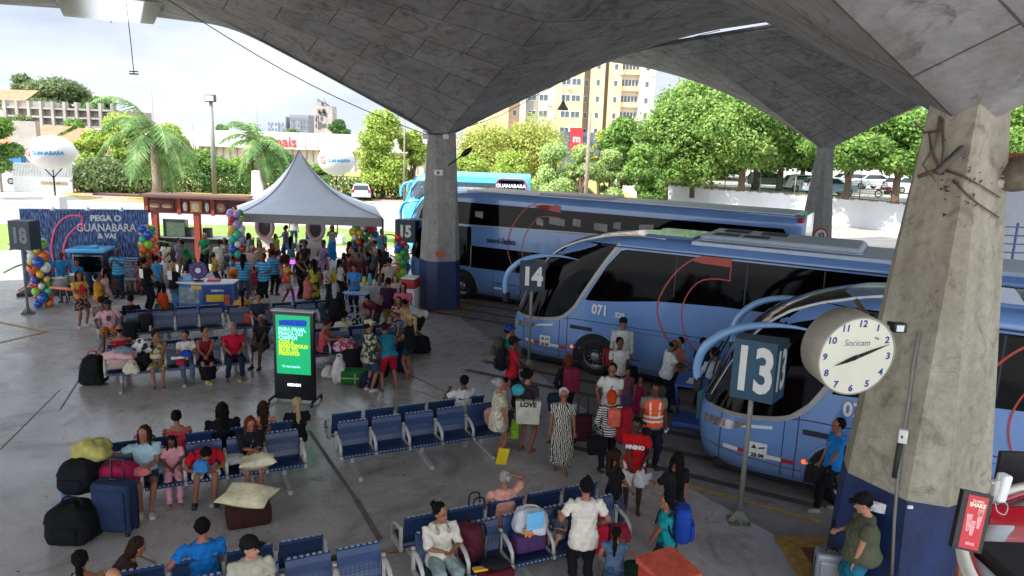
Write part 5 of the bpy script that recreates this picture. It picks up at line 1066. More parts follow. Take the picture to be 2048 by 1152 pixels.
def gp0(px, py, z=0): q = G(px, py, z); return (q.x, q.y, z)
suitcase(gp0(235, 1063), R(-4), '26334f', 'large navy soft suitcase with raised handle beside the mother', .6, .32, .84, .3)
lump(gp0(150, 1078), (.34, .28, .3), '101114', 'lower black rucksack at the left of the navy suitcase', 'rucksack', 'bag', 3, handle='1c1c20'); lump((*gp0(168, 1040)[:2], .52), (.27, .25, .26), '121317', 'upper black rucksack leaning on the navy suitcase', 'rucksack', 'bag', 4)
q = seat_at(2, 'f', 205)[0]; lump((q.x-.1, q.y-.1, .93), (.27, .22, .17), 'a8a05a', 'yellow green bundle of cloth on top of the black rucksack', 'cloth_bundle', 'bundle', 5)
lump((q.x+.27, q.y-.12, .5), (.3, .22, .2), '9c1f48', 'crimson pink bag behind the navy suitcase handle', 'bag', 'bag', 6)
tag(MB().cyl((0, 0, 0), (0, 0, .3), .07, 0, 14).build('rolled_mat', mat('blue_mat', '2a6a9c', .6), None, gp0(134, 1015)), 'blue rolled tube standing by the black rucksacks', 'tube')
q = seat_at(2, 'b', 218)[0]; suitcase((q.x, q.y, .43), R(30), 'a81f38', 'red carry bag on the end seat behind the mother', .36, .24, .34, 0)
q = seat_at(2, 'b', 285)[0]; backpack((q.x, q.y, .45), R(160), 'b04a6a', 'pink striped backpack on the seat behind the mother')
q = Vector(gp0(492, 1050)); tag(MB().rbox(-.34, .34, -.26, .26, 0, .34, .08).build('brown_bundle', cloth('3a221c'), None, (q.x, q.y+.12, 0), R(25)), 'dark brown bulky holdall on the floor under a cream pillow', 'holdall')
def pillow(p, rz, tilt, c, label, w=.5, h=.36):
    root = thing('pillow', label, 'pillow', p); root.rotation_euler = (tilt, 0, rz); n = 12; vs = []; fs = []
    for sgn in (1, -1):
        for i in range(n+1):
            for j in range(n+1):
                u = i/n*2-1; v_ = j/n*2-1; th = .085*math.sqrt(max(0, (1-u**4)*(1-v_**4))); k = 1-.1*(1-max(abs(u), abs(v_))) ; pin = 1-.12*(1-abs(u*v_))*max(abs(u), abs(v_))
                vs.append((u*w/2*pin, v_*h/2*pin, sgn*th+.02*math.sin(3*u+2*v_)))
    o = (n+1)**2
    for i in range(n):
        for j in range(n): a = i*(n+1)+j; fs.append((a, a+n+1, a+n+2, a+1)); fs.append((o+a, o+a+1, o+a+n+2, o+a+n+1))
    MB().add(vs, fs, 0, True).build('cushion', cloth(c), root); return root
pillow((q.x, q.y+.1, .46), R(-10), R(12), 'd8cfa8', 'big cream pillow lying on the dark brown holdall', .86, .56)
q = seat_at(2, 'f', 500)[0]; pillow((q.x+.18, q.y-.25, .62), R(25), R(8), 'cfc6a6', 'crumpled cream pillow on the lap of the woman in black', .62, .36)
lump((q.x-.2, q.y-.22, .55), (.18, .14, .08), '9a9c98', 'small pale bundle on the knees of the woman in black', 'bundle', 'bundle', 9)
suitcase(gp0(1163, 885), R(-3), '4a1f2c', 'maroon soft suitcase with raised handle behind the grandmother', .38, .26, .6, .36)
suitcase((*gp0(1652, 1190)[:2], 0), R(-12), '8d9094', 'silver hard suitcase beside the man in the olive shirt', .42, .26, .68, .0, False)
suitcase((*PY(670, 540, 29.6)[:2], 0), R(5), 'd0b020', 'yellow suitcase near the woman in the white blouse', .36, .24, .62, .1, False)
# bench 4 bags
q = seat_at(4, 'f', 960)[0]; backpack((q.x-.1, q.y+.05, .45), R(155), '4a1a26', 'dark maroon backpack on the seat beside the woman with headphones', 1.15, R(-12))
q2 = Vector(gp0(990, 1165, .3)); suitcase((q2.x, q2.y, .0), R(25), '52141c', 'dark red suitcase standing in front of the maroon backpack', .48, .3, .52, .42)
tag(MB().ell((0, 0, .05), (.2, .13, .07), 0).build('black_cap_pile', cloth('15151a'), None, (q2.x, q2.y, .53)), 'black cloth bundle on top of the dark red suitcase', 'bundle'); tag(MB().rbox(-.1, .1, -.05, .05, 0, .03, .01).build('yellow_snack_packet', mat('packet_yellow', 'd0a030', .5), None, (q2.x-.2, q2.y-.08, .53), R(20)), 'yellow snack packet on the dark red suitcase', 'packet')
q = seat_at(4, 'f', 1060)[0]; tag(MB().rbox(-.24, .24, -.14, .14, 0, .26, .06).build('body', cloth('4a3058'), None, (q.x, q.y-.03, .45), BNR), 'purple holdall with blue ribbons on the bench under the white bag', 'holdall')
lump((q.x+.02, q.y+.02, .7), (.25, .17, .17), 'b9bcc0', 'white rounded baby bag with a sun motif on the purple holdall', 'baby_bag', 'bag', 14, handle='a8a49a')
tag(MB().box(-.13, .13, -.005, .005, 0, .26).build('blue_folder', mat('pale_blue_card', '6db4de', .5, var=.03), None, (q.x+.08, q.y-.2, .84), BNR), 'pale blue folder leaning on the white baby bag', 'folder')
mb = MB(); MO = face_m((q.x-.0, q.y-.175, .8), (.2, -1, .15)); mb.ell((0, 0, 0), (.07, .07, .012), 0, M=MO)
for k in range(9): a = 2*math.pi*k/9; mb.ell((.08*math.cos(a), .08*math.sin(a), 0), (.026, .026, .01), 0, 6, 4, M=MO)
tag(mb.build('sun_motif', mat('orange_motif', 'b87838', .6)), 'orange sun shaped badge on the front of the white baby bag', 'badge')
q = seat_at(4, 'b', 952)[0]; tote((q.x, q.y, .44), BNR, 'b8ae9c', 'cream and black patterned handbag beside the woman in peach', .42, .3, .18)
lump(gp0(1265, 1180), (.24, .2, .2), '14301e', 'dark green bag on the floor by the red bin', 'bag', 'bag', 16); lump((*gp0(1235, 1125)[:2], .38), (.16, .12, .12), '9c2a3c', 'pink red pouch on the dark green bag', 'pouch', 'bag', 17)
tote((*gp0(1185, 1150)[:2], .35), R(10), 'b01c34', 'red carrier bag hanging from the hand of the woman in the white tee', .34, .42, .08, 'b01c34')
# bench 8 bags
lump(gp0(657, 755), (.17, .12, .14), 'cfcfc9', 'small white carrier bag left of the tall white one', 'carrier_bag', 'bag', 18); lump(gp0(679, 766), (.16, .13, .34), 'd4cfc8', 'tall white carrier bag with red print beside the green bag', 'carrier_bag', 'bag', 19)
tag(MB().rbox(-.4, .4, -.2, .2, 0, .36, .08).box(-.402, .402, -.206, -.2, .17, .2, 1).box(-.05, -.02, -.206, -.2, .02, .3, 1).build('green_holdall', [cloth('1f6a34'), cloth('a8b070')], None, gp0(715, 766), R(4)), 'green holdall with yellow straps on the floor behind the camouflage shirt', 'holdall')
q = seat_at(8, 'f', 700)[0]; lump((q.x-.05, q.y-.35, .45), (.3, .2, .18), 'a83a4c', 'pink and purple patterned bundle on the bench', 'bundle', 'bundle', 20, pat='print', c2='c8b0c0'); lump((q.x+.15, q.y-.55, 0), (.26, .2, .3), '1c1a20', 'black bag under the patterned bundle', 'bag', 'bag', 21)
lump(gp0(738, 775), (.22, .18, .2), '1c2038', 'dark navy bag behind the legs of the man in teal', 'bag', 'bag', 22); lump(gp0(760, 752), (.22, .2, .22), '1a1a20', 'black bag by the legs of the woman in green shorts', 'bag', 'bag', 23)
suitcase((*gp0(795, 745)[:2], 0), R(10), '1c2440', 'dark blue suitcase between the man in teal and the blond woman', .4, .28, .66, .3)
lump(gp0(835, 704), (.36, .26, .24), '151519', 'big black holdall at the feet of the bending man in white', 'holdall', 'bag', 24, handle='1c1c20')
lump((*gp0(722, 668)[:2], 0), (.4, .26, .3), '1b1c20', 'heap of black and white net bags behind the bench', 'net_bag', 'bag', 25, pat='check', c2='9a9a98')
# bench 5 / 6 bags
lump(gp0(190, 768), (.27, .24, .36), '121216', 'black rucksack with red trim on the floor at the left bench end', 'rucksack', 'bag', 26, handle='a82a28')
q = seat_at(5, 'f', 238)[0]; suitcase((q.x, q.y+.0, .43), BNR, 'b49a94', 'open pale pink travel bag piled on the left bench', .55, .36, .3, 0); lump((q.x+.05, q.y-.02, .72), (.36, .24, .1), 'c49a9a', 'pink blanket folded over the pale travel bag', 'blanket', 'blanket', 27); lump((q.x+.1, q.y+.0, .86), (.2, .16, .07), '6d8288', 'grey and white cloth on the pink blanket', 'cloth', 'cloth', 28)
lump((q.x+.42, q.y-.28, .44), (.16, .12, .15), 'bdb49c', 'cream plastic bag on the left bench', 'carrier_bag', 'bag', 29); q = seat_at(5, 'f', 280)[0]; lump((q.x+.02, q.y+.12, .78), (.22, .17, .17), '26262c', 'black and white printed bundle behind the floral dress woman', 'bundle', 'bundle', 30, pat='check', c2='b8b8b4'); suitcase((q.x, q.y, .43), BNR, '18181c', 'black case on the seat beside the floral dress woman', .4, .34, .36, 0)
q = seat_at(6, 'f', 268)[0]; suitcase((q.x, q.y-.25, .2), BNR, '16171b', 'black suitcase before the end of the second left bench', .42, .28, .55, 0); q = seat_at(6, 'f', 285)[0]; suitcase((q.x+.1, q.y-.05, .43), BNR, '1b1c20', 'second black case standing on the seat behind the pink shirted man', .36, .26, .5, 0)
q = seat_at(7, 'f', 492)[0]; lump((q.x, q.y+.1, .44), (.13, .1, .16), 'a84a34', 'small orange red bag on the empty seat left of the screen', 'bag', 'bag', 31)
# ================================================================ PEOPLE
SK = {'d': '5a3726', 'm': '8a5a42', 'l': 'b07c60', 'k': '3f281d'}
def skin(k): return mat('skin_'+k, SK[k], .5, var=.06, scale=8, spec=.35)
HAIRC = {'k': '0d0b0a', 'b': '2a1a12', 'r': '5a2410', 'o': 'a83c14', 'y': 'a08860', 'g': '8d8a86', 'w': 'b8b4ae'}
def hairm(k): return mat('hair_'+k, HAIRC[k], .8, var=.35, scale=30, bump=.8, bscale=60, spec=.12)
def ik(a, b, l1, l2, pole):
    a = Vector(a); b = Vector(b); d = b-a; L = min(max(d.length, abs(l1-l2)+.01), (l1+l2)*.995); dn = d.normalized(); b = a+dn*L
    x = (l1*l1-l2*l2+L*L)/(2*L); h = math.sqrt(max(0, l1*l1-x*x)); p = Vector(pole); p = (p-dn*p.dot(dn)); p = p.normalized() if p.length > 1e-5 else Vector((0, 1, 0))
    return a+dn*x+p*h, b
def seg_pts(a, b, n): return [a.lerp(b, i/n) for i in range(n+1)]
NPEOPLE = [0]
def person(label, loc, rz, h=1.65, pose='stand', sk='m', hair='short', hc='k', top='7a7a7a', sleeve='short', bot='22242c', legs='long', shoes='1c1c1e', lh=None, rh=None,
           lf=None, rf=None, lean=0., side=0., fat=1., head=(0., 0.), topm=None, botm=None, hem=0., near=False, cap=None, glasses=False, vest=None, beard=False, z0=0., feet=None, hide=(), strap=None, twist=0.):
    """local axes: x right, y forward, z up; hand / foot targets in metres for a 1.7 m figure"""
    s = h/1.7; sitting = pose == 'sit'
    root_loc = (loc[0], loc[1], z0)
    vox = .011 if near else .017
    B = MB(); T = MB(); L = MB(); HB = MB(); SH = MB()
    zp = .93 if pose == 'stand' else (.56/s if sitting else .93)
    if pose == 'bend': zp = .9
    pel = Vector((0, -.0, zp)); 
    if sitting: pel = Vector((0, -.05, (.44+.1*s)/s))
    ca, sa = math.cos(lean), math.sin(lean)
    tw = Matrix.Rotation(twist, 3, 'Z'); LM = Matrix.Rotation(-lean, 3, 'X') @ Matrix.Rotation(side, 3, 'Y')
    def up(x, y, z): return pel+LM @ (tw @ Vector((x, y, z)))   # torso space
    neck = up(0, -.01, .53); hd = neck + (Matrix.Rotation(-lean*.55-head[1], 3, 'X') @ Vector((0, .02, .145)))
    HR = Matrix.Rotation(-head[0], 3, 'Z') @ Matrix.Rotation(-lean*.55-head[1], 3, 'X')
    def hp(x, y, z): return hd+HR @ Vector((x, y, z))*1.1
    w = .5*(fat+1)
    # torso rings
    def ring(z, rx, ry, oy=0., o=0., n=14): return [up((rx+o)*math.cos(2*math.pi*k/n), oy+(ry+o)*math.sin(2*math.pi*k/n), z) for k in range(n)]
    prof = [(-.12, .13, .09, 0), (-.04, .16*w, .115*fat, -.01), (.06, .15*w, .11*fat, .0), (.16, .135*w, .1*fat, .01*fat), (.28, .15*w, .105*fat, .012), (.38, .165*w, .105, .0), (.45, .16*w, .085, -.01), (.5, .1, .07, -.012), (.54, .05, .05, -.01)]
    B.loft([ring(z, a, b, y) for z, a, b, y in prof], 0, True)
    B.tube([neck-LM@Vector((0, 0, .04)), neck+(hd-neck)*.6], [.055, .048], 0, 10)
    # head
    B.ell(hp(0, -.005, .03), (.083, .103, .103), 0, 14, 10, rot=HR); B.ell(hp(0, .018, -.045), (.064, .077, .077), 0, 12, 8, rot=HR)
    B.tube([hp(0, .085, .01), hp(0, .108, -.025), hp(0, .09, -.035)], [.009, .015, .01], 0, 6)
    B.ell(hp(0, .07, -.09), (.03, .025, .022), 0, 8, 6); 
    for q in (-1, 1): B.ell(hp(q*.078, -.005, -.01), (.012, .02, .03), 0, 8, 6, rot=HR)
    # arms
    hands = []
    for q, tgt in ((-1, lh), (1, rh)):
        shd = up(q*.178*w, -.01, .455)
        if tgt is None: tgt = (q*.24*w, .03, zp-.16) if not sitting else (q*.13, .28, .68/s*1.0)
        t = Vector(tgt); el, wr = ik(shd, t, .275, .25, Vector((q*.7, -.5, -.5)))
        if (t-shd).length > .525: wr = shd+(t-shd).normalized()*.52; el = shd.lerp(wr, .52)
        B.tube([shd, shd.lerp(el, .5), el, el.lerp(wr, .35), wr], [.052, .046, .038, .036, .025], 0, 9)
        d = (wr-el).normalized(); fw = d.lerp(Vector((0, .35, -.3)) if not sitting else Vector((0, .6, -.1)), .35).normalized()
        sidev = fw.cross(Vector((0, 0, 1))); sidev = sidev.normalized() if sidev.length > .1 else Vector((0, 1, 0)); nrmv = sidev.cross(fw).normalized()
        pm = wr+fw*.05; B.ell(pm, (.036, .048, .02), 0, 10, 6, rot=Matrix((sidev, fw, nrmv)).transposed())
        hands.append((wr, pm, fw, sidev, nrmv, q))
        if sleeve != 'none':
            f = {'short': .62, 'long': 1.0, 'cap': .3, 'half': .85}[sleeve]
            pts = [shd-(el-shd)*.12, shd.lerp(el, min(1, f*.5)), shd.lerp(el, min(1, f))]; rr_ = [.055, .056*w, .056*w]
            if sleeve in ('long',): pts = [shd-(el-shd)*.1, shd.lerp(el, .5), el, el.lerp(wr, .5), el.lerp(wr, .97)]; rr_ = [.056, .054, .049, .043, .037]
            if sleeve == 'half': pts = [shd-(el-shd)*.1, shd.lerp(el, .5), shd.lerp(el, 1.0)]; rr_ = [.056, .057, .058]
            T.tube(pts, rr_, 0, 9)
    # legs
    for q, tgt in ((-1, lf), (1, rf)):
        hip = pel+Vector((q*.085, 0, -.04))
        if tgt is None: tgt = (q*.1, .0, 0) if not sitting else (q*.1, .42, -z0/s)
        t = Vector(tgt)+Vector((0, 0, .075)); kn, an = ik(hip, t, .44, .43, Vector((q*.12, 1, .25)))
        B.tube([hip, hip.lerp(kn, .5), kn, kn.lerp(an, .3), an], [.085*w, .072*w, .055, .054, .036], 0, 10)
        fd = Vector((q*.12, 1, 0)).normalized() if abs(an.z-.075) < .12 or sitting else Vector((0, .9, -.4)).normalized()
        heel = an+Vector((0, -.035, -.04)); toe = heel+fd*.2+Vector((0, 0, -.012))
        B.tube([heel, heel.lerp(toe, .5)+Vector((0, 0, .01)), toe], [.034, .038, .026], 0, 8, flat=.8)
        if shoes and shoes != 'sandal':
            SH.tube([heel+Vector((0, -.01, -.004)), heel.lerp(toe, .45)+Vector((0, 0, .006)), toe], [.046, .05, .04], 0, 10, flat=.85)
        elif shoes == 'sandal':
            SH.tube([heel+Vector((0, -.03, -.033)), heel.lerp(toe, .5)+Vector((0, 0, -.035)), toe+fd*.03+Vector((0, 0, -.025))], [.036, .042, .04], 0, 8, flat=.18); SH.tube([heel.lerp(toe, .55)+Vector((-.045, 0, -.02)), heel.lerp(toe, .7)+Vector((0, 0, .035)), heel.lerp(toe, .55)+Vector((.045, 0, -.02))], .009, 0, 5)
        if legs in ('long', 'shorts', 'bermuda', 'capri'):
            f = {'long': 1.96, 'shorts': .6, 'bermuda': .95, 'capri': 1.6}[legs]; k = .02 if legs != 'long' else .018
            pts = [hip+Vector((0, 0, .05)), hip.lerp(kn, min(1, f*.55)), hip.lerp(kn, min(1, f))]; rr_ = [.1*w+k*.2, .082*w+k*.4, .07*w+k]
            if f > 1: pts += [kn.lerp(an, (f-1)*.5), kn.lerp(an, f-1)]; rr_ = [.1*w, .085*w, .068, .064, .056]
            L.tube(pts, rr_, 0, 10)
        hips_kn = (hip, kn, an)
        if q == -1: lkn = (hip, kn, an)
        else: rkn = (hip, kn, an)
    if legs in ('long', 'shorts', 'bermuda', 'capri'): L.loft([ring(z, a, b, y, .012) for z, a, b, y in ((-.15, .11, .08, 0), (-.06, .15*w, .115*fat, -.01), (.08, .148*w, .108*fat, 0))], 0, True)
    if legs in ('skirt', 'dress', 'midi', 'mini', 'maxi'):
        f = {'mini': .75, 'skirt': 1.0, 'dress': 1.25, 'midi': 1.5, 'maxi': 1.92}[legs]
        rings = [ring(.08, .15*w, .11*fat, 0, .012), ring(-.04, .165*w, .13*fat, -.01, .012)]
        for k in range(1, 9):
            g_ = f*k/8; a_ = lkn[0].lerp(lkn[1], g_) if g_ <= 1 else lkn[1].lerp(lkn[2], g_-1); b_ = rkn[0].lerp(rkn[1], g_) if g_ <= 1 else rkn[1].lerp(rkn[2], g_-1)
            c_ = (a_+b_)/2; hx = abs(b_.x-a_.x)/2+.1*w+.02*g_; hy = .1+abs(b_.y-a_.y)/2*.9+.035*g_
            ax = ((lkn[1]-lkn[0]) if g_ <= 1 else (lkn[2]-lkn[1])).normalized(); u2 = Vector((1, 0, 0)); v2 = ax.cross(u2).normalized()*-1
            if v2.y < 0 and abs(v2.y) > .5: v2 = -v2
            if g_ <= 1 and sitting: v2 = Vector((0, 0, -1)); hy = .095
            rings.append([c_+u2*hx*(1+.05*math.sin(5*t_))*math.cos(t_)+v2*hy*math.sin(t_) for t_ in [2*math.pi*j/14 for j in range(14)]])
        L.loft(rings, 0, True)
    # top
    if top:
        lo = -.1-hem if legs not in ('dress', 'midi', 'maxi', 'mini') or hem else -.02
        pr = [(lo, .155*w+hem*.1, .118*fat+hem*.1, -.0), (-.04, .165*w+.004, .122*fat, -.01)]+[(z, a, b, y) for z, a, b, y in prof[2:7]]
        if sleeve != 'none': pr += [(.49, .115, .076, -.012), (.505, .085, .06, -.01)]
        else: pr = pr[:-1]+[(.43, .135*w, .085, -.01)]
        if lo > -.1: pr = [pr[0]]+pr[2:]
        T.loft([ring(z, a, b, y, .026 if z < .05 else .018) for z, a, b, y in pr], 0, True)
        if sleeve == 'none':
            for q in (-1, 1): T.tube([up(q*.09, .09, .38), up(q*.1, .02, .5), up(q*.09, -.08, .4)], .018, 0, 6)
    # hair
    hr = None
    if hair != 'bald' and not (cap and hair == 'none'):
        HB.ell(hp(0, -.03, .045), (.095, .101, .108), 0, 18, 12, rot=HR, jit=.03)
        if hair == 'balding': HB = MB(); HB.ell(hp(0, -.045, .01), (.083, .08, .06), 0, 14, 8, rot=HR)
        if hair in ('long', 'vlong'):
            k = .34 if hair == 'long' else .5
            base = up(0, -.13, .53-k+.05); HB.tube([hp(0, -.06, .05), hp(0, -.09, -.06), neck+(base-neck)*.45+LM@Vector((0, -.05, .0)), base], [.088, .088, .072, .03], 0, 12, flat=.5, upv=(0, 1, 0))
            for q in (-1, 1): HB.tube([hp(q*.065, .0, .06), hp(q*.08, .01, -.04), up(q*.09, .05, .46)], [.035, .032, .022], 0, 8)
        if hair in ('pony',): HB.tube([hp(0, -.11, .05), hp(0, -.17, .02), up(0, -.15, .42), up(0, -.15, .3)], [.03, .045, .04, .015], 0, 8)
        if hair == 'bun': HB.ell(hp(0, -.13, .07), (.05, .05, .05), 0, 10, 8, jit=.06)
        if hair == 'topbun': HB.ell(hp(0, -.07, .15), (.05, .05, .045), 0, 10, 8, jit=.06)
        if hair == 'bob': HB.tube([hp(0, -.05, .05), hp(0, -.06, -.06), hp(0, -.05, -.12)], [.09, .1, .08], 0, 12, upv=(0, 1, 0), flat=.7)
        if hair == 'curly':
            rr = random.Random(len(label))
            for k in range(26): a = rr.uniform(0, 6.3); e = rr.uniform(-.6, 1.4); HB.ell(hp(.1*math.cos(a)*math.cos(e), -.045+.09*math.sin(a)*math.cos(e)-.02, .04+.1*math.sin(e)), (.04, .04, .04), 0, 7, 5)
        if hair == 'afro':
            rr = random.Random(4)
            for k in range(40): a = rr.uniform(0, 6.3); e = rr.uniform(-.7, 1.5); HB.ell(hp(.15*math.cos(a)*math.cos(e), -.06+.13*math.sin(a)*math.cos(e), .07+.14*math.sin(e)), (.06, .06, .06), 0, 7, 5)
        if hair == 'curlylong':
            rr = random.Random(len(label))
            for k in range(60): z = rr.uniform(-.3, .12); a = rr.uniform(2.6, 6.8) if z < .02 else rr.uniform(0, 6.3); r_ = .11-.05*max(0, z); HB.ell(hp(r_*math.cos(a), -.05+r_*.9*math.sin(a), z), (.038, .038, .05), 0, 7, 5)
    rem = lambda o, v, it=3: (setattr(o.modifiers.new('r', 'REMESH'), 'voxel_size', v), setattr(o.modifiers.new('s', 'SMOOTH'), 'iterations', it))
    def fin(mb, name, m, parent=None, v=None, it=3, **k):
        mb.v = [(x*s, y*s, z*s) for x, y, z in mb.v]; o = mb.build(name, m, parent, **k)
        if v:
            r_ = o.modifiers.new('r', 'REMESH'); r_.mode = 'VOXEL'; r_.voxel_size = v; r_.use_smooth_shade = True
            q_ = o.modifiers.new('s', 'SMOOTH'); q_.iterations = it; q_.factor = .5; BAKE.append(o)
        return o
    body = fin(B, 'person', skin(sk), v=vox*s**.5, it=3 if near else 2)
    body.location = root_loc; body.rotation_euler = (0, 0, rz); tag(body, label, 'person', 'travellers and visitors in the terminal')
    F = MB()
    for wr, pm, fw, sv, nv, q in hands:
        for k, (off, ln) in enumerate(((-.027, .062), (-.009, .072), (.009, .068), (.026, .054))):
            b0 = pm+fw*.03+sv*off*-q; b1 = b0+fw*ln*.5-nv*.006; b2 = b1+(fw*.75-nv*.6)*ln*.5; F.tube([b0, b1, b2], [.0095, .009, .007], 0, 6)
        t0 = pm-fw*.01+sv*.03*q*1.0; t1 = t0+fw*.03+sv*.022*q; F.tube([t0, t1, t1+fw*.025], [.012, .011, .008], 0, 6)
    if vest == 'worker': fin(F, 'work_gloves', cloth('c8c8c4'), body)
    else: F.v = [(x*s, y*s, z*s) for x, y, z in F.v]; FINGERS.append((body, F.mesh('fingers', skin(sk))))
    if T.v: fin(T, 'shirt', topm or cloth(top), body, v=max(vox, .014)*s**.5)
    if L.v: fin(L, 'skirt' if legs in ('skirt', 'dress', 'midi', 'mini', 'maxi') else 'trousers', botm or cloth(bot), body, v=max(vox, .014)*s**.5)
    if SH.v:
        h_ = len(SH.v)//2; hf = len(SH.f)//2
        for k in (0, 1):
            q_ = MB(); q_.v = SH.v[k*h_:(k+1)*h_]; q_.f = [tuple(i-k*h_ for i in f) for f in SH.f[k*hf:(k+1)*hf]]; q_.m = SH.m[k*hf:(k+1)*hf]; q_.s = SH.s[k*hf:(k+1)*hf]; fin(q_, 'sandal' if shoes == 'sandal' else 'shoe', mat('shoe_'+(shoes if shoes != 'sandal' else 'sandal'), shoes if shoes != 'sandal' else '5a4232', .6), body)
    if HB.v and not cap: fin(HB, 'hair', hairm(hc), body, v=.013 if near else .017, it=1)
    elif cap:
        if HB.v:
            fin(HB, 'hair', hairm(hc), body, v=.016, it=1)
        C_ = MB(); C_.ell(hp(0, -.015, .065), (.105, .117, .088), 0, 16, 10, rot=HR); C_.tube([hp(-.06, .075, .055), hp(0, .1, .06), hp(.06, .075, .055)], [.03, .05, .03], 0, 10, flat=.25); C_.loft([[hp(.075*math.cos(t_), y, .06+.004*math.sin(t_)) for t_ in (0, math.pi/2, math.pi, 3*math.pi/2)] for y in (.06, .15)], 0, True)
        fin(C_, 'cap', cloth(cap), body)
    E_ = MB()
    for q in (-1, 1): E_.ell(hp(q*.03, .083, .012), (.011, .006, .005), 0, 8, 5, rot=HR); E_.tube([hp(q*.016, .089, .032), hp(q*.045, .08, .032)], .004, 0, 4)
    fin(E_, 'eyes', mat('dark_eye', '140d0a', .3, var=0), body)
    M_ = MB(); M_.ell(hp(0, .086, -.058), (.021, .006, .006), 0, 8, 5, rot=HR); fin(M_, 'mouth', mat('lip_'+sk, {'d': '5a2a26', 'm': '8a4440', 'l': 'a8605a', 'k': '48221e'}[sk], .4, var=0), body)
    if beard: M_ = MB(); M_.ell(hp(0, .04, -.075), (.06, .062, .04), 0, 10, 6, rot=HR); fin(M_, 'beard', hairm(hc), body)
    if glasses:
        M_ = MB()
        for q in (-1, 1): M_.tube([hp(q*.032+.022*math.cos(t_), .1, .012+.016*math.sin(t_)) for t_ in [2*math.pi*k/10 for k in range(11)]], .003, 0, 4); M_.tube([hp(q*.055, .098, .014), hp(q*.08, .0, .014)], .003, 0, 4)
        M_.tube([hp(-.01, .1, .014), hp(.01, .1, .014)], .003, 0, 4); fin(M_, 'glasses', BLKP, body)
    if vest:
        V_ = MB(); c_ = {'worker': 'e05018'}[vest]
        V_.loft([ring(z, a, b, y, .034) for z, a, b, y in [(-.06, .165*w, .125*fat, 0)]+prof[2:6]+[(.45, .15, .085, -.01), (.485, .11, .076, -.012)]], 0, True); fin(V_, 'safety_vest', mat('orange_hi_vis', 'e2521c', .7, var=.06, bump=.4, bscale=18), body, v=.016)
        V_ = MB()
        for z in (.04, .13): V_.loft([ring(zz, .15*w, .11, 0.008, .047 if True else 0) for zz in (z, z+.045)], 0, True, False, False)
        for q in (-1, 1): V_.add([up(q*.055, .152, .14), up(q*.095, .152, .14), up(q*.115, .13, .44), up(q*.075, .135, .44)], [(0, 1, 2, 3) if q > 0 else (3, 2, 1, 0)])
        fin(V_, 'reflective_band', mat('reflective_silver', 'd8d4c8', .4, emit=0), body)
    if strap:
        V_ = MB(); V_.tube([up(-.11, .0, .49), up(-.03, .125*fat, .36), up(.06, .135*fat, .16), up(.13, .06, -.02)], .014, 0, 6, flat=.6); fin(V_, 'shoulder_strap', cloth(strap), body)
    NPEOPLE[0] += 1; return body, hp, up, hands, s
BAKE = []; FINGERS = []
def hd(deg): return -R(deg)      # heading clockwise from away (+Y) to rotation about z; the figure faces +Y locally
def stand(label, px, py, hdg_, **k):
    p = G(px, py); r = person(label, p, hd(hdg_), **k); return r[0], p
def sit(label, b, row, px, **k):
    q, rz = seat_at(b, row, px); off = BP*(-.05 if row == 'f' else .05)
    k.setdefault('pose', 'sit'); tw = k.pop('turn', 0.)
    return person(label, q-off, rz+tw, **k)[0], q
def wb(p, rz, l):   # world position of a local offset
    return Vector((p[0]+l[0]*math.cos(rz)-l[1]*math.sin(rz), p[1]+l[0]*math.sin(rz)+l[1]*math.cos(rz), l[2]))
st = stand
# --- centre and right foreground
zeb = cloth('1c1a1a', 'b8b2a4', 'zebra', 9)
st('grey haired woman in a black and white patterned dress walking towards the camera', 1120, 942, 178, h=1.6, sk='m', hair='short', hc='w', topm=zeb, botm=zeb, legs='midi', sleeve='short', shoes='sandal', near=True, glasses=True, lf=(-.09, .12, 0), rf=(.09, -.1, 0), fat=1.1, lh=(-.25, .06, .78), rh=(.24, -.02, .78))
crm = cloth('c2b99c', '9a9880', 'zebra', 7)
st('woman in a cream tunic with a grey bun, holding a yellow folder', 995, 917, 80, h=1.6, sk='m', hair='bun', hc='g', topm=crm, top='c2b99c', hem=.16, legs='shorts', bot='6d7480', shoes='sandal', near=True, fat=1.35, rh=(.27, .16, .72), lh=(-.2, .25, 1.05))
q = G(1006, 900, .72); fo = tag(MB().box(-.1, .1, -.012, .012, -.17, .13).build('yellow_folder', mat('bright_yellow_card', 'd8c018', .5, var=.03), None, (q.x, q.y, .62), R(20)), 'bright yellow folder hanging from the hand of the woman in the cream tunic', 'folder'); fo.rotation_euler.y = R(12)
st('woman with curly dark hair, brown top and black shorts, seen from behind', 1050, 903, 35, h=1.68, sk='m', hair='curly', hc='k', top='3a2c30', legs='shorts', bot='141418', shoes='sandal', near=True, fat=1.1, lh=(-.2, .18, 1.02), rh=(.25, .1, .82), lf=(-.11, -.02, 0), rf=(.11, .02, 0))
q = G(1052, 905); tote((q.x, q.y-.24, .72), R(-2), 'bdb8a6', 'white tote bag with black lettering on the back of the woman in brown', .44, .46, .12, word='LOVE'); lump((q.x-.2, q.y-.02, 1.22), (.13, .12, .1), '3a9aa4', 'teal jacket bundled on the shoulder of the woman in brown', 'jacket', 'jacket', 40)
st('small girl half hidden behind the woman in the cream tunic', 1010, 872, 100, h=1.25, sk='m', hair='pony', top='a89c98', legs='long', bot='3a3c48', shoes='c8c8c8'); lump((*gp0(978, 888)[:2], .45), (.16, .14, .18), 'c88a7c', 'peach coloured bag on the last seat behind the cream tunic', 'bag', 'bag', 41); lump((*gp0(1028, 900)[:2], .25), (.08, .08, .2), '8cc030', 'lime green bag between two women', 'bag', 'bag', 42)
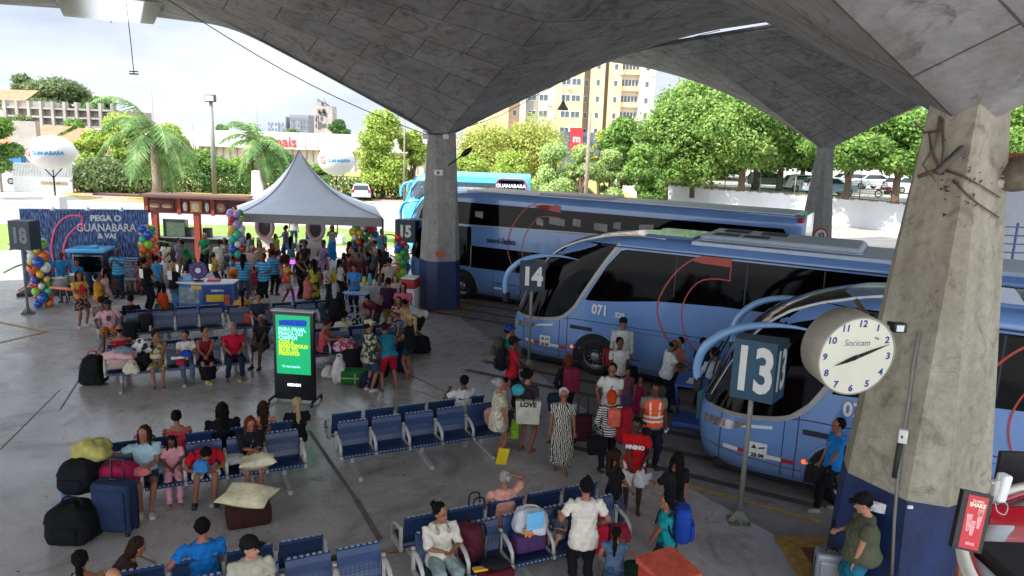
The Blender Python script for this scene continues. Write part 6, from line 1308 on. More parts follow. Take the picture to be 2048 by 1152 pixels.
b_, p = st('man in a red polo and black cap carrying a black backpack', 1022, 822, 78, h=1.72, sk='d', hair='short', cap='14141a', top='a81c26', bot='16161c', near=True, lh=(-.12, .3, 1.05), rh=(.14, .32, 1.05)); backpack(wb(p, hd(78), (0, -.27, 1.0)), hd(78)+math.pi, '121216', 'black backpack on the back of the man in the red polo', 1.05)
b_, p = st('man in a green shirt and blue cap behind the man in the red polo', 1013, 792, 72, h=1.72, sk='m', hair='short', cap='1c3c80', top='1f6a56', bot='1a1a22'); backpack(wb(p, hd(72), (0, -.26, 1.02)), hd(72)+math.pi, '4a4034', 'brown camouflage backpack behind the blue capped man', 1.0)
b_, p = st('long haired woman seen from behind wearing a maroon backpack', 1130, 856, 345, h=1.62, sk='m', hair='long', hc='r', top='1e1a20', sleeve='long', bot='1c1c28', lh=(-.2, .1, .95)); backpack(wb(p, hd(345), (0, -.27, .92)), hd(345)+math.pi, '6e1c34', 'maroon backpack on the back of the long haired woman', 1.15); backpack(wb(p, hd(345), (-.28, -.05, .42)), hd(345)+math.pi, '28304a', 'blue and pink bag at the left hip of the long haired woman', .9, nm='shoulder_bag', cat='bag')
st('man in a loose pale shirt and dark cap standing by the coach wheel', 1238, 775, 182, h=1.78, sk='m', hair='short', cap='14161c', top='b9bab0', sleeve='long', bot='2c2c34', fat=1.15, near=True, hem=.08)
b_, p = st('woman in a white top with a red backpack strap on one shoulder', 1232, 813, 165, h=1.64, sk='d', hair='bun', top='c8c4bc', bot='1a1a20', near=True, fat=1.1); backpack(wb(p, hd(165), (.22, -.12, 1.0)), hd(165)+R(160), '8a2034', 'crimson printed backpack slung on the woman in the white top', .85); backpack(wb(p, hd(165), (-.33, 0, .55)), hd(165), '14141a', 'black bag hanging right of the woman in the white top', .95)
st('man with glasses in a white tee with dark backpack straps', 1216, 884, 195, h=1.66, sk='m', hair='short', top='c8c6be', bot='2a2c34', near=True, glasses=True, fat=1.15, lh=(-.05, .25, 1.03), rh=(.22, .2, 1.0), hem=.1, strap='1c1c20')
st('little girl in a mauve top standing behind the man in glasses', 1250, 834, 190, h=1.12, sk='m', hair='pony', hc='b', top='7c4a5c', legs='skirt', bot='5a4a70', shoes='2a2a34'); st('little girl in a magenta dress next to the girl in mauve', 1276, 840, 200, h=1.0, sk='m', hair='pony', top='8a1c4a', legs='dress', bot='8a1c4a', sleeve='none', shoes='8a2a4a')
b_, p = st('orange haired woman in a striped top seen from behind', 1213, 945, 350, h=1.6, sk='l', hair='bob', hc='o', topm=cloth('1a1a1e', 'c8c4bc', 'stripe', 7), bot='17171d', sleeve='long', near=True, lh=(-.2, .1, .9)); backpack(wb(p, hd(350), (0, -.24, 1.02)), hd(350)+math.pi, 'c85a48', 'coral backpack on the orange haired woman', .75); lump((p.x+.27, p.y-.05, .62), (.17, .16, .35), '8c1824', 'dark red cloak like bundle on the arm of the orange haired woman', 'garment', 'garment', 43); tote((p.x-.22, p.y-.1, .42), R(10), '15151a', 'black handbag at the hip of the orange haired woman', .34, .34, .14)
st('worker in an orange reflective vest with white gloves', 1298, 935, 178, h=1.7, sk='d', hair='short', top='6d6a60', bot='141824', shoes='141416', near=True, vest='worker', fat=1.1, lh=(-.27, .03, .74), rh=(.27, .03, .74), rf=(.12, .12, 0), head=(0, .25))
b_, p = st('man in a red tee with white lettering and white shorts', 1262, 1018, 192, h=1.62, sk='k', hair='short', top='a81018', legs='bermuda', bot='c4c2bc', shoes='sandal', near=True, fat=1.12, rh=(.04, .3, .95), lh=(-.15, .2, .98), lf=(-.12, .1, 0), head=(.2, .2), hem=.06)
text('MNINO', .09, face_m((0, .182, 1.2), (0, 1, .08)), WHT, b_, 'shirt_lettering', .006)
st('curly haired girl in a black tee facing the man in red', 1222, 1072, 75, h=1.42, sk='m', hair='curlylong', hc='b', top='151518', legs='long', bot='3a465c', near=True, lh=(-.08, .28, .98), rh=(.1, .3, .96))
b_, p = st('long dark haired woman in black seen from behind, holding papers', 1338, 1108, 335, h=1.62, sk='m', hair='vlong', hc='k', top='131316', bot='2c3a58', near=True, lh=(-.16, .34, 1.12)); tag(MB().box(-.12, .12, -.004, .004, -.08, .09).build('folded_papers', WHT, None, wb(p, hd(335), (-.2, .44, 1.06)), R(40)), 'white folded papers in the hand of the woman in black', 'papers')
b_, p = st('boy in a teal tee and denim shorts with a blue backpack', 1325, 1172, 278, h=1.36, sk='m', hair='short', top='0f8488', legs='bermuda', bot='24344a', shoes='2a2a30', near=True, rh=(.1, .3, .72), lh=(-.08, .32, .8), lean=.08); bp_ = backpack(wb(p, hd(278), (0, -.2, .74)), hd(278)+math.pi, '173a8a', 'large blue backpack worn by the boy in teal', 1.12)
b_, p = st('woman in a white tee and black trousers with pinned up hair, from behind', 1160, 1190, 356, h=1.7, sk='m', hair='topbun', hc='k', top='c9c0b2', bot='121214', near=True, lh=(-.25, .18, 1.0), rh=(.24, .14, 1.0), fat=1.08, hem=.07)
st('girl in a denim pinafore with a long dark ponytail seen from behind', 1222, 1222, 12, h=1.2, sk='m', hair='pony', hc='k', top='46586e', legs='dress', bot='2e3f56', sleeve='cap', near=True, lh=(-.16, .2, 1.0), rh=(.16, .24, 1.3))
q, rz = seat_at(4, 'f', 1118); person('toddler in a grey tee sitting beside the white teed woman', q+Vector((0, .08, 0)), rz+R(-55), h=.85, pose='sit', sk='l', hair='short', hc='b', top='5c6470', legs='bermuda', bot='a09484', shoes='c8a888', lf=(-.08, .42, .62), rf=(.08, .42, .62), near=True)
st('man in a bright blue shirt with an orange sash walking past the column', 1655, 1022, 275, h=1.66, sk='m', hair='short', top='1c74b8', bot='101014', shoes='8a8478', near=True, strap='d86a4a', lh=(-.1, .12, .8), rh=(.12, .2, .8), fat=1.1, lf=(-.08, .22, 0), rf=(.08, -.18, 0))
b_, p = st('stout man in an olive tee and black cap looking at his phone', 1706, 1228, 288, h=1.72, sk='l', hair='short', cap='121214', top='4f5240', legs='bermuda', bot='1f6478', shoes='2a2a2e', near=True, fat=1.75, rh=(.08, .28, 1.14), lh=(-.2, .1, .86), head=(0, .35)); tag(MB().rbox(-.035, .035, -.006, .006, -.07, .07, .01).build('mobile_phone', BLKP, None, wb(p, hd(288), (.08, .38, 1.2)), R(30)), 'dark phone in the raised hand of the man in the olive tee', 'phone')
# --- weighing desk group
st('man in a white tee writing at the blue weighing desk', 1328, 822, 82, h=1.7, sk='d', hair='balding', top='c8c8c4', bot='1c2230', near=True, rh=(.1, .36, 1.12), lh=(-.1, .38, 1.1), head=(0, .3), lean=.1, fat=1.1); st('person in a pale pink top behind the man at the weighing desk', 1350, 806, 250, h=1.6, sk='m', hair='short', top='a06a64', bot='20242e')
st('man in a white shirt with his back to the camera by the desk', 1416, 846, 335, h=1.72, sk='m', hair='short', top='b8bcc4', sleeve='long', bot='14161e', near=True, lh=(-.14, .32, 1.1)); st('man in a dark top beyond the white shirted man at the desk', 1397, 810, 160, h=1.62, sk='m', hair='short', top='1c2230', bot='1a1c24')
# --- group in the middle
b_, p = st('man in a teal shirt and red shorts bending forward', 778, 780, 335, h=1.72, pose='bend', sk='m', hair='short', hc='b', top='1f6f7c', legs='bermuda', bot='a01428', shoes='sandal', near=True, lean=.75, lh=(-.1, .45, .62), rh=(.12, .5, .6), fat=1.1, lf=(-.16, -.05, 0), rf=(.2, .05, 0))
cam_ = cloth('2c3a30', 'a8a088', 'print', 9)
st('man in a camouflage shirt, cream cap and denim shorts', 738, 782, 45, h=1.74, sk='m', hair='short', cap='b8ae94', topm=cam_, legs='bermuda', bot='2c4258', shoes='c4c0b4', near=True, rh=(.06, .3, .98), lh=(-.14, .3, 1.0), hem=.1, fat=1.08)
st('blond woman in a black top and green shorts', 820, 756, 295, h=1.66, sk='m', hair='pony', hc='y', top='141418', legs='shorts', bot='1c3a34', shoes='sandal', near=True, lh=(-.12, .3, 1.02), rh=(.08, .32, 1.0), head=(0, .2)); st('curly blond woman in a striped top beside the bench', 806, 738, 300, h=1.62, sk='m', hair='curlylong', hc='y', topm=cloth('23283a', '7c8494', 'stripe', 6), bot='17213a')
st('man in a white tee and black shorts bending over the black holdall', 845, 688, 245, h=1.7, pose='bend', sk='m', hair='short', top='b8b8b2', legs='bermuda', bot='16161a', lean=1.1, lh=(-.1, .5, .5), rh=(.1, .5, .5)); st('person in a maroon top bending over by the bench', 752, 672, 200, h=1.6, pose='bend', sk='m', hair='bun', top='4a1420', bot='2c2c34', lean=1.0, lh=(-.1, .5, .5), rh=(.1, .5, .5), fat=1.2)
st('woman with long hair in a printed dress among the group by the bench', 797, 697, 190, h=1.5, sk='m', hair='long', hc='b', topm=cloth('2a2226', 'a07c70', 'print', 10), botm=cloth('2a2226', 'a07c70', 'print', 10), legs='dress', rh=(.02, .25, 1.2), lh=(-.02, .25, 1.15)); st('heavy woman in a pink tee behind the long haired woman', 806, 672, 185, h=1.62, sk='m', hair='long', hc='k', top='b8566c', bot='3a3440', fat=1.5)
st('man in a plum polo and floral shorts seen from behind', 777, 668, 5, h=1.74, sk='m', hair='short', top='2a1430', legs='bermuda', botm=cloth('c09068', '8c5a48', 'print', 12), shoes='2a2a2e', fat=1.12, lh=(-.3, .02, .85))
st('man in a blue shirt with orange sash making hats at the folding table', 710, 625, 190, h=1.66, sk='m', hair='short', top='2a7ab8', bot='1a2030', strap='d86a4a', lh=(-.12, .3, 1.05), rh=(.12, .3, 1.05), head=(0, .3), fat=1.1)
st('man in a beige polo at the white cloth table', 779, 612, 335, h=1.72, sk='m', hair='short', top='a89c90', bot='1c1c22', fat=1.15, lh=(-.2, .28, 1.05), rh=(.1, .25, 1.0)); st('woman in a white blouse and long black skirt', 681, 606, 60, h=1.58, sk='m', hair='long', top='b8b2ac', legs='maxi', bot='141418', rh=(.08, .3, 1.1), lh=(-.05, .3, 1.12))
st('person in a black shawl with grey hair seen from behind near the bench', 672, 672, 2, h=1.62, sk='m', hair='long', hc='g', top='101013', sleeve='long', legs='maxi', bot='101013', fat=1.4, hem=.2)
for px, py, hdg, hh, hr, tp, bt, l in ((690, 588, 100, 1.55, 'long', '5a5660', '1c1c24', 'dark haired girl in grey at the back of the queue by the cloth table'), (701, 592, 85, 1.6, 'bun', '6a2430', '1c1c24', 'woman in dark red in the queue by the cloth table'), (716, 590, 200, 1.55, 'short', '70303c', '20242c', 'child in wine red among the queue by the cloth table'), (720, 574, 170, 1.66, 'long', '6c707c', '20242c', 'woman in a slate grey top facing out of the queue'), (733, 590, 250, 1.62, 'pony', '2a2a32', '17171c', 'woman in black with a ponytail near the cloth table'), (757, 580, 250, 1.6, 'long', '26222c', '1c1c24', 'long haired woman bending to the cloth table in charcoal'), (768, 568, 200, 1.62, 'bun', '30303c', '1c1c24', 'person in navy behind the beige polo man'), (742, 575, 160, 1.55, 'short', '7c7480', '2a2a34', 'boy in light grey behind the bottles')):
    st(l, px, py, hdg, h=hh, hair=hr, top=tp, bot=bt)
st('woman in wide bright blue trousers drinking beside the pink mat', 665, 520, 185, h=1.68, sk='m', hair='long', hc='b', top='a89c98', sleeve='none', bot='1c74b8', legs='maxi', rh=(.03, .22, 1.38), lh=(-.08, .2, 1.25)); st('man in a light blue shirt standing right of the marquee pole', 763, 532, 190, h=1.7, sk='m', hair='short', top='4aa0b8', bot='23252c', fat=1.2)
st('woman in a salmon sweater and jeans with folded arms', 616, 642, 60, h=1.6, sk='m', hair='bun', hc='b', top='b0605c', sleeve='long', bot='27344e', lh=(.1, .22, 1.15), rh=(-.06, .24, 1.12))
yr = cloth('c89a3c', 'b82a3a', 'print', 3)
st('woman with a big dark afro in a yellow top and khaki shorts', 575, 610, 80, h=1.66, sk='d', hair='afro', hc='b', topm=yr, legs='shorts', bot='84846c', shoes='b8a8a0', rh=(.16, .42, 1.05), lh=(-.1, .25, 1.1), lf=(-.1, -.2, 0), rf=(.1, .25, 0)); bs = cloth('2a78a8', '5aa8c8', 'stripe', 3.2)
st('man in a blue striped shirt holding food beside the afro haired woman', 530, 604, 190, h=1.72, sk='d', hair='short', topm=bs, bot='12141c', fat=1.3, rh=(.1, .28, 1.18), lh=(-.14, .26, 1.1), hem=.06)
st('woman in a blue striped tee and grey jeans seen from behind left of him', 489, 604, 350, h=1.7, sk='m', hair='long', hc='k', topm=bs, bot='4c5668'); st('woman in a pale pink top and hat behind the blue striped pair', 508, 578, 170, h=1.66, sk='m', hair='short', cap='9c8074', top='a88c86', bot='8c8488'); st('person in blue half hidden behind the afro haired woman', 548, 590, 10, h=1.66, sk='m', hair='short', topm=bs, bot='14161c')
st('woman in a black top with raised arms behind the salmon sweater', 600, 596, 110, h=1.66, sk='m', hair='long', top='1c181a', sleeve='none', bot='1c1c20', rh=(.2, .4, 1.05), lh=(-.1, .4, 1.1)); fl_ = cloth('2a2a1c', 'a09a30', 'print', 5); st('woman in a black dress with big yellow flowers', 629, 612, 330, h=1.66, sk='m', hair='long', topm=fl_, botm=fl_, legs='maxi', shoes='5a5a6a', fat=1.15)
st('man in a dark tee near the purple lit table', 612, 568, 200, h=1.72, sk='d', hair='short', top='1a1c1e', bot='1c1c24', lh=(-.2, .3, 1.0)); bp2 = cloth('2a6aa8', 'a82c48', 'print', 4)
st('stylist in a blue and crimson top near the left vanity mirror', 573, 522, 235, h=1.66, sk='d', hair='short', topm=bp2, bot='1c3a60', rh=(.12, .35, 1.15)); st('stylist in a crimson and blue top leaning to the right vanity mirror', 617, 518, 70, h=1.64, sk='d', hair='short', topm=bp2, bot='20406a', rh=(.15, .4, 1.3), lh=(-.1, .4, 1.25)); st('person in jeans seen beyond the marquee on the lawn', 588, 492, 350, h=1.7, sk='m', hair='short', top='8a8c90', bot='28384e')
st('long haired woman seated before the right vanity mirror', 634, 530, 355, h=1.35, sk='m', hair='vlong', hc='r', top='8c8478', bot='a8a4a8'); st('woman with dark hair waiting near the left vanity mirror', 553, 530, 120, h=1.4, sk='m', hair='long', hc='k', top='b0a46a', bot='2a2a30'); st('child in red before the left vanity mirror', 545, 545, 130, h=1.25, sk='m', hair='long', hc='b', top='c0403c', bot='2a2a30'); st('long haired woman with a grey wrap left of the vanity mirrors', 500, 540, 60, h=1.6, sk='m', hair='long', hc='b', top='7c8088', bot='2a2a30')
# --- left event group
st('man in a blue striped shirt playing a small horn before the backdrop', 241, 596, 182, h=1.76, sk='d', hair='balding', topm=bs, bot='222e44', fat=1.3, rh=(.04, .22, 1.35), lh=(-.04, .22, 1.32)); tag(MB().tube(smooth_curve([(0, 0, 0), (0, -.05, -.15), (0, -.12, -.25), (0, -.2, -.18)]), [.012]*18+[.02]*13).build('trumpet', mat('brass', 'b08a40', .25, metal=.9), None, wb(G(241, 596), hd(182), (0, .26, 1.4))), 'small brass horn held by the blue striped man', 'instrument')
st('percussionist in a blue tee behind the right drum', 130, 604, 165, h=1.74, sk='d', hair='balding', top='2a80b8', bot='3a3c44', fat=1.25, rh=(.18, .32, 1.0), lh=(-.14, .35, 1.0)); st('percussionist in a blue tee behind the left drum', 97, 610, 150, h=1.68, sk='d', hair='short', top='3a90c0', bot='7c7c80', fat=1.1, rh=(.15, .32, 1.0), lh=(-.14, .35, 1.0))
st('woman with long hair in a yellow and red top and dark skirt', 165, 654, 120, h=1.68, sk='m', hair='long', hc='b', topm=yr, legs='mini', botm=cloth('1c1a1e', '8a6a60', 'print', 14), shoes='a8a4a0', rh=(.12, .3, 1.02), lh=(-.08, .3, 1.06), lf=(-.16, -.05, 0), rf=(.14, .08, 0)); st('boy in a yellow vest and khaki shorts', 201, 645, 65, h=1.5, sk='m', hair='short', top='c8902c', legs='bermuda', bot='8a8068', rh=(.06, .3, 1.0), fat=1.1)
b_, p = st('woman in a pale pink tee with a brown backpack beside the boy in yellow', 217, 640, 255, h=1.64, sk='m', hair='long', hc='k', top='c09c9a', legs='shorts', bot='1c1a20', rh=(.04, .3, 1.0)); backpack(wb(p, hd(255), (0, -.25, .95)), hd(255)+math.pi, '4a342c', 'small brown backpack on the woman in pale pink', .8)
b_, p = st('tall man in a black tee with a white back print', 296, 624, 35, h=1.8, sk='m', hair='short', top='121214', bot='121216', rh=(.14, .34, 1.0)); MB().box(-.11, .11, -.150, -.144, 1.18, 1.48).build('back_print', WHT, b_); b_, p = st('fair haired woman in a black tee with a white back print and jeans', 350, 622, 25, h=1.62, sk='m', hair='long', hc='y', top='141416', bot='3c5264', rh=(.25, .35, 1.0)); MB().box(-.1, .1, -.142, -.136, 1.1, 1.4).build('back_print', WHT, b_)
st('woman in blue behind the black shirted man', 319, 604, 20, h=1.62, sk='m', hair='bun', top='2f7aa8', bot='16161c'); st('man in a green polo bending over near the kiosk', 384, 560, 235, h=1.7, pose='bend', sk='m', hair='short', top='1f7a4a', bot='17181e', lean=.55, lh=(-.15, .5, .8), rh=(.15, .5, .8)); st('blond woman in a green polo before the kiosk', 412, 545, 185, h=1.66, sk='l', hair='long', hc='y', top='1f7a52', bot='15161c', fat=1.1, rh=(.16, .3, 1.05), lh=(-.16, .3, 1.05))
st('child in blue behind the blue counter with a white bow', 392, 590, 170, h=1.35, sk='m', hair='bob', hc='b', top='2a7ab0', bot='2a2a34'); st('child in a red top near the strollers', 345, 585, 100, h=1.2, sk='m', hair='short', top='a82630', bot='2a2a34'); st('man in a red top among balloons behind the prop bus', 213, 545, 170, h=1.68, sk='m', hair='short', top='a02836', bot='20222a', z0=.12); st('girl in a pink striped dress right of the kiosk', 452, 548, 170, h=1.5, sk='m', hair='long', hc='k', topm=cloth('b89c9c', '8c5058', 'stripe', 8), legs='dress', botm=cloth('b89c9c', '8c5058', 'stripe', 8))
st('child in striped blue before the purple lit area at left', 160, 597, 175, h=1.35, sk='m', hair='short', top='2a70a0', bot='2a2c34')
for i, px in enumerate((268, 283)): st(('left', 'right')[i]+' of two children in white shoes standing by the stage edge', px, 588-i*2, 178, h=1.15, sk='l', hair='short', hc='b', top='8890b0', legs='shorts', bot='6a7090', shoes='d0d0cc')
for i, (px, py, hh, hr, tp, l) in enumerate(((262, 560, 1.2, 'short', 'c8c0b4', 'small child in cream by the striped booth chairs'), (306, 575, 1.3, 'long', 'c06070', 'girl in rose between the booth chairs and the black shirted man'), (335, 560, 1.6, 'long', 'd0c8b8', 'woman in ivory before the kiosk shelves'), (362, 552, 1.55, 'bun', '8090b0', 'woman in grey blue before the kiosk counter'), (430, 572, 1.25, 'pony', 'c8a040', 'girl in mustard right of the prize wheel'), (441, 560, 1.62, 'short', 'd8d4cc', 'man in off white by the kiosk end'), (466, 575, 1.2, 'short', '3a7ab0', 'little boy in sky blue by the marquee balloon column'), (521, 560, 1.6, 'long', 'b08a60', 'woman in tan under the marquee, far side of the striped pair'), (560, 565, 1.3, 'pony', 'd0a0a8', 'girl in pale pink beside the purple lit table'), (583, 548, 1.6, 'long', '60808c', 'woman in teal grey behind the purple lit table'), (602, 548, 1.25, 'short', 'c87848', 'child in orange at the purple lit table'), (648, 560, 1.62, 'short', '9c88a8', 'man in lilac between the red chest and the yellow suitcase'), (655, 600, 1.3, 'bob', 'd8d0c0', 'child in white standing left of the white blouse woman'), (700, 560, 1.6, 'long', 'c89080', 'woman in peach under the marquee balloon column'), (725, 558, 1.66, 'short', '7a9060', 'man in moss green behind the queue'), (748, 556, 1.58, 'bun', 'd0ccc4', 'woman in white at the far end of the queue'), (790, 640, 1.5, 'long', 'c0a8a0', 'girl in beige between plum polo man and the red cabinet'), (284, 590, 1.25, 'bob', 'b0604c', 'child in rust red left of the tall black shirted man'), (376, 600, 1.15, 'short', 'c8c4b8', 'toddler in white at the left end of the blue counter'), (510, 600, 1.2, 'pony', 'a83848', 'small girl in red between the striped woman and man'))):
    st(l, px, py, (40*i*7) % 360, h=hh, hair=hr, hc='kbb'[i % 3], sk='mld'[i % 3], top=tp, legs=('long', 'bermuda', 'dress')[i % 3] if i % 3 != 2 else 'dress', bot=tp if i % 3 == 2 else ('2c3848', '6c6a60')[i % 2], rh=(.1, .3, 1.0+.05*(i % 4)), lh=(-.12, .28, 1.0))
# --- seated
flo = cloth('4a5a30', 'b8a878', 'print', 7)
b_, q = sit('woman in a floral strap dress with a cream bag, seated', 5, 'f', 312, h=1.58, sk='m', hair='bun', hc='b', topm=flo, botm=flo, legs='skirt', sleeve='none', shoes='sandal', near=True, fat=1.35, head=(-.7, .1), lh=(-.05, .34, .66), rh=(.06, .36, .66)); tag(MB().rbox(-.12, .12, -.05, .05, 0, .11, .045).build('cream_clutch', cloth('b8ae94'), None, (q.x+.1, q.y-.28, .72), BNR), 'cream clutch bag on the lap of the woman in the floral dress', 'bag')
b_, q = sit('boy in a white polo and grey jeans holding things on his lap', 5, 'f', 372, h=1.5, sk='m', hair='short', top='c4beb0', bot='4a5868', shoes='5a5048', near=True, head=(.5, .1), lh=(-.1, .3, .8), rh=(.1, .32, .78)); lump((q.x+.12, q.y-.26, .7), (.13, .09, .08), '1c3a8c', 'blue cap held on the lap of the boy in white', 'cap', 'cap', 50); tag(MB().rbox(-.16, .14, -.06, .06, 0, .05, .02).build('white_shoe_box', WHT, None, (q.x-.06, q.y-.32, .66), R(25)), 'white and purple magazine on the knees of the boy in white', 'magazine'); lump((q.x+.0, q.y-.34, .5), (.1, .07, .07), 'a01c30', 'red cloth between the knees of the boy in white', 'cloth', 'cloth', 51)
sit('woman in a wine red camisole and long black skirt', 5, 'f', 413, h=1.62, sk='m', hair='bun', hc='k', top='6a1826', sleeve='none', legs='maxi', bot='0f0f12', shoes='b8b060', near=True, head=(-.6, 0), lh=(.0, .3, .7), rh=(.06, .3, .7), lf=(-.02, .46, 0), rf=(.02, .55, .06)); sit('grey haired man in a red polo and dark jeans', 5, 'f', 470, h=1.72, sk='m', hair='short', hc='g', top='b01430', bot='1a2438', shoes='sandal', near=True, head=(-.5, 0), lh=(-.12, .3, .72), rh=(.14, .32, .72), fat=1.1, lf=(-.14, .42, 0), rf=(.2, .4, 0))
sit('grey haired man in a dark tee just left of the lit screen', 5, 'b', 537, h=1.66, sk='d', hair='short', hc='g', top='1c1f26', legs='bermuda', bot='4c443c', turn=R(150), near=True, lh=(-.1, .35, .66), rh=(.1, .35, .66)); sit('man in a red vest seen from behind at the left bench end', 5, 'b', 240, h=1.7, sk='m', hair='balding', top='8c1422', sleeve='none', bot='2a2a30', fat=1.3, near=True)
b_, q = sit('man in a pink tee with a dark print and orange shorts', 6, 'f', 216, h=1.68, sk='d', hair='short', cap='17171a', top='c0909a', legs='bermuda', bot='b0602c', shoes='sandal', near=True, fat=1.1, lh=(-.3, .1, .62), rh=(.28, .2, .7), lf=(-.2, .4, 0), rf=(.15, .4, 0)); MB().ell((0, .135, .86), (.06, .008, .085), 0).build('chest_print', mat('dark_print', '3a2a2c', .7, var=.5, scale=20), b_)
for b, row, px, hr, hcl, tp, sl, l in ((6, 'b', 205, 'short', 'b', '6a5a54', 'short', 'man in a taupe tee behind the pink shirted man'), (6, 'b', 265, 'short', 'k', '121216', 'long', 'man in a black jacket seen from behind on the left rear bench'), (6, 'b', 328, 'curlylong', 'o', '1a3c34', 'short', 'red haired woman in dark green seen from behind by the blue counter'), (7, 'b', 484, 'pony', 'k', 'b8863c', 'short', 'woman in yellow and red with a ponytail seen over the bench'), (7, 'b', 523, 'bob', 'k', 'a8a08c', 'short', 'dark haired person in beige seen over the bench'), (7, 'f', 520, 'short', 'k', '26303c', 'short', 'dark haired man seated low beside the screen top'), (8, 'b', 684, 'curly', 'k', 'b0a894', 'short', 'woman with thick dark hair in beige seen over the right bench')):
    sit(l, b, row, px, h=1.64, sk='m', hair=hr, hc=hcl, top=tp, sleeve=sl)
b_, q = sit('woman in a coral top sitting sideways looking at her phone', 8, 'f', 650, h=1.62, sk='m', hair='bun', hc='b', top='c04a50', sleeve='none', bot='1c2638', near=True, turn=R(60), lh=(-.08, .4, .85), rh=(.08, .42, .85), head=(0, .4), lean=.12, fat=1.15)
sit('woman in a red top with dark hair tied low, seen from behind', 2, 'b', 352, h=1.62, sk='m', hair='bun', hc='k', top='b43a44', sleeve='none', near=True, fat=1.15); sit('person in a black hooded jacket with long black hair seen from behind', 2, 'b', 445, h=1.72, sk='m', hair='long', hc='k', top='0f0f13', sleeve='long', near=True, fat=1.6); sit('woman with long brown hair and bare shoulders seen from behind', 2, 'b', 528, h=1.6, sk='l', hair='long', hc='b', top='8a5a44', sleeve='none', near=True); sit('blond ponytailed woman in black seen from behind', 2, 'b', 592, h=1.6, sk='l', hair='pony', hc='y', top='131316', near=True)
b_, q = sit('mother in a pale blue tee and shorts with her arm along the seat back', 2, 'f', 290, h=1.66, sk='m', hair='vlong', hc='b', top='9ab0b8', legs='shorts', bot='2c3040', shoes='b8ac98', near=True, head=(.5, .05), lh=(-.02, .3, .75), rh=(.55, -.02, .98), fat=1.15, lf=(-.04, .5, 0), rf=(.1, .45, 0)); lump((q.x+.08, q.y-.3, .66), (.13, .1, .07), 'c8706c', 'salmon pink cloth on the lap of the mother', 'cloth', 'cloth', 60)
sit('girl in a pale pink outfit sitting with her head lowered', 2, 'f', 345, h=1.3, sk='d', hair='long', hc='k', top='c88a90', bot='c8909a', shoes='8a6a50', near=True, head=(0, .45), lh=(-.03, .28, .86), rh=(.05, .3, .84)); b_, q = sit('man in a red tee bowed forward over his knees', 2, 'f', 412, h=1.7, sk='m', hair='short', hc='k', top='b01420', legs='bermuda', bot='b0b4ac', shoes='2a2422', near=True, lean=.85, head=(0, .8), lh=(-.1, .42, .6), rh=(.16, .45, .62), lf=(-.1, .45, 0), rf=(.2, .42, 0), fat=1.15); lump((q.x+.12, q.y-.42, .62), (.11, .09, .11), '3a78b0', 'blue foil balloon like bag in the lap of the bowed man', 'bag', 'bag', 61)
sit('woman in a black top with a shoulder strap sitting with folded hands', 2, 'f', 505, h=1.6, sk='m', hair='long', hc='r', top='15141a', sleeve='half', legs='skirt', bot='7a6a58', shoes='sandal', near=True, head=(-.2, .35), strap='8a8478', lh=(.02, .3, .82), rh=(-.02, .3, .84))
sit('man in a bright blue tee seen from behind with one arm on the seat', 3, 'b', 408, h=1.74, sk='m', hair='short', hc='k', top='1464a8', near=True, fat=1.25, rh=(-.0, .1, .8), lh=(-.35, .05, .72)); sit('man in a black cap and pale khaki tee looking to the right', 3, 'f', 508, h=1.72, sk='l', hair='short', cap='101012', top='a09c88', near=True, head=(-.9, .1), fat=1.2)
q = Vector((*gp0(165, 1160, .9)[:2], 0)); person('woman with a dark ponytail and bare tattooed back at the bottom left', q, BNR, h=1.62, pose='sit', sk='m', hair='pony', hc='k', topm=cloth('b07a58', '1c1a1a', 'check', 8), sleeve='none', near=True, fat=1.15); q = Vector((*gp0(232, 1195, 1.0)[:2], 0)); person('bald man at the bottom left edge facing the camera', q, BNR+math.pi+R(20), h=1.66, pose='sit', sk='l', hair='bald', top='c0b8b0', near=True)
q = Vector((*gp0(215, 1150, .8)[:2], 0)); person('person with dark brown hair lying against the bench behind the bald man', q, BNR-R(70), h=1.6, pose='sit', sk='m', hair='bob', hc='b', top='2c2020', near=True, lean=.75, lh=(.1, .55, .6))
sit('man in a white tee seen from behind raising one hand', 1, 'b', 922, h=1.68, sk='d', hair='short', hc='k', top='b8b6ae', near=True, fat=1.2, lh=(-.22, .22, .98))
b_, q = sit('grey haired woman in a peach blouse seen from behind', 4, 'b', 1002, h=1.6, sk='m', hair='bun', hc='g', top='c08a76', near=True, fat=1.35, rh=(.2, .18, 1.2))
b_, q = sit('woman in a loose cream shirt with headphones round her neck holding a phone', 4, 'f', 882, h=1.66, sk='m', hair='bun', hc='k', top='c6bfae', bot='7c8c88', sleeve='half', near=True, head=(-.5, .1), lh=(-.06, .32, .86), rh=(.08, .34, .86), fat=1.15)
MB().tube([(.085*math.cos(t_), .05+.07*math.sin(t_), 1.03) for t_ in [R(k) for k in range(150, 391, 20)]], .012, 0, 6).ell((-.08, .11, 1.0), (.03, .025, .04), 0).ell((.08, .11, 1.0), (.03, .025, .04), 0).build('headphones', mat('silver_headphones', '8c8a86', .4), b_)
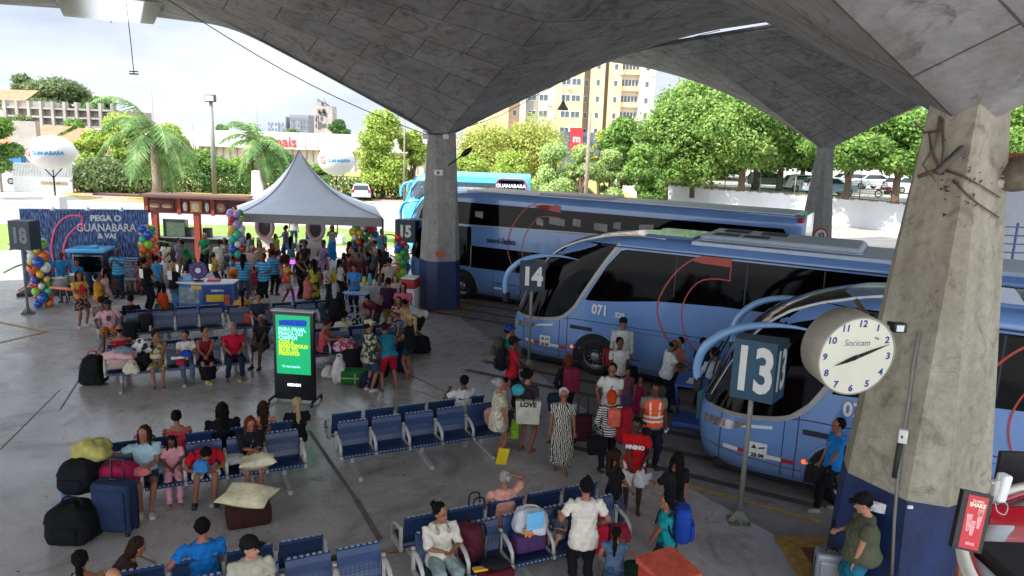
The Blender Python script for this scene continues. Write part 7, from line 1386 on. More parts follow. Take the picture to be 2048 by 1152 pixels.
# freeze the remeshed bodies in one pass
dg = bpy.context.evaluated_depsgraph_get(); dg.update()
done = [(o, bpy.data.meshes.new_from_object(o.evaluated_get(dg))) for o in BAKE]
for o, me in done:
    mats = [m for m in o.data.materials]; o.modifiers.clear(); o.data = me
    if not me.materials: me.materials.append(mats[0])
    kd = o.name.split('.')[0]
    if kd in ('shirt', 'trousers', 'skirt', 'hair', 'safety_vest') and len(me.vertices):
        n_ = len(me.vertices); co = np.empty(n_*3, np.float32); me.vertices.foreach_get('co', co); co = co.reshape(-1, 3); nr = np.empty(n_*3, np.float32); me.vertices.foreach_get('normal', nr); nr = nr.reshape(-1, 3)
        ph_ = (hash(len(done)) + n_) % 97; X_, Y_, Z_ = co[:, 0], co[:, 1], co[:, 2]
        if kd == 'hair': d_ = .006*np.sin(95*X_+20*Z_+ph_)*np.sin(80*Y_+15*Z_)+.004*np.sin(60*Z_+70*X_)
        else: d_ = (.010 if kd in ('shirt', 'skirt') else .003)+.004*np.sin(34*Z_+22*X_+ph_+3*np.sin(9*Y_))+.004*np.sin(52*X_-31*Z_+26*Y_+ph_)+.003*np.sin(80*Z_+40*Y_)
        co += nr*d_[:, None]; me.vertices.foreach_set('co', co.ravel()); me.update()
    me.polygons.foreach_set('use_smooth', [True]*len(me.polygons)); me.polygons.foreach_set('material_index', [0]*len(me.polygons))
for o, me in FINGERS:
    bm = bmesh.new(); bm.from_mesh(o.data); bm.from_mesh(me); bm.to_mesh(o.data); bm.free()
    o.data.polygons.foreach_set('material_index', [0]*len(o.data.polygons)); o.data.polygons.foreach_set('use_smooth', [True]*len(o.data.polygons))
# ================================================================ BACKGROUND
RG = np.random.default_rng(5)
def leafm(name, c1, c2, c3):
    if name in MATS: return MATS[name]
    m = bpy.data.materials.new(name); m.use_nodes = True; t = m.node_tree; b = t.nodes['Principled BSDF']; L = t.links.new
    tx = N(t, 'ShaderNodeTexCoord'); n = N(t, 'ShaderNodeTexNoise', Scale=.9, Detail=9., Roughness=.75); r = N(t, 'ShaderNodeValToRGB'); e = r.color_ramp.elements
    e[0].position = .34; e[1].position = .66; e[0].color = (*col(c1), 1); e[1].color = (*col(c3), 1); k = e.new(.5); k.color = (*col(c2), 1)
    L(tx.outputs['Object'], n.inputs['Vector']); L(n.outputs[0], r.inputs[0]); L(r.outputs[0], b.inputs['Base Color']); b.inputs['Roughness'].default_value = .6; b.inputs['Specular IOR Level'].default_value = .25
    tr = N(t, 'ShaderNodeBsdfTranslucent'); ms = t.nodes.new('ShaderNodeMixShader'); ms.inputs[0].default_value = .35; L(r.outputs[0], tr.inputs[0])
    L(b.outputs[0], ms.inputs[1]); L(tr.outputs[0], ms.inputs[2]); L(ms.outputs[0], t.nodes['Material Output'].inputs[0]); MATS[name] = m; return m
LF = {'lush': leafm('lush_leaf', '466a28', '78984a', 'aabc6c'), 'bright': leafm('bright_leaf', '64822e', '95ac4a', 'c0c874'), 'mid': leafm('mid_leaf', '44682e', '6c9042', '9cb460'), 'dark': leafm('dark_leaf', '30502a', '4a6e36', '6e8e4e'), 'olive': leafm('olive_leaf', '788a3e', 'a4ac54', 'ccc87c'),
      'dull': leafm('dull_leaf', '4a5c3c', '6a7c50', '8a9464'), 'feather': leafm('feathery_leaf', '7c9858', '9cb46c', 'bccc8c'), 'palm': leafm('palm_leaf', '42603a', '64884e', 'a0b478')}
BARK = mat('tree_bark', '5c4c3c', .9, var=.3, bump=.5); PBARK = mat('palm_bark', '8a7c6c', .9, var=.25, bump=.5)
def leaves(cl, n, size, aspect=.55, flat=.3, hang=0.):
    # cl: list of (centre, radii); n leaf faces spread through the outer shells of the clumps
    w = np.array([c[1][0]*c[1][1]+c[1][0]*c[1][2] for c in cl]); idx = RG.choice(len(cl), n, p=w/w.sum()); C = np.array([cl[i][0] for i in idx], float)+RG.normal(size=(n, 3))*.12*np.array([cl[i][1] for i in idx], float); Rr = np.array([cl[i][1] for i in idx], float)
    d = RG.normal(size=(n, 3)); d /= np.linalg.norm(d, axis=1)[:, None]; rad = (.45+.75*RG.beta(2.2, 1.6, n))[:, None]; P = C+d*Rr*rad
    nrm = d*.7+RG.normal(size=(n, 3))*.7+np.array([0, 0, flat]); nrm /= np.linalg.norm(nrm, axis=1)[:, None]
    a = np.cross(nrm, RG.normal(size=(n, 3))+np.array([0, 0, -hang])); a /= np.linalg.norm(a, axis=1)[:, None]; b = np.cross(nrm, a); s = size*RG.uniform(.6, 1.4, n)[:, None]
    V_ = np.stack([P-a*s, P-b*s*aspect, P+a*s, P+b*s*aspect], 1).reshape(-1, 3); return V_
def leaf_obj(name, V_, m, parent):
    n = len(V_)//4; me = bpy.data.meshes.new(name); me.vertices.add(n*4); me.vertices.foreach_set('co', V_.ravel().astype(np.float32)); me.loops.add(n*4); me.polygons.add(n)
    me.loops.foreach_set('vertex_index', np.arange(n*4, dtype=np.int32)); me.polygons.foreach_set('loop_start', np.arange(0, n*4, 4, dtype=np.int32)); me.polygons.foreach_set('loop_total', np.full(n, 4, dtype=np.int32)); me.update(calc_edges=True)
    me.materials.append(m); return obj(name, me, parent)
def tree(px, base_z, Y, top, wpx, label, kind='mid', n=5000, size=.28, crown_lo=.25, lobes=14, seed=1, trunk=.22, nm='broadleaf_tree', grp=None, round_=False, lean=0., taper=0., hang=0., cat='tree'):
    rr = random.Random(seed); X0 = PY(px, 400, Y).x; ztop = PY(px, top, Y).z; H = ztop-base_z; Wd = wpx/1500*Y*1.0/2
    root = thing(nm, label, cat, (X0, Y, base_z), 0, grp); cl = []; zc0 = H*crown_lo
    if round_: cl = [((0, 0, zc0+(H-zc0)*.45), (Wd*.95, Wd*.95, (H-zc0)*.52))]+[((rr.uniform(-.5, .5)*Wd, rr.uniform(-.5, .5)*Wd, zc0+(H-zc0)*rr.uniform(.15, .7)), (Wd*.5, Wd*.5, Wd*.45)) for _ in range(8)]
    else:
        for k in range(lobes):
            a = rr.uniform(0, 6.28); f = rr.uniform(0, 1); prof = math.sin(math.pi*min(1, .18+.75*f))*(1-taper*f); r_ = Wd*rr.uniform(.25, .72)*prof
            s_ = rr.uniform(.16, .36); cl.append(((r_*math.cos(a)+lean*f*H, r_*math.sin(a), zc0+(H-zc0)*(.08+.82*f)), (Wd*s_*1.25, Wd*s_*1.25, min(Wd, H*.5)*s_*.85)))
        cl.append(((lean*H*.9, 0, H-Wd*.3), (Wd*.4, Wd*.4, Wd*.3)))
    leaf_obj('crown', leaves(cl, int(n*2.3), size*.62, hang=hang), LF[kind], root)
    mb = MB(); mb.tube(smooth_curve([(0, 0, 0), (rr.uniform(-.1, .1), 0, H*.2), (lean*H*.4+rr.uniform(-.2, .2), 0, H*.45), (lean*H*.7, 0, H*.75)], 4), smooth_r([trunk, trunk*.8, trunk*.6, trunk*.25], 13), 0, 8)
    for c, r_ in cl[:7]: mb.tube(smooth_curve([(0, 0, H*.22), (c[0]*.4, c[1]*.4, H*.35+c[2]*.15), (c[0]*.85, c[1]*.85, c[2]*.9)], 3), smooth_r([trunk*.5, trunk*.35, trunk*.12], 7), 0, 6)
    mb.build('trunk', BARK, root); return root
def palm(px, Y, crown_px, span, label, seed, base_z=0.):
    rr = random.Random(seed); X0 = PY(px, 300, Y).x; z = PY(px, crown_px, Y).z-base_z; root = thing('palm_tree', label, 'palm', (X0, Y, base_z), 0, 'palms in front of the park')
    mb = MB(); mb.tube([(0, 0, 0), (.05, 0, z*.3), (0, 0, z*.6), (0, 0, z)], [.42, .4, .36, .22], 0, 12); mb.build('trunk', PBARK, root)
    V_ = []; st_ = MB()
    for k in range(19):
        a = 2*math.pi*k/19+rr.uniform(-.15, .15); e = rr.choice([1.15, .85, .6, .3, .0, -.3, -.8]); L_ = span*rr.uniform(.85, 1.1); p = Vector((0, 0, z)); d = Vector((math.cos(a)*math.cos(e), math.sin(a)*math.cos(e), math.sin(e))); pts = [p.copy()]
        for i in range(16): p = p+d*L_/16; d = (d+Vector((0, 0, -.13-.05*i/16))).normalized(); pts.append(p.copy())
        st_.tube(pts, [.05*(1-i/18) for i in range(17)], 0, 5)
        for i in range(2, 17):
            for sgn in (-1, 1):
                for j in range(4):
                    q = pts[i-1].lerp(pts[i], j/4); dd = (pts[i]-pts[i-1]).normalized(); sd = dd.cross(Vector((0, 0, 1))).normalized()*sgn; ln = L_*.2*math.sin(math.pi*min(1, .15+i/18))+.12
                    tip = q+(sd*.8+dd*.5+Vector((rr.uniform(-.15, .15), rr.uniform(-.15, .15), -.45+rr.uniform(-.2, .25))))*ln; w_ = dd*.05; V_ += [q-w_, q+w_, tip+w_*.3, tip-w_*.3]
    leaf_obj('frond_leaflets', np.array([tuple(v) for v in V_]), LF['palm'], root); st_.build('frond_stem', LF['olive'], root); return root
palm(310, 62, 262, 6.0, 'larger palm left of the tall lamp post', 3); palm(518, 64, 290, 4.2, 'smaller palm right of the tall lamp post, beside a white trunk wrap', 8)
T_ = tree
# left and centre park trees  (px, base z, Y, top px, width px)
for i, a in enumerate((
 (-12, 0, 58, 190, 120, 'dark leafy tree cut by the left edge', 'mid', 5500, .24, .2), (128, 4, 120, 158, 170, 'tall spreading tree behind the grid walled building', 'dull', 7000, .42, .3), (70, 5, 125, 150, 60, 'thin tree with bare branches at the far left skyline', 'dull', 1800, .4, .4), (215, 4, 118, 198, 110, 'darker tree right of the spreading one on the skyline', 'dark', 4500, .42, .3), (60, 0, 92, 232, 70, 'dull tree before the grid walled building, far left', 'dull', 3500, .3, .2), (160, 0, 94, 240, 80, 'green tree before the right half of the grid walled building', 'mid', 4000, .3, .2), (265, 3, 110, 225, 90, 'low dull tree behind the large palm', 'dull', 3500, .36, .3),
 (195, 0, 75, 262, 90, 'lime green tree left of the large palm', 'bright', 5000, .24, .25), (250, 0, 73, 235, 120, 'taller lime green tree behind the large palm', 'bright', 7000, .25, .2), (345, 0, 74, 250, 110, 'lime green tree right behind the large palm', 'bright', 6000, .25, .2),
 (410, 0, 72, 300, 110, 'round green tree at the foot of the tall lamp post', 'mid', 5500, .22, .3), (480, 0, 76, 318, 70, 'small yellow green tree between lamp post and palm', 'bright', 3500, .22, .2), (560, 0, 73, 300, 95, 'dark green bush tree right of the smaller palm', 'dark', 4500, .22, .1), (600, 0, 78, 318, 60, 'yellow green tree behind the marquee peak', 'bright', 2800, .22, .2),
 (640, 0, 80, 330, 70, 'small green tree behind the right globe', 'mid', 3000, .22, .2), (680, 0, 170, 240, 46, 'far dark tree beside the ragged tower', 'dark', 2500, .45, .3), (450, 0, 150, 252, 44, 'far dark tree on the skyline right of the lamp post', 'dark', 1800, .4, .3), (588, 0, 130, 258, 60, 'dull tree on the skyline above the white building', 'dull', 2200, .36, .4),
 )): T_(a[0], a[1], a[2], a[3], a[4], a[5], a[6], a[7], a[8], a[9], seed=20+i, grp='park trees to the left')
T_(765, 0, 70, 225, 135, 'conical bright green tree left of the middle column', 'bright', 8000, .24, .12, seed=50, taper=.6, lobes=20); T_(825, 0, 72, 262, 80, 'bright tree touching the left of the middle column', 'bright', 4500, .24, .2, seed=51)
T_(968, 0, 78, 242, 118, 'rounded clipped olive tree right of the middle column', 'olive', 11000, .2, .12, seed=52, round_=True); T_(1068, 0, 78, 234, 116, 'larger rounded olive tree under the pendant lamp', 'olive', 12000, .2, .12, seed=53, round_=True)
for i, a in enumerate(((930, 0, 70, 305, 110, 'low bright shrub tree above the far blue coach', 'bright', 5000, .2, .1), (1020, 0, 70, 308, 110, 'low bright shrub tree between the two rounded trees', 'bright', 5000, .2, .1), (1105, 0, 62, 285, 110, 'pale feathery shrub left of the leaning wooden pole', 'feather', 7000, .17, .02), (1160, 0, 61, 290, 90, 'pale feathery shrub right behind the wooden pole', 'feather', 6000, .17, .02), (1215, 0, 62, 300, 80, 'pale green feathery bush before the big trees', 'feather', 5000, .17, .02), (1240, 0, 64, 235, 100, 'green tree left of the big pale green ones', 'mid', 6500, .24, .25), (1275, 0, 60, 290, 90, 'dark trunked green tree at the end of the white wall', 'mid', 5000, .22, .35), (1090, 0, 66, 330, 60, 'small flowering bush by the wooden pole', 'feather', 2500, .16, .02), (1195, 0, 68, 262, 50, 'orange tinged broken palm like tree', 'olive', 2000, .22, .3))): T_(*a[:10], seed=60+i, grp='shrubs and trees before the flats')
# parking terrace on the right with its wall
PZ = PY(1320, 368, 57.6).z
W0 = Vector((10.3, 58.0, 0)); W1 = Vector((46, 40.5, 0)); 
def wz(px, py, Y): return PY(px, py, Y).z
WW = mat('whitewashed_wall', 'c9ccd2', .75, var=.1, scale=.6, bump=.2, bscale=3); WD_ = mat('grimy_coping', '6e6455', .9, var=.4)
WS = Vector((1., 0, 0))
wl = [(1300, 366, 445), (1420, 376, 455), (1600, 388, 470), (1800, 405, 490), (2048, 425, 510)]
wpts = []
for px, t_, b_ in wl: Yw = 57-(px-1300)/748*15; q = PY(px, t_, Yw); wpts.append(q)
zt = 2.25
wpts = []
for px, t_, b_ in wl:
    d = ray(px, t_); k = (zt-CAM_H)/d[2]; q = Vector(OC+d*k); wpts.append(q)
tag(sheet('parking_terrace', [(wpts[0].x+.3, wpts[0].y+.3)]+[(p.x, p.y+.3) for p in wpts[1:]]+[(160, 60), (160, 160), (14, 160)], zt-.02, DIRT), kind='structure')
rw = thing('retaining_wall', 'long whitewashed retaining wall below the parked cars', 'wall'); mb = MB()
for a, b in zip(wpts[:-1], wpts[1:]): mb.add([(a.x, a.y, 0), (b.x, b.y, 0), (b.x, b.y, zt), (a.x, a.y, zt), (a.x, a.y+.3, zt), (b.x, b.y+.3, zt), (a.x, a.y+.3, 0)], [(0, 1, 2, 3), (3, 2, 5, 4)])
a = wpts[0]; mb.add([(a.x, a.y, 0), (a.x, a.y, zt), (a.x+2, a.y+60, zt), (a.x+2, a.y+60, 0)], [(0, 1, 2, 3)]); mb.build('wall_face', WW, rw); mb = MB(); rr = random.Random(1)
for a, b in zip(wpts[:-1], wpts[1:]):
    n = 40
    for k in range(n):
        p = a.lerp(b, k/n); q = a.lerp(b, (k+1)/n); h_ = rr.uniform(.02, .22); mb.add([(p.x, p.y-.012, zt+.03), (q.x, q.y-.012, zt+.03), (q.x, q.y-.012, zt-h_*.5), ((p.x+q.x)/2, (p.y+q.y)/2-.012, zt-h_), (p.x, p.y-.012, zt-h_*.3)], [(0, 4, 3, 2, 1)]); mb.add([(p.x, p.y-.012, zt+.03), (q.x, q.y-.012, zt+.03), (q.x, q.y+.35, zt+.03), (p.x, p.y+.35, zt+.03)], [(0, 1, 2, 3)])
mb.build('grimy_coping', WD_, rw)
fe = thing('wire_fence', 'green wire fence on thin posts along the top of the white wall', 'fence'); GRW = mat('green_wire', '3c6a50', .6, var=.1)
mb = MB()
for px, py in ((1310, 366), (1380, 372), (1450, 378), (1520, 383), (1590, 388), (1720, 398), (1790, 404)):
    d = ray(px, py); q = Vector(OC+d*((zt-CAM_H)/d[2])); MB().tube([(q.x, q.y+.15, zt), (q.x, q.y+.15, zt+1.5)], .045, 0, 6).build('post', mat('fence_post', '8a7c68', .8, var=.2), fe)
a, b = wpts[0], wpts[3]
for j in range(8): mb.tube([(p.x, p.y+.15, zt+.15+j*.17) for p in wpts[:4]], .012, 0, 4)
for k in range(90): i_ = k/90*3; p = wpts[int(i_)].lerp(wpts[int(i_)+1], i_-int(i_)); mb.tube([(p.x, p.y+.15, zt+.1), (p.x+.3, p.y+.15, zt+1.4)], .007, 0, 3)
mb.build('wire_mesh', GRW, fe)
# cars
def car(p, rz, c, label, grp=None, hb=True, L_=4.1):
    root = thing('parked_car', label, 'car', p, rz, grp); cm = mat('car_paint_'+c, c, .25, var=.03, coat=.4); prof = [(-L_/2, .35), (-L_/2+.02, .75), (-L_/2+.15, .86), (-L_/2+.9, .95), (-L_/2+1.55, 1.38), (-L_/2+2.0, 1.46), (L_/2-1.1, 1.47), (L_/2-.35, 1.35 if hb else 1.05), (L_/2-.12, .95), (L_/2, .8), (L_/2, .35)]
    def wy(z): return .84 if z < .9 else .84-(z-.9)*.42
    mb = MB(); n = len(prof); vs = [(x, -wy(z), z) for x, z in prof]+[(x, wy(z), z) for x, z in prof]; vs2 = [(x, -.86, .6) for x, z in prof]
    mb.add(vs, [tuple(range(n)), tuple(reversed(range(n, 2*n)))]+[(i, i+n, (i+1) % n+n, (i+1) % n) for i in range(n)], 0, False); mb.build('body', cm, root)
    mb = MB(); x0, x1 = -L_/2+1.0, L_/2-.42
    for sg in (-1, 1):
        q = [(x0+.12, .99), (x0+.66, 1.38), (x1-.6, 1.4), (x1, 1.02)]; mb.add([(x, sg*(wy(z)+.008), z) for x, z in q], [(0, 3, 2, 1) if sg > 0 else (0, 1, 2, 3)]); mb.add([(x0-.05, sg*.68, .985), (x0+.5, sg*.58, 1.385), (x0+.5, -sg*.0, 1.39), (x0-.05, 0, .99)], [(0, 1, 2, 3) if sg > 0 else (3, 2, 1, 0)])
    mb.add([(L_/2-.33, -.6, 1.36), (L_/2-.33, .6, 1.36), (L_/2-.1, .68, .97), (L_/2-.1, -.68, .97)], [(0, 1, 2, 3)]); mb.build('window_glass', mat('car_glass', '15191c', .08, var=0), root)
    mb = MB()
    for sg in (-1, 1): mb.box(-L_/2-.01, -L_/2+.1, *sorted((sg*.5, sg*.8)), .6, .78)
    mb.build('headlight', CHR, root); mb = MB()
    for sg in (-1, 1): mb.box(L_/2-.08, L_/2+.01, *sorted((sg*.6, sg*.82)), .75, 1.0)
    mb.build('tail_light', REDLAMP, root); mb = MB(); mb.box(-.5+L_/2, L_/2+.012, -.25, .25, .5, .62); mb.build('number_plate', WHT, root)
    for x in (-L_/2+.75, L_/2-.8):
        for sg in (-1, 1):
            g = obj('wheel', None, root, (x, sg*.8, .31)); MB().tube([(0, -.09, 0), (0, .09, 0)], .31, 0, 18).build('tyre', BLK, g); MB().tube([(0, -.1, 0), (0, .1, 0)], .19, 0, 14).build('rim', RIM, g)
    return root
def TP(px, py): d = ray(px, py); q = Vector(OC+d*((zt-CAM_H)/d[2])); return (q.x, q.y, zt)
CG = 'cars parked under the trees on the terrace'
for px, py, rz, c, l in ((1545, 378, R(170), 'c9ccd0', 'white hatchback at the left end of the terrace beside a thin trunk'), (1622, 385, R(175), 'c4c9ce', 'white sedan just left of the distant column'), (1742, 379, R(10), 'b9bdb8', 'silver car behind the motorbike'), (1700, 377, R(5), 'aab0b4', 'grey car half hidden by the tree right of the distant column'), (1825, 388, R(190), 'cfd1d2', 'white car cut by the clock column'), (1665, 392, R(180), '88a0b4', 'blue grey car right behind the distant column')): p = TP(px, py); car((p[0], p[1]+.9, p[2]), rz, c, l, CG)
# motorbike
p = TP(1772, 396); mo = thing('motorbike', 'red motorbike parked by the terrace edge', 'motorbike', p, R(-8)); mr = mat('red_bike_paint', 'a82020', .3)
for x in (-.62, .62): g = obj('wheel', None, mo, (x, 0, .32)); MB().tube([(.27*math.cos(t_), 0, .27*math.sin(t_)) for t_ in [2*math.pi*k/18 for k in range(19)]], .05, 0, 6, cap=False).build('tyre', BLK, g); MB().tube([(0, -.03, 0), (0, .03, 0)], .08).build('hub', RIM, g)
MB().ell((.08, 0, .8), (.3, .13, .14), 0).rbox(-.75, -.3, -.09, .09, .62, .74, .05).ell((.55, 0, .85), (.12, .12, .12), 0).build('bodywork', mr, mo); MB().rbox(-.55, .0, -.11, .11, .76, .84, .04).rbox(-.2, .25, -.12, .12, .3, .6, .05).build('seat', BLKP, mo); MB().tube([(.62, .06, .32), (.45, .06, 1.0)], .025).tube([(.62, -.06, .32), (.45, -.06, 1.0)], .025).tube([(.4, -.35, 1.05), (.45, 0, 1.0), (.4, .35, 1.05)], .018).tube([(-.62, .06, .32), (-.1, .08, .5)], .025).build('frame', BLKP, mo)
# big trees on and behind the terrace
for i, a in enumerate(((1385, zt-1, 68, 150, 230, 'huge pale green tree at the left of the terrace', 'lush', 15000, .25, .18), (1330, zt-1.5, 66, 205, 130, 'bright tree in front of the cream flats', 'lush', 7000, .24, .18), (1480, zt, 64, 165, 200, 'large bright crown over the green fence', 'lush', 13000, .24, .24), (1555, zt, 66, 200, 190, 'shady green tree above the white hatchback', 'mid', 11000, .24, .28), (1640, zt, 68, 215, 190, 'dark green tree behind the distant column', 'dark', 10000, .24, .28), (1690, zt, 58, 235, 190, 'forked trunk tree just right of the distant column', 'mid', 9000, .22, .36), (1790, zt, 56, 205, 200, 'thick dark trunked tree near the motorbike', 'mid', 10000, .22, .34), (1890, zt, 60, 190, 160, 'green tree seen either side of the clock column', 'mid', 8000, .24, .3), (2010, zt, 70, 195, 190, 'green tree at the right edge above the tiled roof', 'mid', 9000, .25, .3), (1440, zt, 84, 190, 260, 'dark background tree filling the gap behind the fence', 'dark', 9000, .34, .05), (1600, zt, 90, 205, 300, 'far dark tree deep behind the parked cars', 'dark', 9000, .36, .25), (1770, zt, 92, 215, 300, 'farthest green tree beyond the terrace', 'mid', 8000, .36, .25), (1300, 0, 60, 330, 70, 'low bush at the left end of the white wall', 'mid', 3500, .18, .05), (1350, zt, 72, 300, 140, 'dense hedge like tree behind the left fence', 'mid', 6500, .24, .05))): T_(*a[:10], seed=90+i, trunk=.32, lobes=22, grp='big trees on the parking terrace')
for i, (px, py, tp_, r_, l) in enumerate(((1427, 375, 300, .14, 'slim bare trunk behind the fence, left'), (1392, 371, 318, .12, 'thin double trunk behind the fence, farthest left'), (1516, 382, 315, .3, 'dark bushy trunk left of the white hatchback'))):
    p = TP(px, py); z = PY(px, tp_, p[1]+1).z-zt; tag(MB().tube(smooth_curve([(0, 0, 0), (.1, 0, z*.4), (-.1, 0, z)], 4), smooth_r([r_, r_*.8, r_*.6], 9)).build('tree_trunk', BARK, None, (p[0], p[1]+1.2, zt)), l, 'tree trunk')
# low wall building behind terrace at far right
bb = thing('tiled_roof_building', 'white building with an orange tiled eave right of the clock column', 'building', (0, 0, 0)); q = PY(2030, 310, 30)
mb = MB(); mb.box(q.x-1.5, q.x+8, 30, 33, 0, 5.6); mb.build('wall', WW, bb); mb = MB(); mb.add([(q.x-2, 29.4, 5.5), (q.x+8, 29.4, 5.5), (q.x+8, 32, 6.2), (q.x-2, 32, 6.2)], [(0, 1, 2, 3)]); 
for k in range(50): mb.tube([(q.x-2+k*.2, 29.35, 5.52), (q.x-2+k*.2, 31, 5.95)], .07, 0, 6)
mb.build('roof', mat('orange_roof_tile', 'b5643c', .8, var=.3, scale=2), bb)
rk = thing('blue_rack', 'blue steel luggage racks behind the nearest coach at the right edge', 'rack', (PY(2030, 480, 22).x, 22, 0)); SB = mat('steel_blue', '4c6a98', .5, var=.1)
mb = MB()
for x in np.arange(-1.2, 2.5, .6): mb.box(x, x+.05, 0, .05, 2.2, 4.2)
for z in np.arange(2.3, 4.3, .25): mb.box(-1.2, 2.5, -.03, 0, z, z+.04)
mb.build('rack_frame', SB, rk)
# poles
def pole(px, py, tp_, Y, label, nm='lamp_post', r=.14, m=POLE, lamp=True):
    b = PY(px, py, Y); 
    if py is not None: b = G(px, py); Y = b.y
    z = PY(px, tp_, Y).z; root = thing(nm, label, 'lamp post' if lamp else 'pole', (b.x, b.y, 0)); MB().tube([(0, 0, 0), (0, 0, z)], [r, r*.6], 0, 8).build('pole', m, root)
    if lamp: MB().rbox(-.45, .45, -.35, .2, z-.1, z+.55, .08).build('floodlight', mat('grey_lamp', '4a4c4c', .5), root); MB().box(-.36, .36, -.37, -.35, z+.0, z+.42).build('lens', WHT, root)
    return root
pole(430, 388, 202, 0, 'tall concrete lamp post with a floodlight between the two palms', r=.26)
CP = mat('weathered_pole', '84776a', .85, var=.2); pole(1168, 455, 222, 0, 'weathered leaning wooden pole before the yellow flats', 'utility_pole', .17, CP, False); pole(808, 420, 218, 0, 'thin pale pole left of the middle column', 'utility_pole', .08, CP, False); pole(612, 350, 262, 0, 'slender pole by the red fence on the skyline', 'utility_pole', .1, CP, False)
for px, tp_, l in ((310, 182, 'thin aerial mast above the large palm'), (516, 212, 'thin aerial mast above the smaller palm'), (387, 248, 'short dark mast right of the large palm'), (636, 235, 'short mast left of the ragged tower')): q = PY(px, 300, 90); z = PY(px, tp_, 90).z; tag(MB().tube([(0, 0, 0), (0, 0, z)], [.1, .04]).build('aerial_mast', CP, None, (q.x, 90, 0)), l, 'mast')
# left background buildings
def box_at(mb, x0, x1, top, bot, Y, d=8, mi=0):
    a = PY(x0, bot, Y); b = PY(x1, bot, Y); zt_ = PY((x0+x1)/2, top, Y).z; zb = PY((x0+x1)/2, bot, Y).z; mb.box(a.x, b.x, Y, Y+d, max(0, zb), zt_, mi); return a.x, b.x, max(0, zb), zt_
CONC = mat('weathered_concrete_wall', '8f8880', .85, var=.25, scale=.5); PLAS = mat('pale_plaster', 'bdb8b0', .8, var=.12, scale=.6); TILE = mat('orange_clay_tile', 'a8684c', .85, var=.3, scale=1.5)
gb = thing('grid_wall_building', 'long grey concrete building with a grid of hollow bays below the skyline trees', 'building'); mb = MB(); x0, x1, z0_, z1_ = box_at(mb, 20, 232, 218, 252, 100, 10); mb.build('wall', CONC, gb); mb = MB(); n = 9
for k in range(n+1): x = x0+(x1-x0)*k/n; mb.box(x-.18, x+.18, 99.2, 100, z0_-.2, z1_+.5+ (.4 if k % 1 == 0 else 0))
for z in (z0_, (z0_+z1_)/2, z1_): mb.box(x0, x1, 99.3, 100, z-.12, z+.12)
mb.build('concrete_rib', CONC, gb); mb = MB(); 
for k in range(24): x = x0+(x1-x0)*k/24; mb.box(x+.1, x+.5, 99.8, 99.95, z0_-1.1, z0_-.3)
mb.build('louvre_row', mat('dark_louvre', '3a3632', .8), gb)
h1 = thing('tiled_house', 'house with a tall orange tiled roof at the upper left', 'house'); mb = MB(); x0, x1, z0_, z1_ = box_at(mb, -60, 70, 200, 330, 108, 8); mb.build('wall', PLAS, h1); mb = MB(); mb.add([(x0, 107, z1_), (x1, 107, z1_), (x1-1, 112, z1_+1.6), (x0, 112, z1_+1.6)], [(0, 1, 2, 3)]); mb.build('roof', TILE, h1)
h2 = thing('terraced_house', 'pale low houses with orange tiled roofs behind the left globe', 'house'); mb = MB(); x0, x1, z0_, z1_ = box_at(mb, 0, 232, 290, 384, 84, 8); mb.build('wall', PLAS, h2); mb = MB(); mb.add([(x0-3, 83.4, z1_), (x0+5.2, 83.4, z1_), (x0+5.2, 90, z1_+2), (x0-3, 90, z1_+2)], [(0, 1, 2, 3)]); mb.add([(x0+6, 83.4, z1_+.1), (x1, 83.4, z1_-.5), (x1, 90, z1_+1.0), (x0+6, 90, z1_+1.9)], [(0, 1, 2, 3)]); mb.build('roof', TILE, h2); mb = MB()
for px in (25, 95, 215): a = PY(px, 340, 83.9); mb.box(a.x-.5, a.x+.5, 83.9, 83.98, 1.2, 2.4)
mb.build('window', mat('dark_window', '2c2e32', .2), h2); mb = MB(); a = PY(20, 320, 83); mb.box(a.x-1.8, a.x+1.6, 82.4, 83.9, a.z-.2, a.z+.5); mb.build('blue_awning', mat('blue_awning_cloth', '2a68a8', .7), h2)
mb = MB(); mb.box(PY(52, 340, 84).x-.8, PY(52, 340, 84).x+2.0, 83.2, 84, 0, 5.9); mb.build('grey_chimney_block', CONC, h2)
gw = thing('gated_wall', 'white wall with a railing and barred gate left of the park', 'wall'); mb = MB(); x0 = PY(28, 384, 65).x; x1 = PY(146, 384, 65).x; mb.box(x0, x1, 65, 65.2, 0, 1.3); mb.build('wall_face', mat('dull_white_wall', '9c9e9e', .8, var=.15), gw); mb = MB()
for k in range(40): x = x0+(x1-x0)*k/39; mb.box(x-.04, x+.04, 65.05, 65.12, 1.3, 2.4)
mb.box(x0, x1, 65.04, 65.13, 2.36, 2.44); mb.build('railing', mat('dull_white_wall', '9c9e9e', .8, var=.15), gw); text('CONDOMÍNIO', .34, face_m(((x0+x1)/2+1, 64.97, .8), (0, -1, 0)), mat('ochre_letters', '8a6a30', .6), gw, 'wall_lettering', .01)
gw2 = tag(MB().box(PY(-40, 390, 63).x, x0-.1, 63.5, 63.8, 0, 2.5).build('rendered_wall', CONC), 'bare grey rendered wall at the far left edge', 'wall'); car((PY(55, 350, 67).x, 67.5, .4), 0, 'd0d2d4', 'white car seen over the gated wall')
hb_ = tag(leaf_obj('hedge_row', leaves([((x, 70, .9), (1.6, .9, 1.0)) for x in np.arange(-39, -8, 1.6)], 9000, .14), LF['dark'], None), 'long trimmed dull green hedge along the park fence', 'hedge'); lb_ = tag(leaf_obj('bushy_shrub', leaves([((-36.5, 66.5, 1.3), (2.6, 1.4, 1.5)), ((-33, 67, 1.0), (2.5, 1.3, 1.2))], 8000, .17), LF['dull'], None), 'big brownish green shrub right of the gated wall', 'shrub')
pf = thing('park_railing', 'dark railing running behind the park trees', 'fence'); mb = MB()
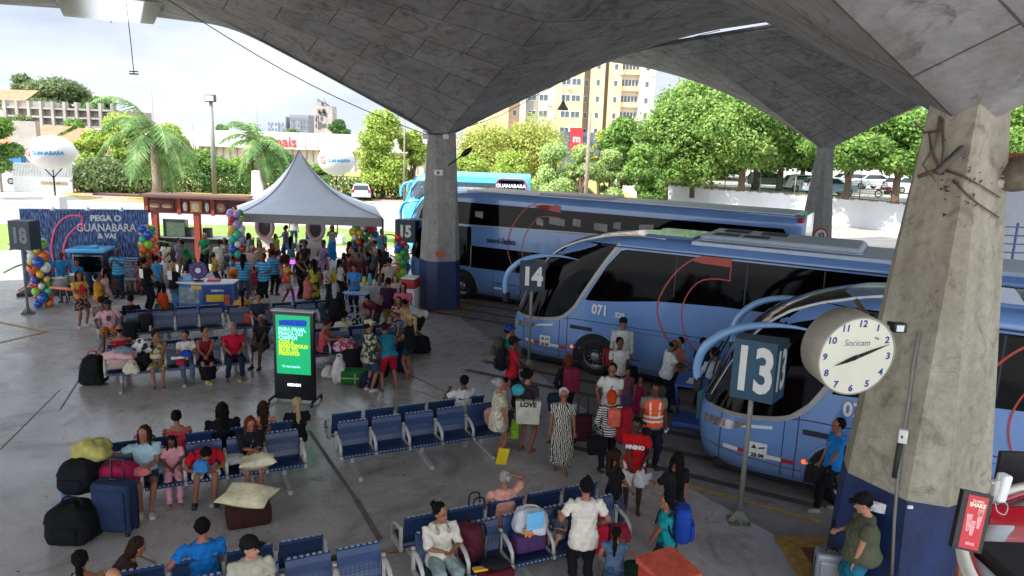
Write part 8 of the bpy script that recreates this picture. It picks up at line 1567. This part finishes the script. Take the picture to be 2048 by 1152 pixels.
for x in np.arange(-32, -8, .35): mb.box(x, x+.05, 71.2, 71.25, 0, 1.9)
mb.box(-32, -8, 71.18, 71.28, 1.8, 1.88); mb.build('railing', mat('dark_railing', '4a4c48', .6), pf)
sm = thing('supermarket', 'long white roofed supermarket with red lettering behind the palms', 'building'); mb = MB(); x0, x1, z0_, z1_ = box_at(mb, 385, 860, 268, 300, 112, 20); mb.build('white_fascia', mat('bright_white_cladding', 'b4b6b8', .6, var=.06), sm); mb = MB(); mb.box(x0+.5, x1, 113, 130, 0, z0_); mb.build('wall', PLAS, sm)
mb = MB()
for k in range(34): x = x0+(x1-x0)*k/34; mb.box(x, x+.12, 112.8, 113, 0, z0_)
mb.build('wall_rib', CONC, sm); q = PY(562, 284, 111.9); text('rmais', 2.1, face_m(q, (0, -1, 0)), mat('sign_red_letters', 'b0303a', .5), sm, 'shop_lettering', .04)
for i, (x0, x1, tp_, l, c) in enumerate(((535, 572, 232, 'pale tower with dark glass stripes on the skyline, left of the pair', '8b9198'), (580, 617, 229, 'grey and brown tower on the skyline, right of the pair', '77757a'), (390, 412, 258, 'low pale block on the far skyline left of the smaller palm', 'b0a8a4'))):
    tw_ = thing('tower_block', l, 'tower block', (0, 0, 0), 0, 'towers on the far skyline'); mb = MB(); Yt = 420; a = PY(x0, 265, Yt).x; b = PY(x1, 265, Yt).x; z = PY(x0, tp_, Yt).z; mb.box(a, b, Yt, Yt+12, 0, z); mb.box(a+(b-a)*.3, a+(b-a)*.6, Yt-.6, Yt, 0, z-3); mb.build('wall', mat('tower_'+c, c, .8, var=.05), tw_); mb = MB()
    for k in range(5):
        for j in range(int(z/3)): mb.box(a+(b-a)*(.06+k*.19), a+(b-a)*(.06+k*.19+.09), Yt-.75, Yt-.65, 1+j*3, 2.6+j*3)
    mb.build('window_row', mat('tower_window', '5c6878', .3), tw_)
ct = thing('water_tower', 'ragged grey unfinished tower with aerials on the skyline', 'tower', (PY(647, 265, 300).x, 300, 0)); z = PY(647, 212, 300).z; rr = random.Random(9); mb = MB(); mb.box(-3.6, 3.6, 0, 7, 0, z); mb.box(-2.8, -1, 1, 5, z, z+1.5); mb.build('shaft', CONC, ct); mb = MB(); 
for k in range(6): mb.tube([(rr.uniform(-3, 3), 2, z), (rr.uniform(-3, 3), 2, z+rr.uniform(1, 4))], .12, 0, 4)
for k in range(18): x = rr.uniform(-3.2, 2.4); zz = rr.uniform(z*.4, z-2); mb.box(x, x+.9, -.2, 0, zz, zz+1.4)
mb.build('aerial_and_opening', mat('dark_opening', '4c4a4a', .8), ct)
# apartment block on the right
AP = thing('apartment_block', 'tall yellow and cream apartment block with stacked windows behind the trees', 'apartment block'); YA = 150; YEL_ = mat('warm_yellow_facade', 'd0b283', .8, var=.06, scale=.2); CRM = mat('cream_facade', 'cabfae', .8, var=.06, scale=.2); PNK = mat('pinkish_facade', 'b99a84', .8, var=.06, scale=.2); GRF = mat('grey_stair_strip', '8c8880', .8, var=.08)
def ax(px): return PY(px, 200, YA).x
cols_ = [(955, 980, 'c', 0), (980, 1018, 'y', -1), (1018, 1040, 'p', 1), (1040, 1052, 'c', 0), (1052, 1078, 'g', 1), (1078, 1110, 'c', 0), (1110, 1165, 'y', -1.5), (1165, 1178, 'g', .6), (1178, 1206, 'y', -1.2), (1206, 1214, 'g', .8), (1214, 1240, 'y', -1), (1240, 1276, 'b', .5), (1276, 1306, 'c', -1)]
mm = {'c': CRM, 'y': YEL_, 'p': PNK, 'g': GRF, 'b': CRM}
for x0, x1, k, dy in cols_: mb = MB(); mb.box(ax(x0), ax(x1), YA+dy, YA+14, 0, 38); mb.build('wall', mm[k], AP)
WINM = mat('flat_window_glass', '4c5458', .15, var=.3, scale=.5); WFR = mat('white_window_frame', 'c9c8c4', .6, var=0)
wm = MB(); w_ = ax(1020)-ax(1000); wm.box(-.9, .9, -.05, 0, -.65, .65, 1); wm.box(-.8, -.05, -.08, -.05, -.55, .55, 0); wm.box(.05, .8, -.08, -.05, -.55, .55, 0); wme = wm.mesh('window', [WINM, WFR]); wm = MB(); wm.box(-.4, .4, -.05, 0, -.6, .6, 1); wm.box(-.32, .32, -.08, -.05, -.5, .5, 0); wms = wm.mesh('window', [WINM, WFR]); nw = 0; rr = random.Random(6); acm = MB().box(-.35, .35, -.4, 0, -.25, .25).mesh('air_conditioner', [WFR])
for j in range(9):
    for px, dy in ((1140, -1.5), (1097, 0), (1236, -1), (1298, -1), (1070, 1), (1200, -1.2)):
        if rr.random() < .4: obj('air_conditioner', acm, AP, (ax(px)+rr.uniform(-.4, .4), YA+dy, 6.3+j*3.05))
for j in range(9):
    z = 7.5+j*3.05
    for px, big, dy in ((1130, 1, -1.5), (1150, 1, -1.5), (1087, 1, 0), (1228, 0, -1), (1290, 0, -1), (1064, 1, 1), (1030, 0, 1), (1193, 0, -1.2), (970, 0, 0), (1172, 0, .6)): obj('window', wme if big else wms, AP, (ax(px), YA+dy, z))
for j in range(9):
    z = 7.5+j*3.05; mb = MB(); mb.box(ax(1241), ax(1275), YA-.5, YA+.5, z-1.3, z-.4, 0); mb.box(ax(1241), ax(1275), YA+.35, YA+.48, z-.4, z+.8, 1)
    for k in range(6): x = ax(1241)+(ax(1275)-ax(1241))*k/5; mb.box(x-.06, x+.06, YA+.3, YA+.35, z-.4, z+.8, 2)
    mb.build('balcony', [YEL_, WINM, WFR], AP)
a2 = thing('apartment_block', 'paler apartment block peeping left of the yellow one', 'apartment block'); mb = MB(); mb.box(ax(925), ax(958), YA+8, YA+20, 0, 22); mb.build('wall', CRM, a2); mb = MB()
for j in range(6):
    for px in (935, 948): mb.box(ax(px)-.5, ax(px)+.5, YA+7.9, YA+8, 5+j*3, 6.4+j*3)
mb.build('window_row', WINM, a2)
sh = thing('dark_shop', 'low slate blue shop building with a red upright sign', 'shop'); mb = MB(); mb.box(ax(985)*.8, ax(1235)*.8, 120, 130, 0, PY(1100, 262, 120).z); mb.build('wall', mat('slate_blue_cladding', '4c5a70', .6, var=.05), sh); a = PY(1153, 275, 119); mb = MB(); mb.box(a.x-.95, a.x+.95, 118.6, 119.4, a.z-2.2, a.z+1.5); mb.build('red_sign', mat('red_sign_panel', 'b8242c', .5), sh); text('m', 1.6, face_m((a.x, 118.55, a.z-.2), (0, -1, 0)), WHT, sh, 'sign_letter', .04)
mb = MB(); a = PY(1015, 292, 118); mb.ell((a.x, 117, a.z), (1.3, .5, .9), 0); mb.build('red_awning', mat('red_sign_panel', 'b8242c', .5), sh)
# yard objects
car((-14.0, 69.0, 0), R(-82), '9ca0a6', 'silver car parked by the pinkish path beyond the marquee', L_=4.2); tag(MB().rbox(-.5, .5, -.3, .3, 0, .9, .05).build('grey_bin', mat('grey_bin_plastic', '82868c', .6), None, (PY(705, 430, 50).x, 50, 0)), 'grey box bin on the paving right of the marquee peak', 'bin')
tag(MB().tube([(0, 0, 0), (.05, 0, 1.2), (-.05, 0, 2.6)], [.55, .5, .35], 0, 10).build('wrapped_trunk', WHT, None, (PY(514, 380, 63).x, 63, 0)), 'white wrapped stump beside the smaller palm', 'stump')
mb = MB(); rr = random.Random(12)
for k in range(40): x = rr.uniform(-.6, .6); mb.tube([(0, 0, 0), (x*.5, 0, 1.5), (x*1.6, rr.uniform(-.5, .5), rr.uniform(2, 3.2))], .03, 0, 4)
# lettering becomes real mesh
dg = bpy.context.evaluated_depsgraph_get(); dg.update()
_t = [(o, bpy.data.meshes.new_from_object(o.evaluated_get(dg))) for o in FONTS]
for o, me in _t:
    n = o.name; o.name = 'old'; c = bpy.data.objects.new(n, me); S.collection.objects.link(c); c.parent = o.parent; c.matrix_local = o.matrix_local.copy()
    bpy.data.objects.remove(o)
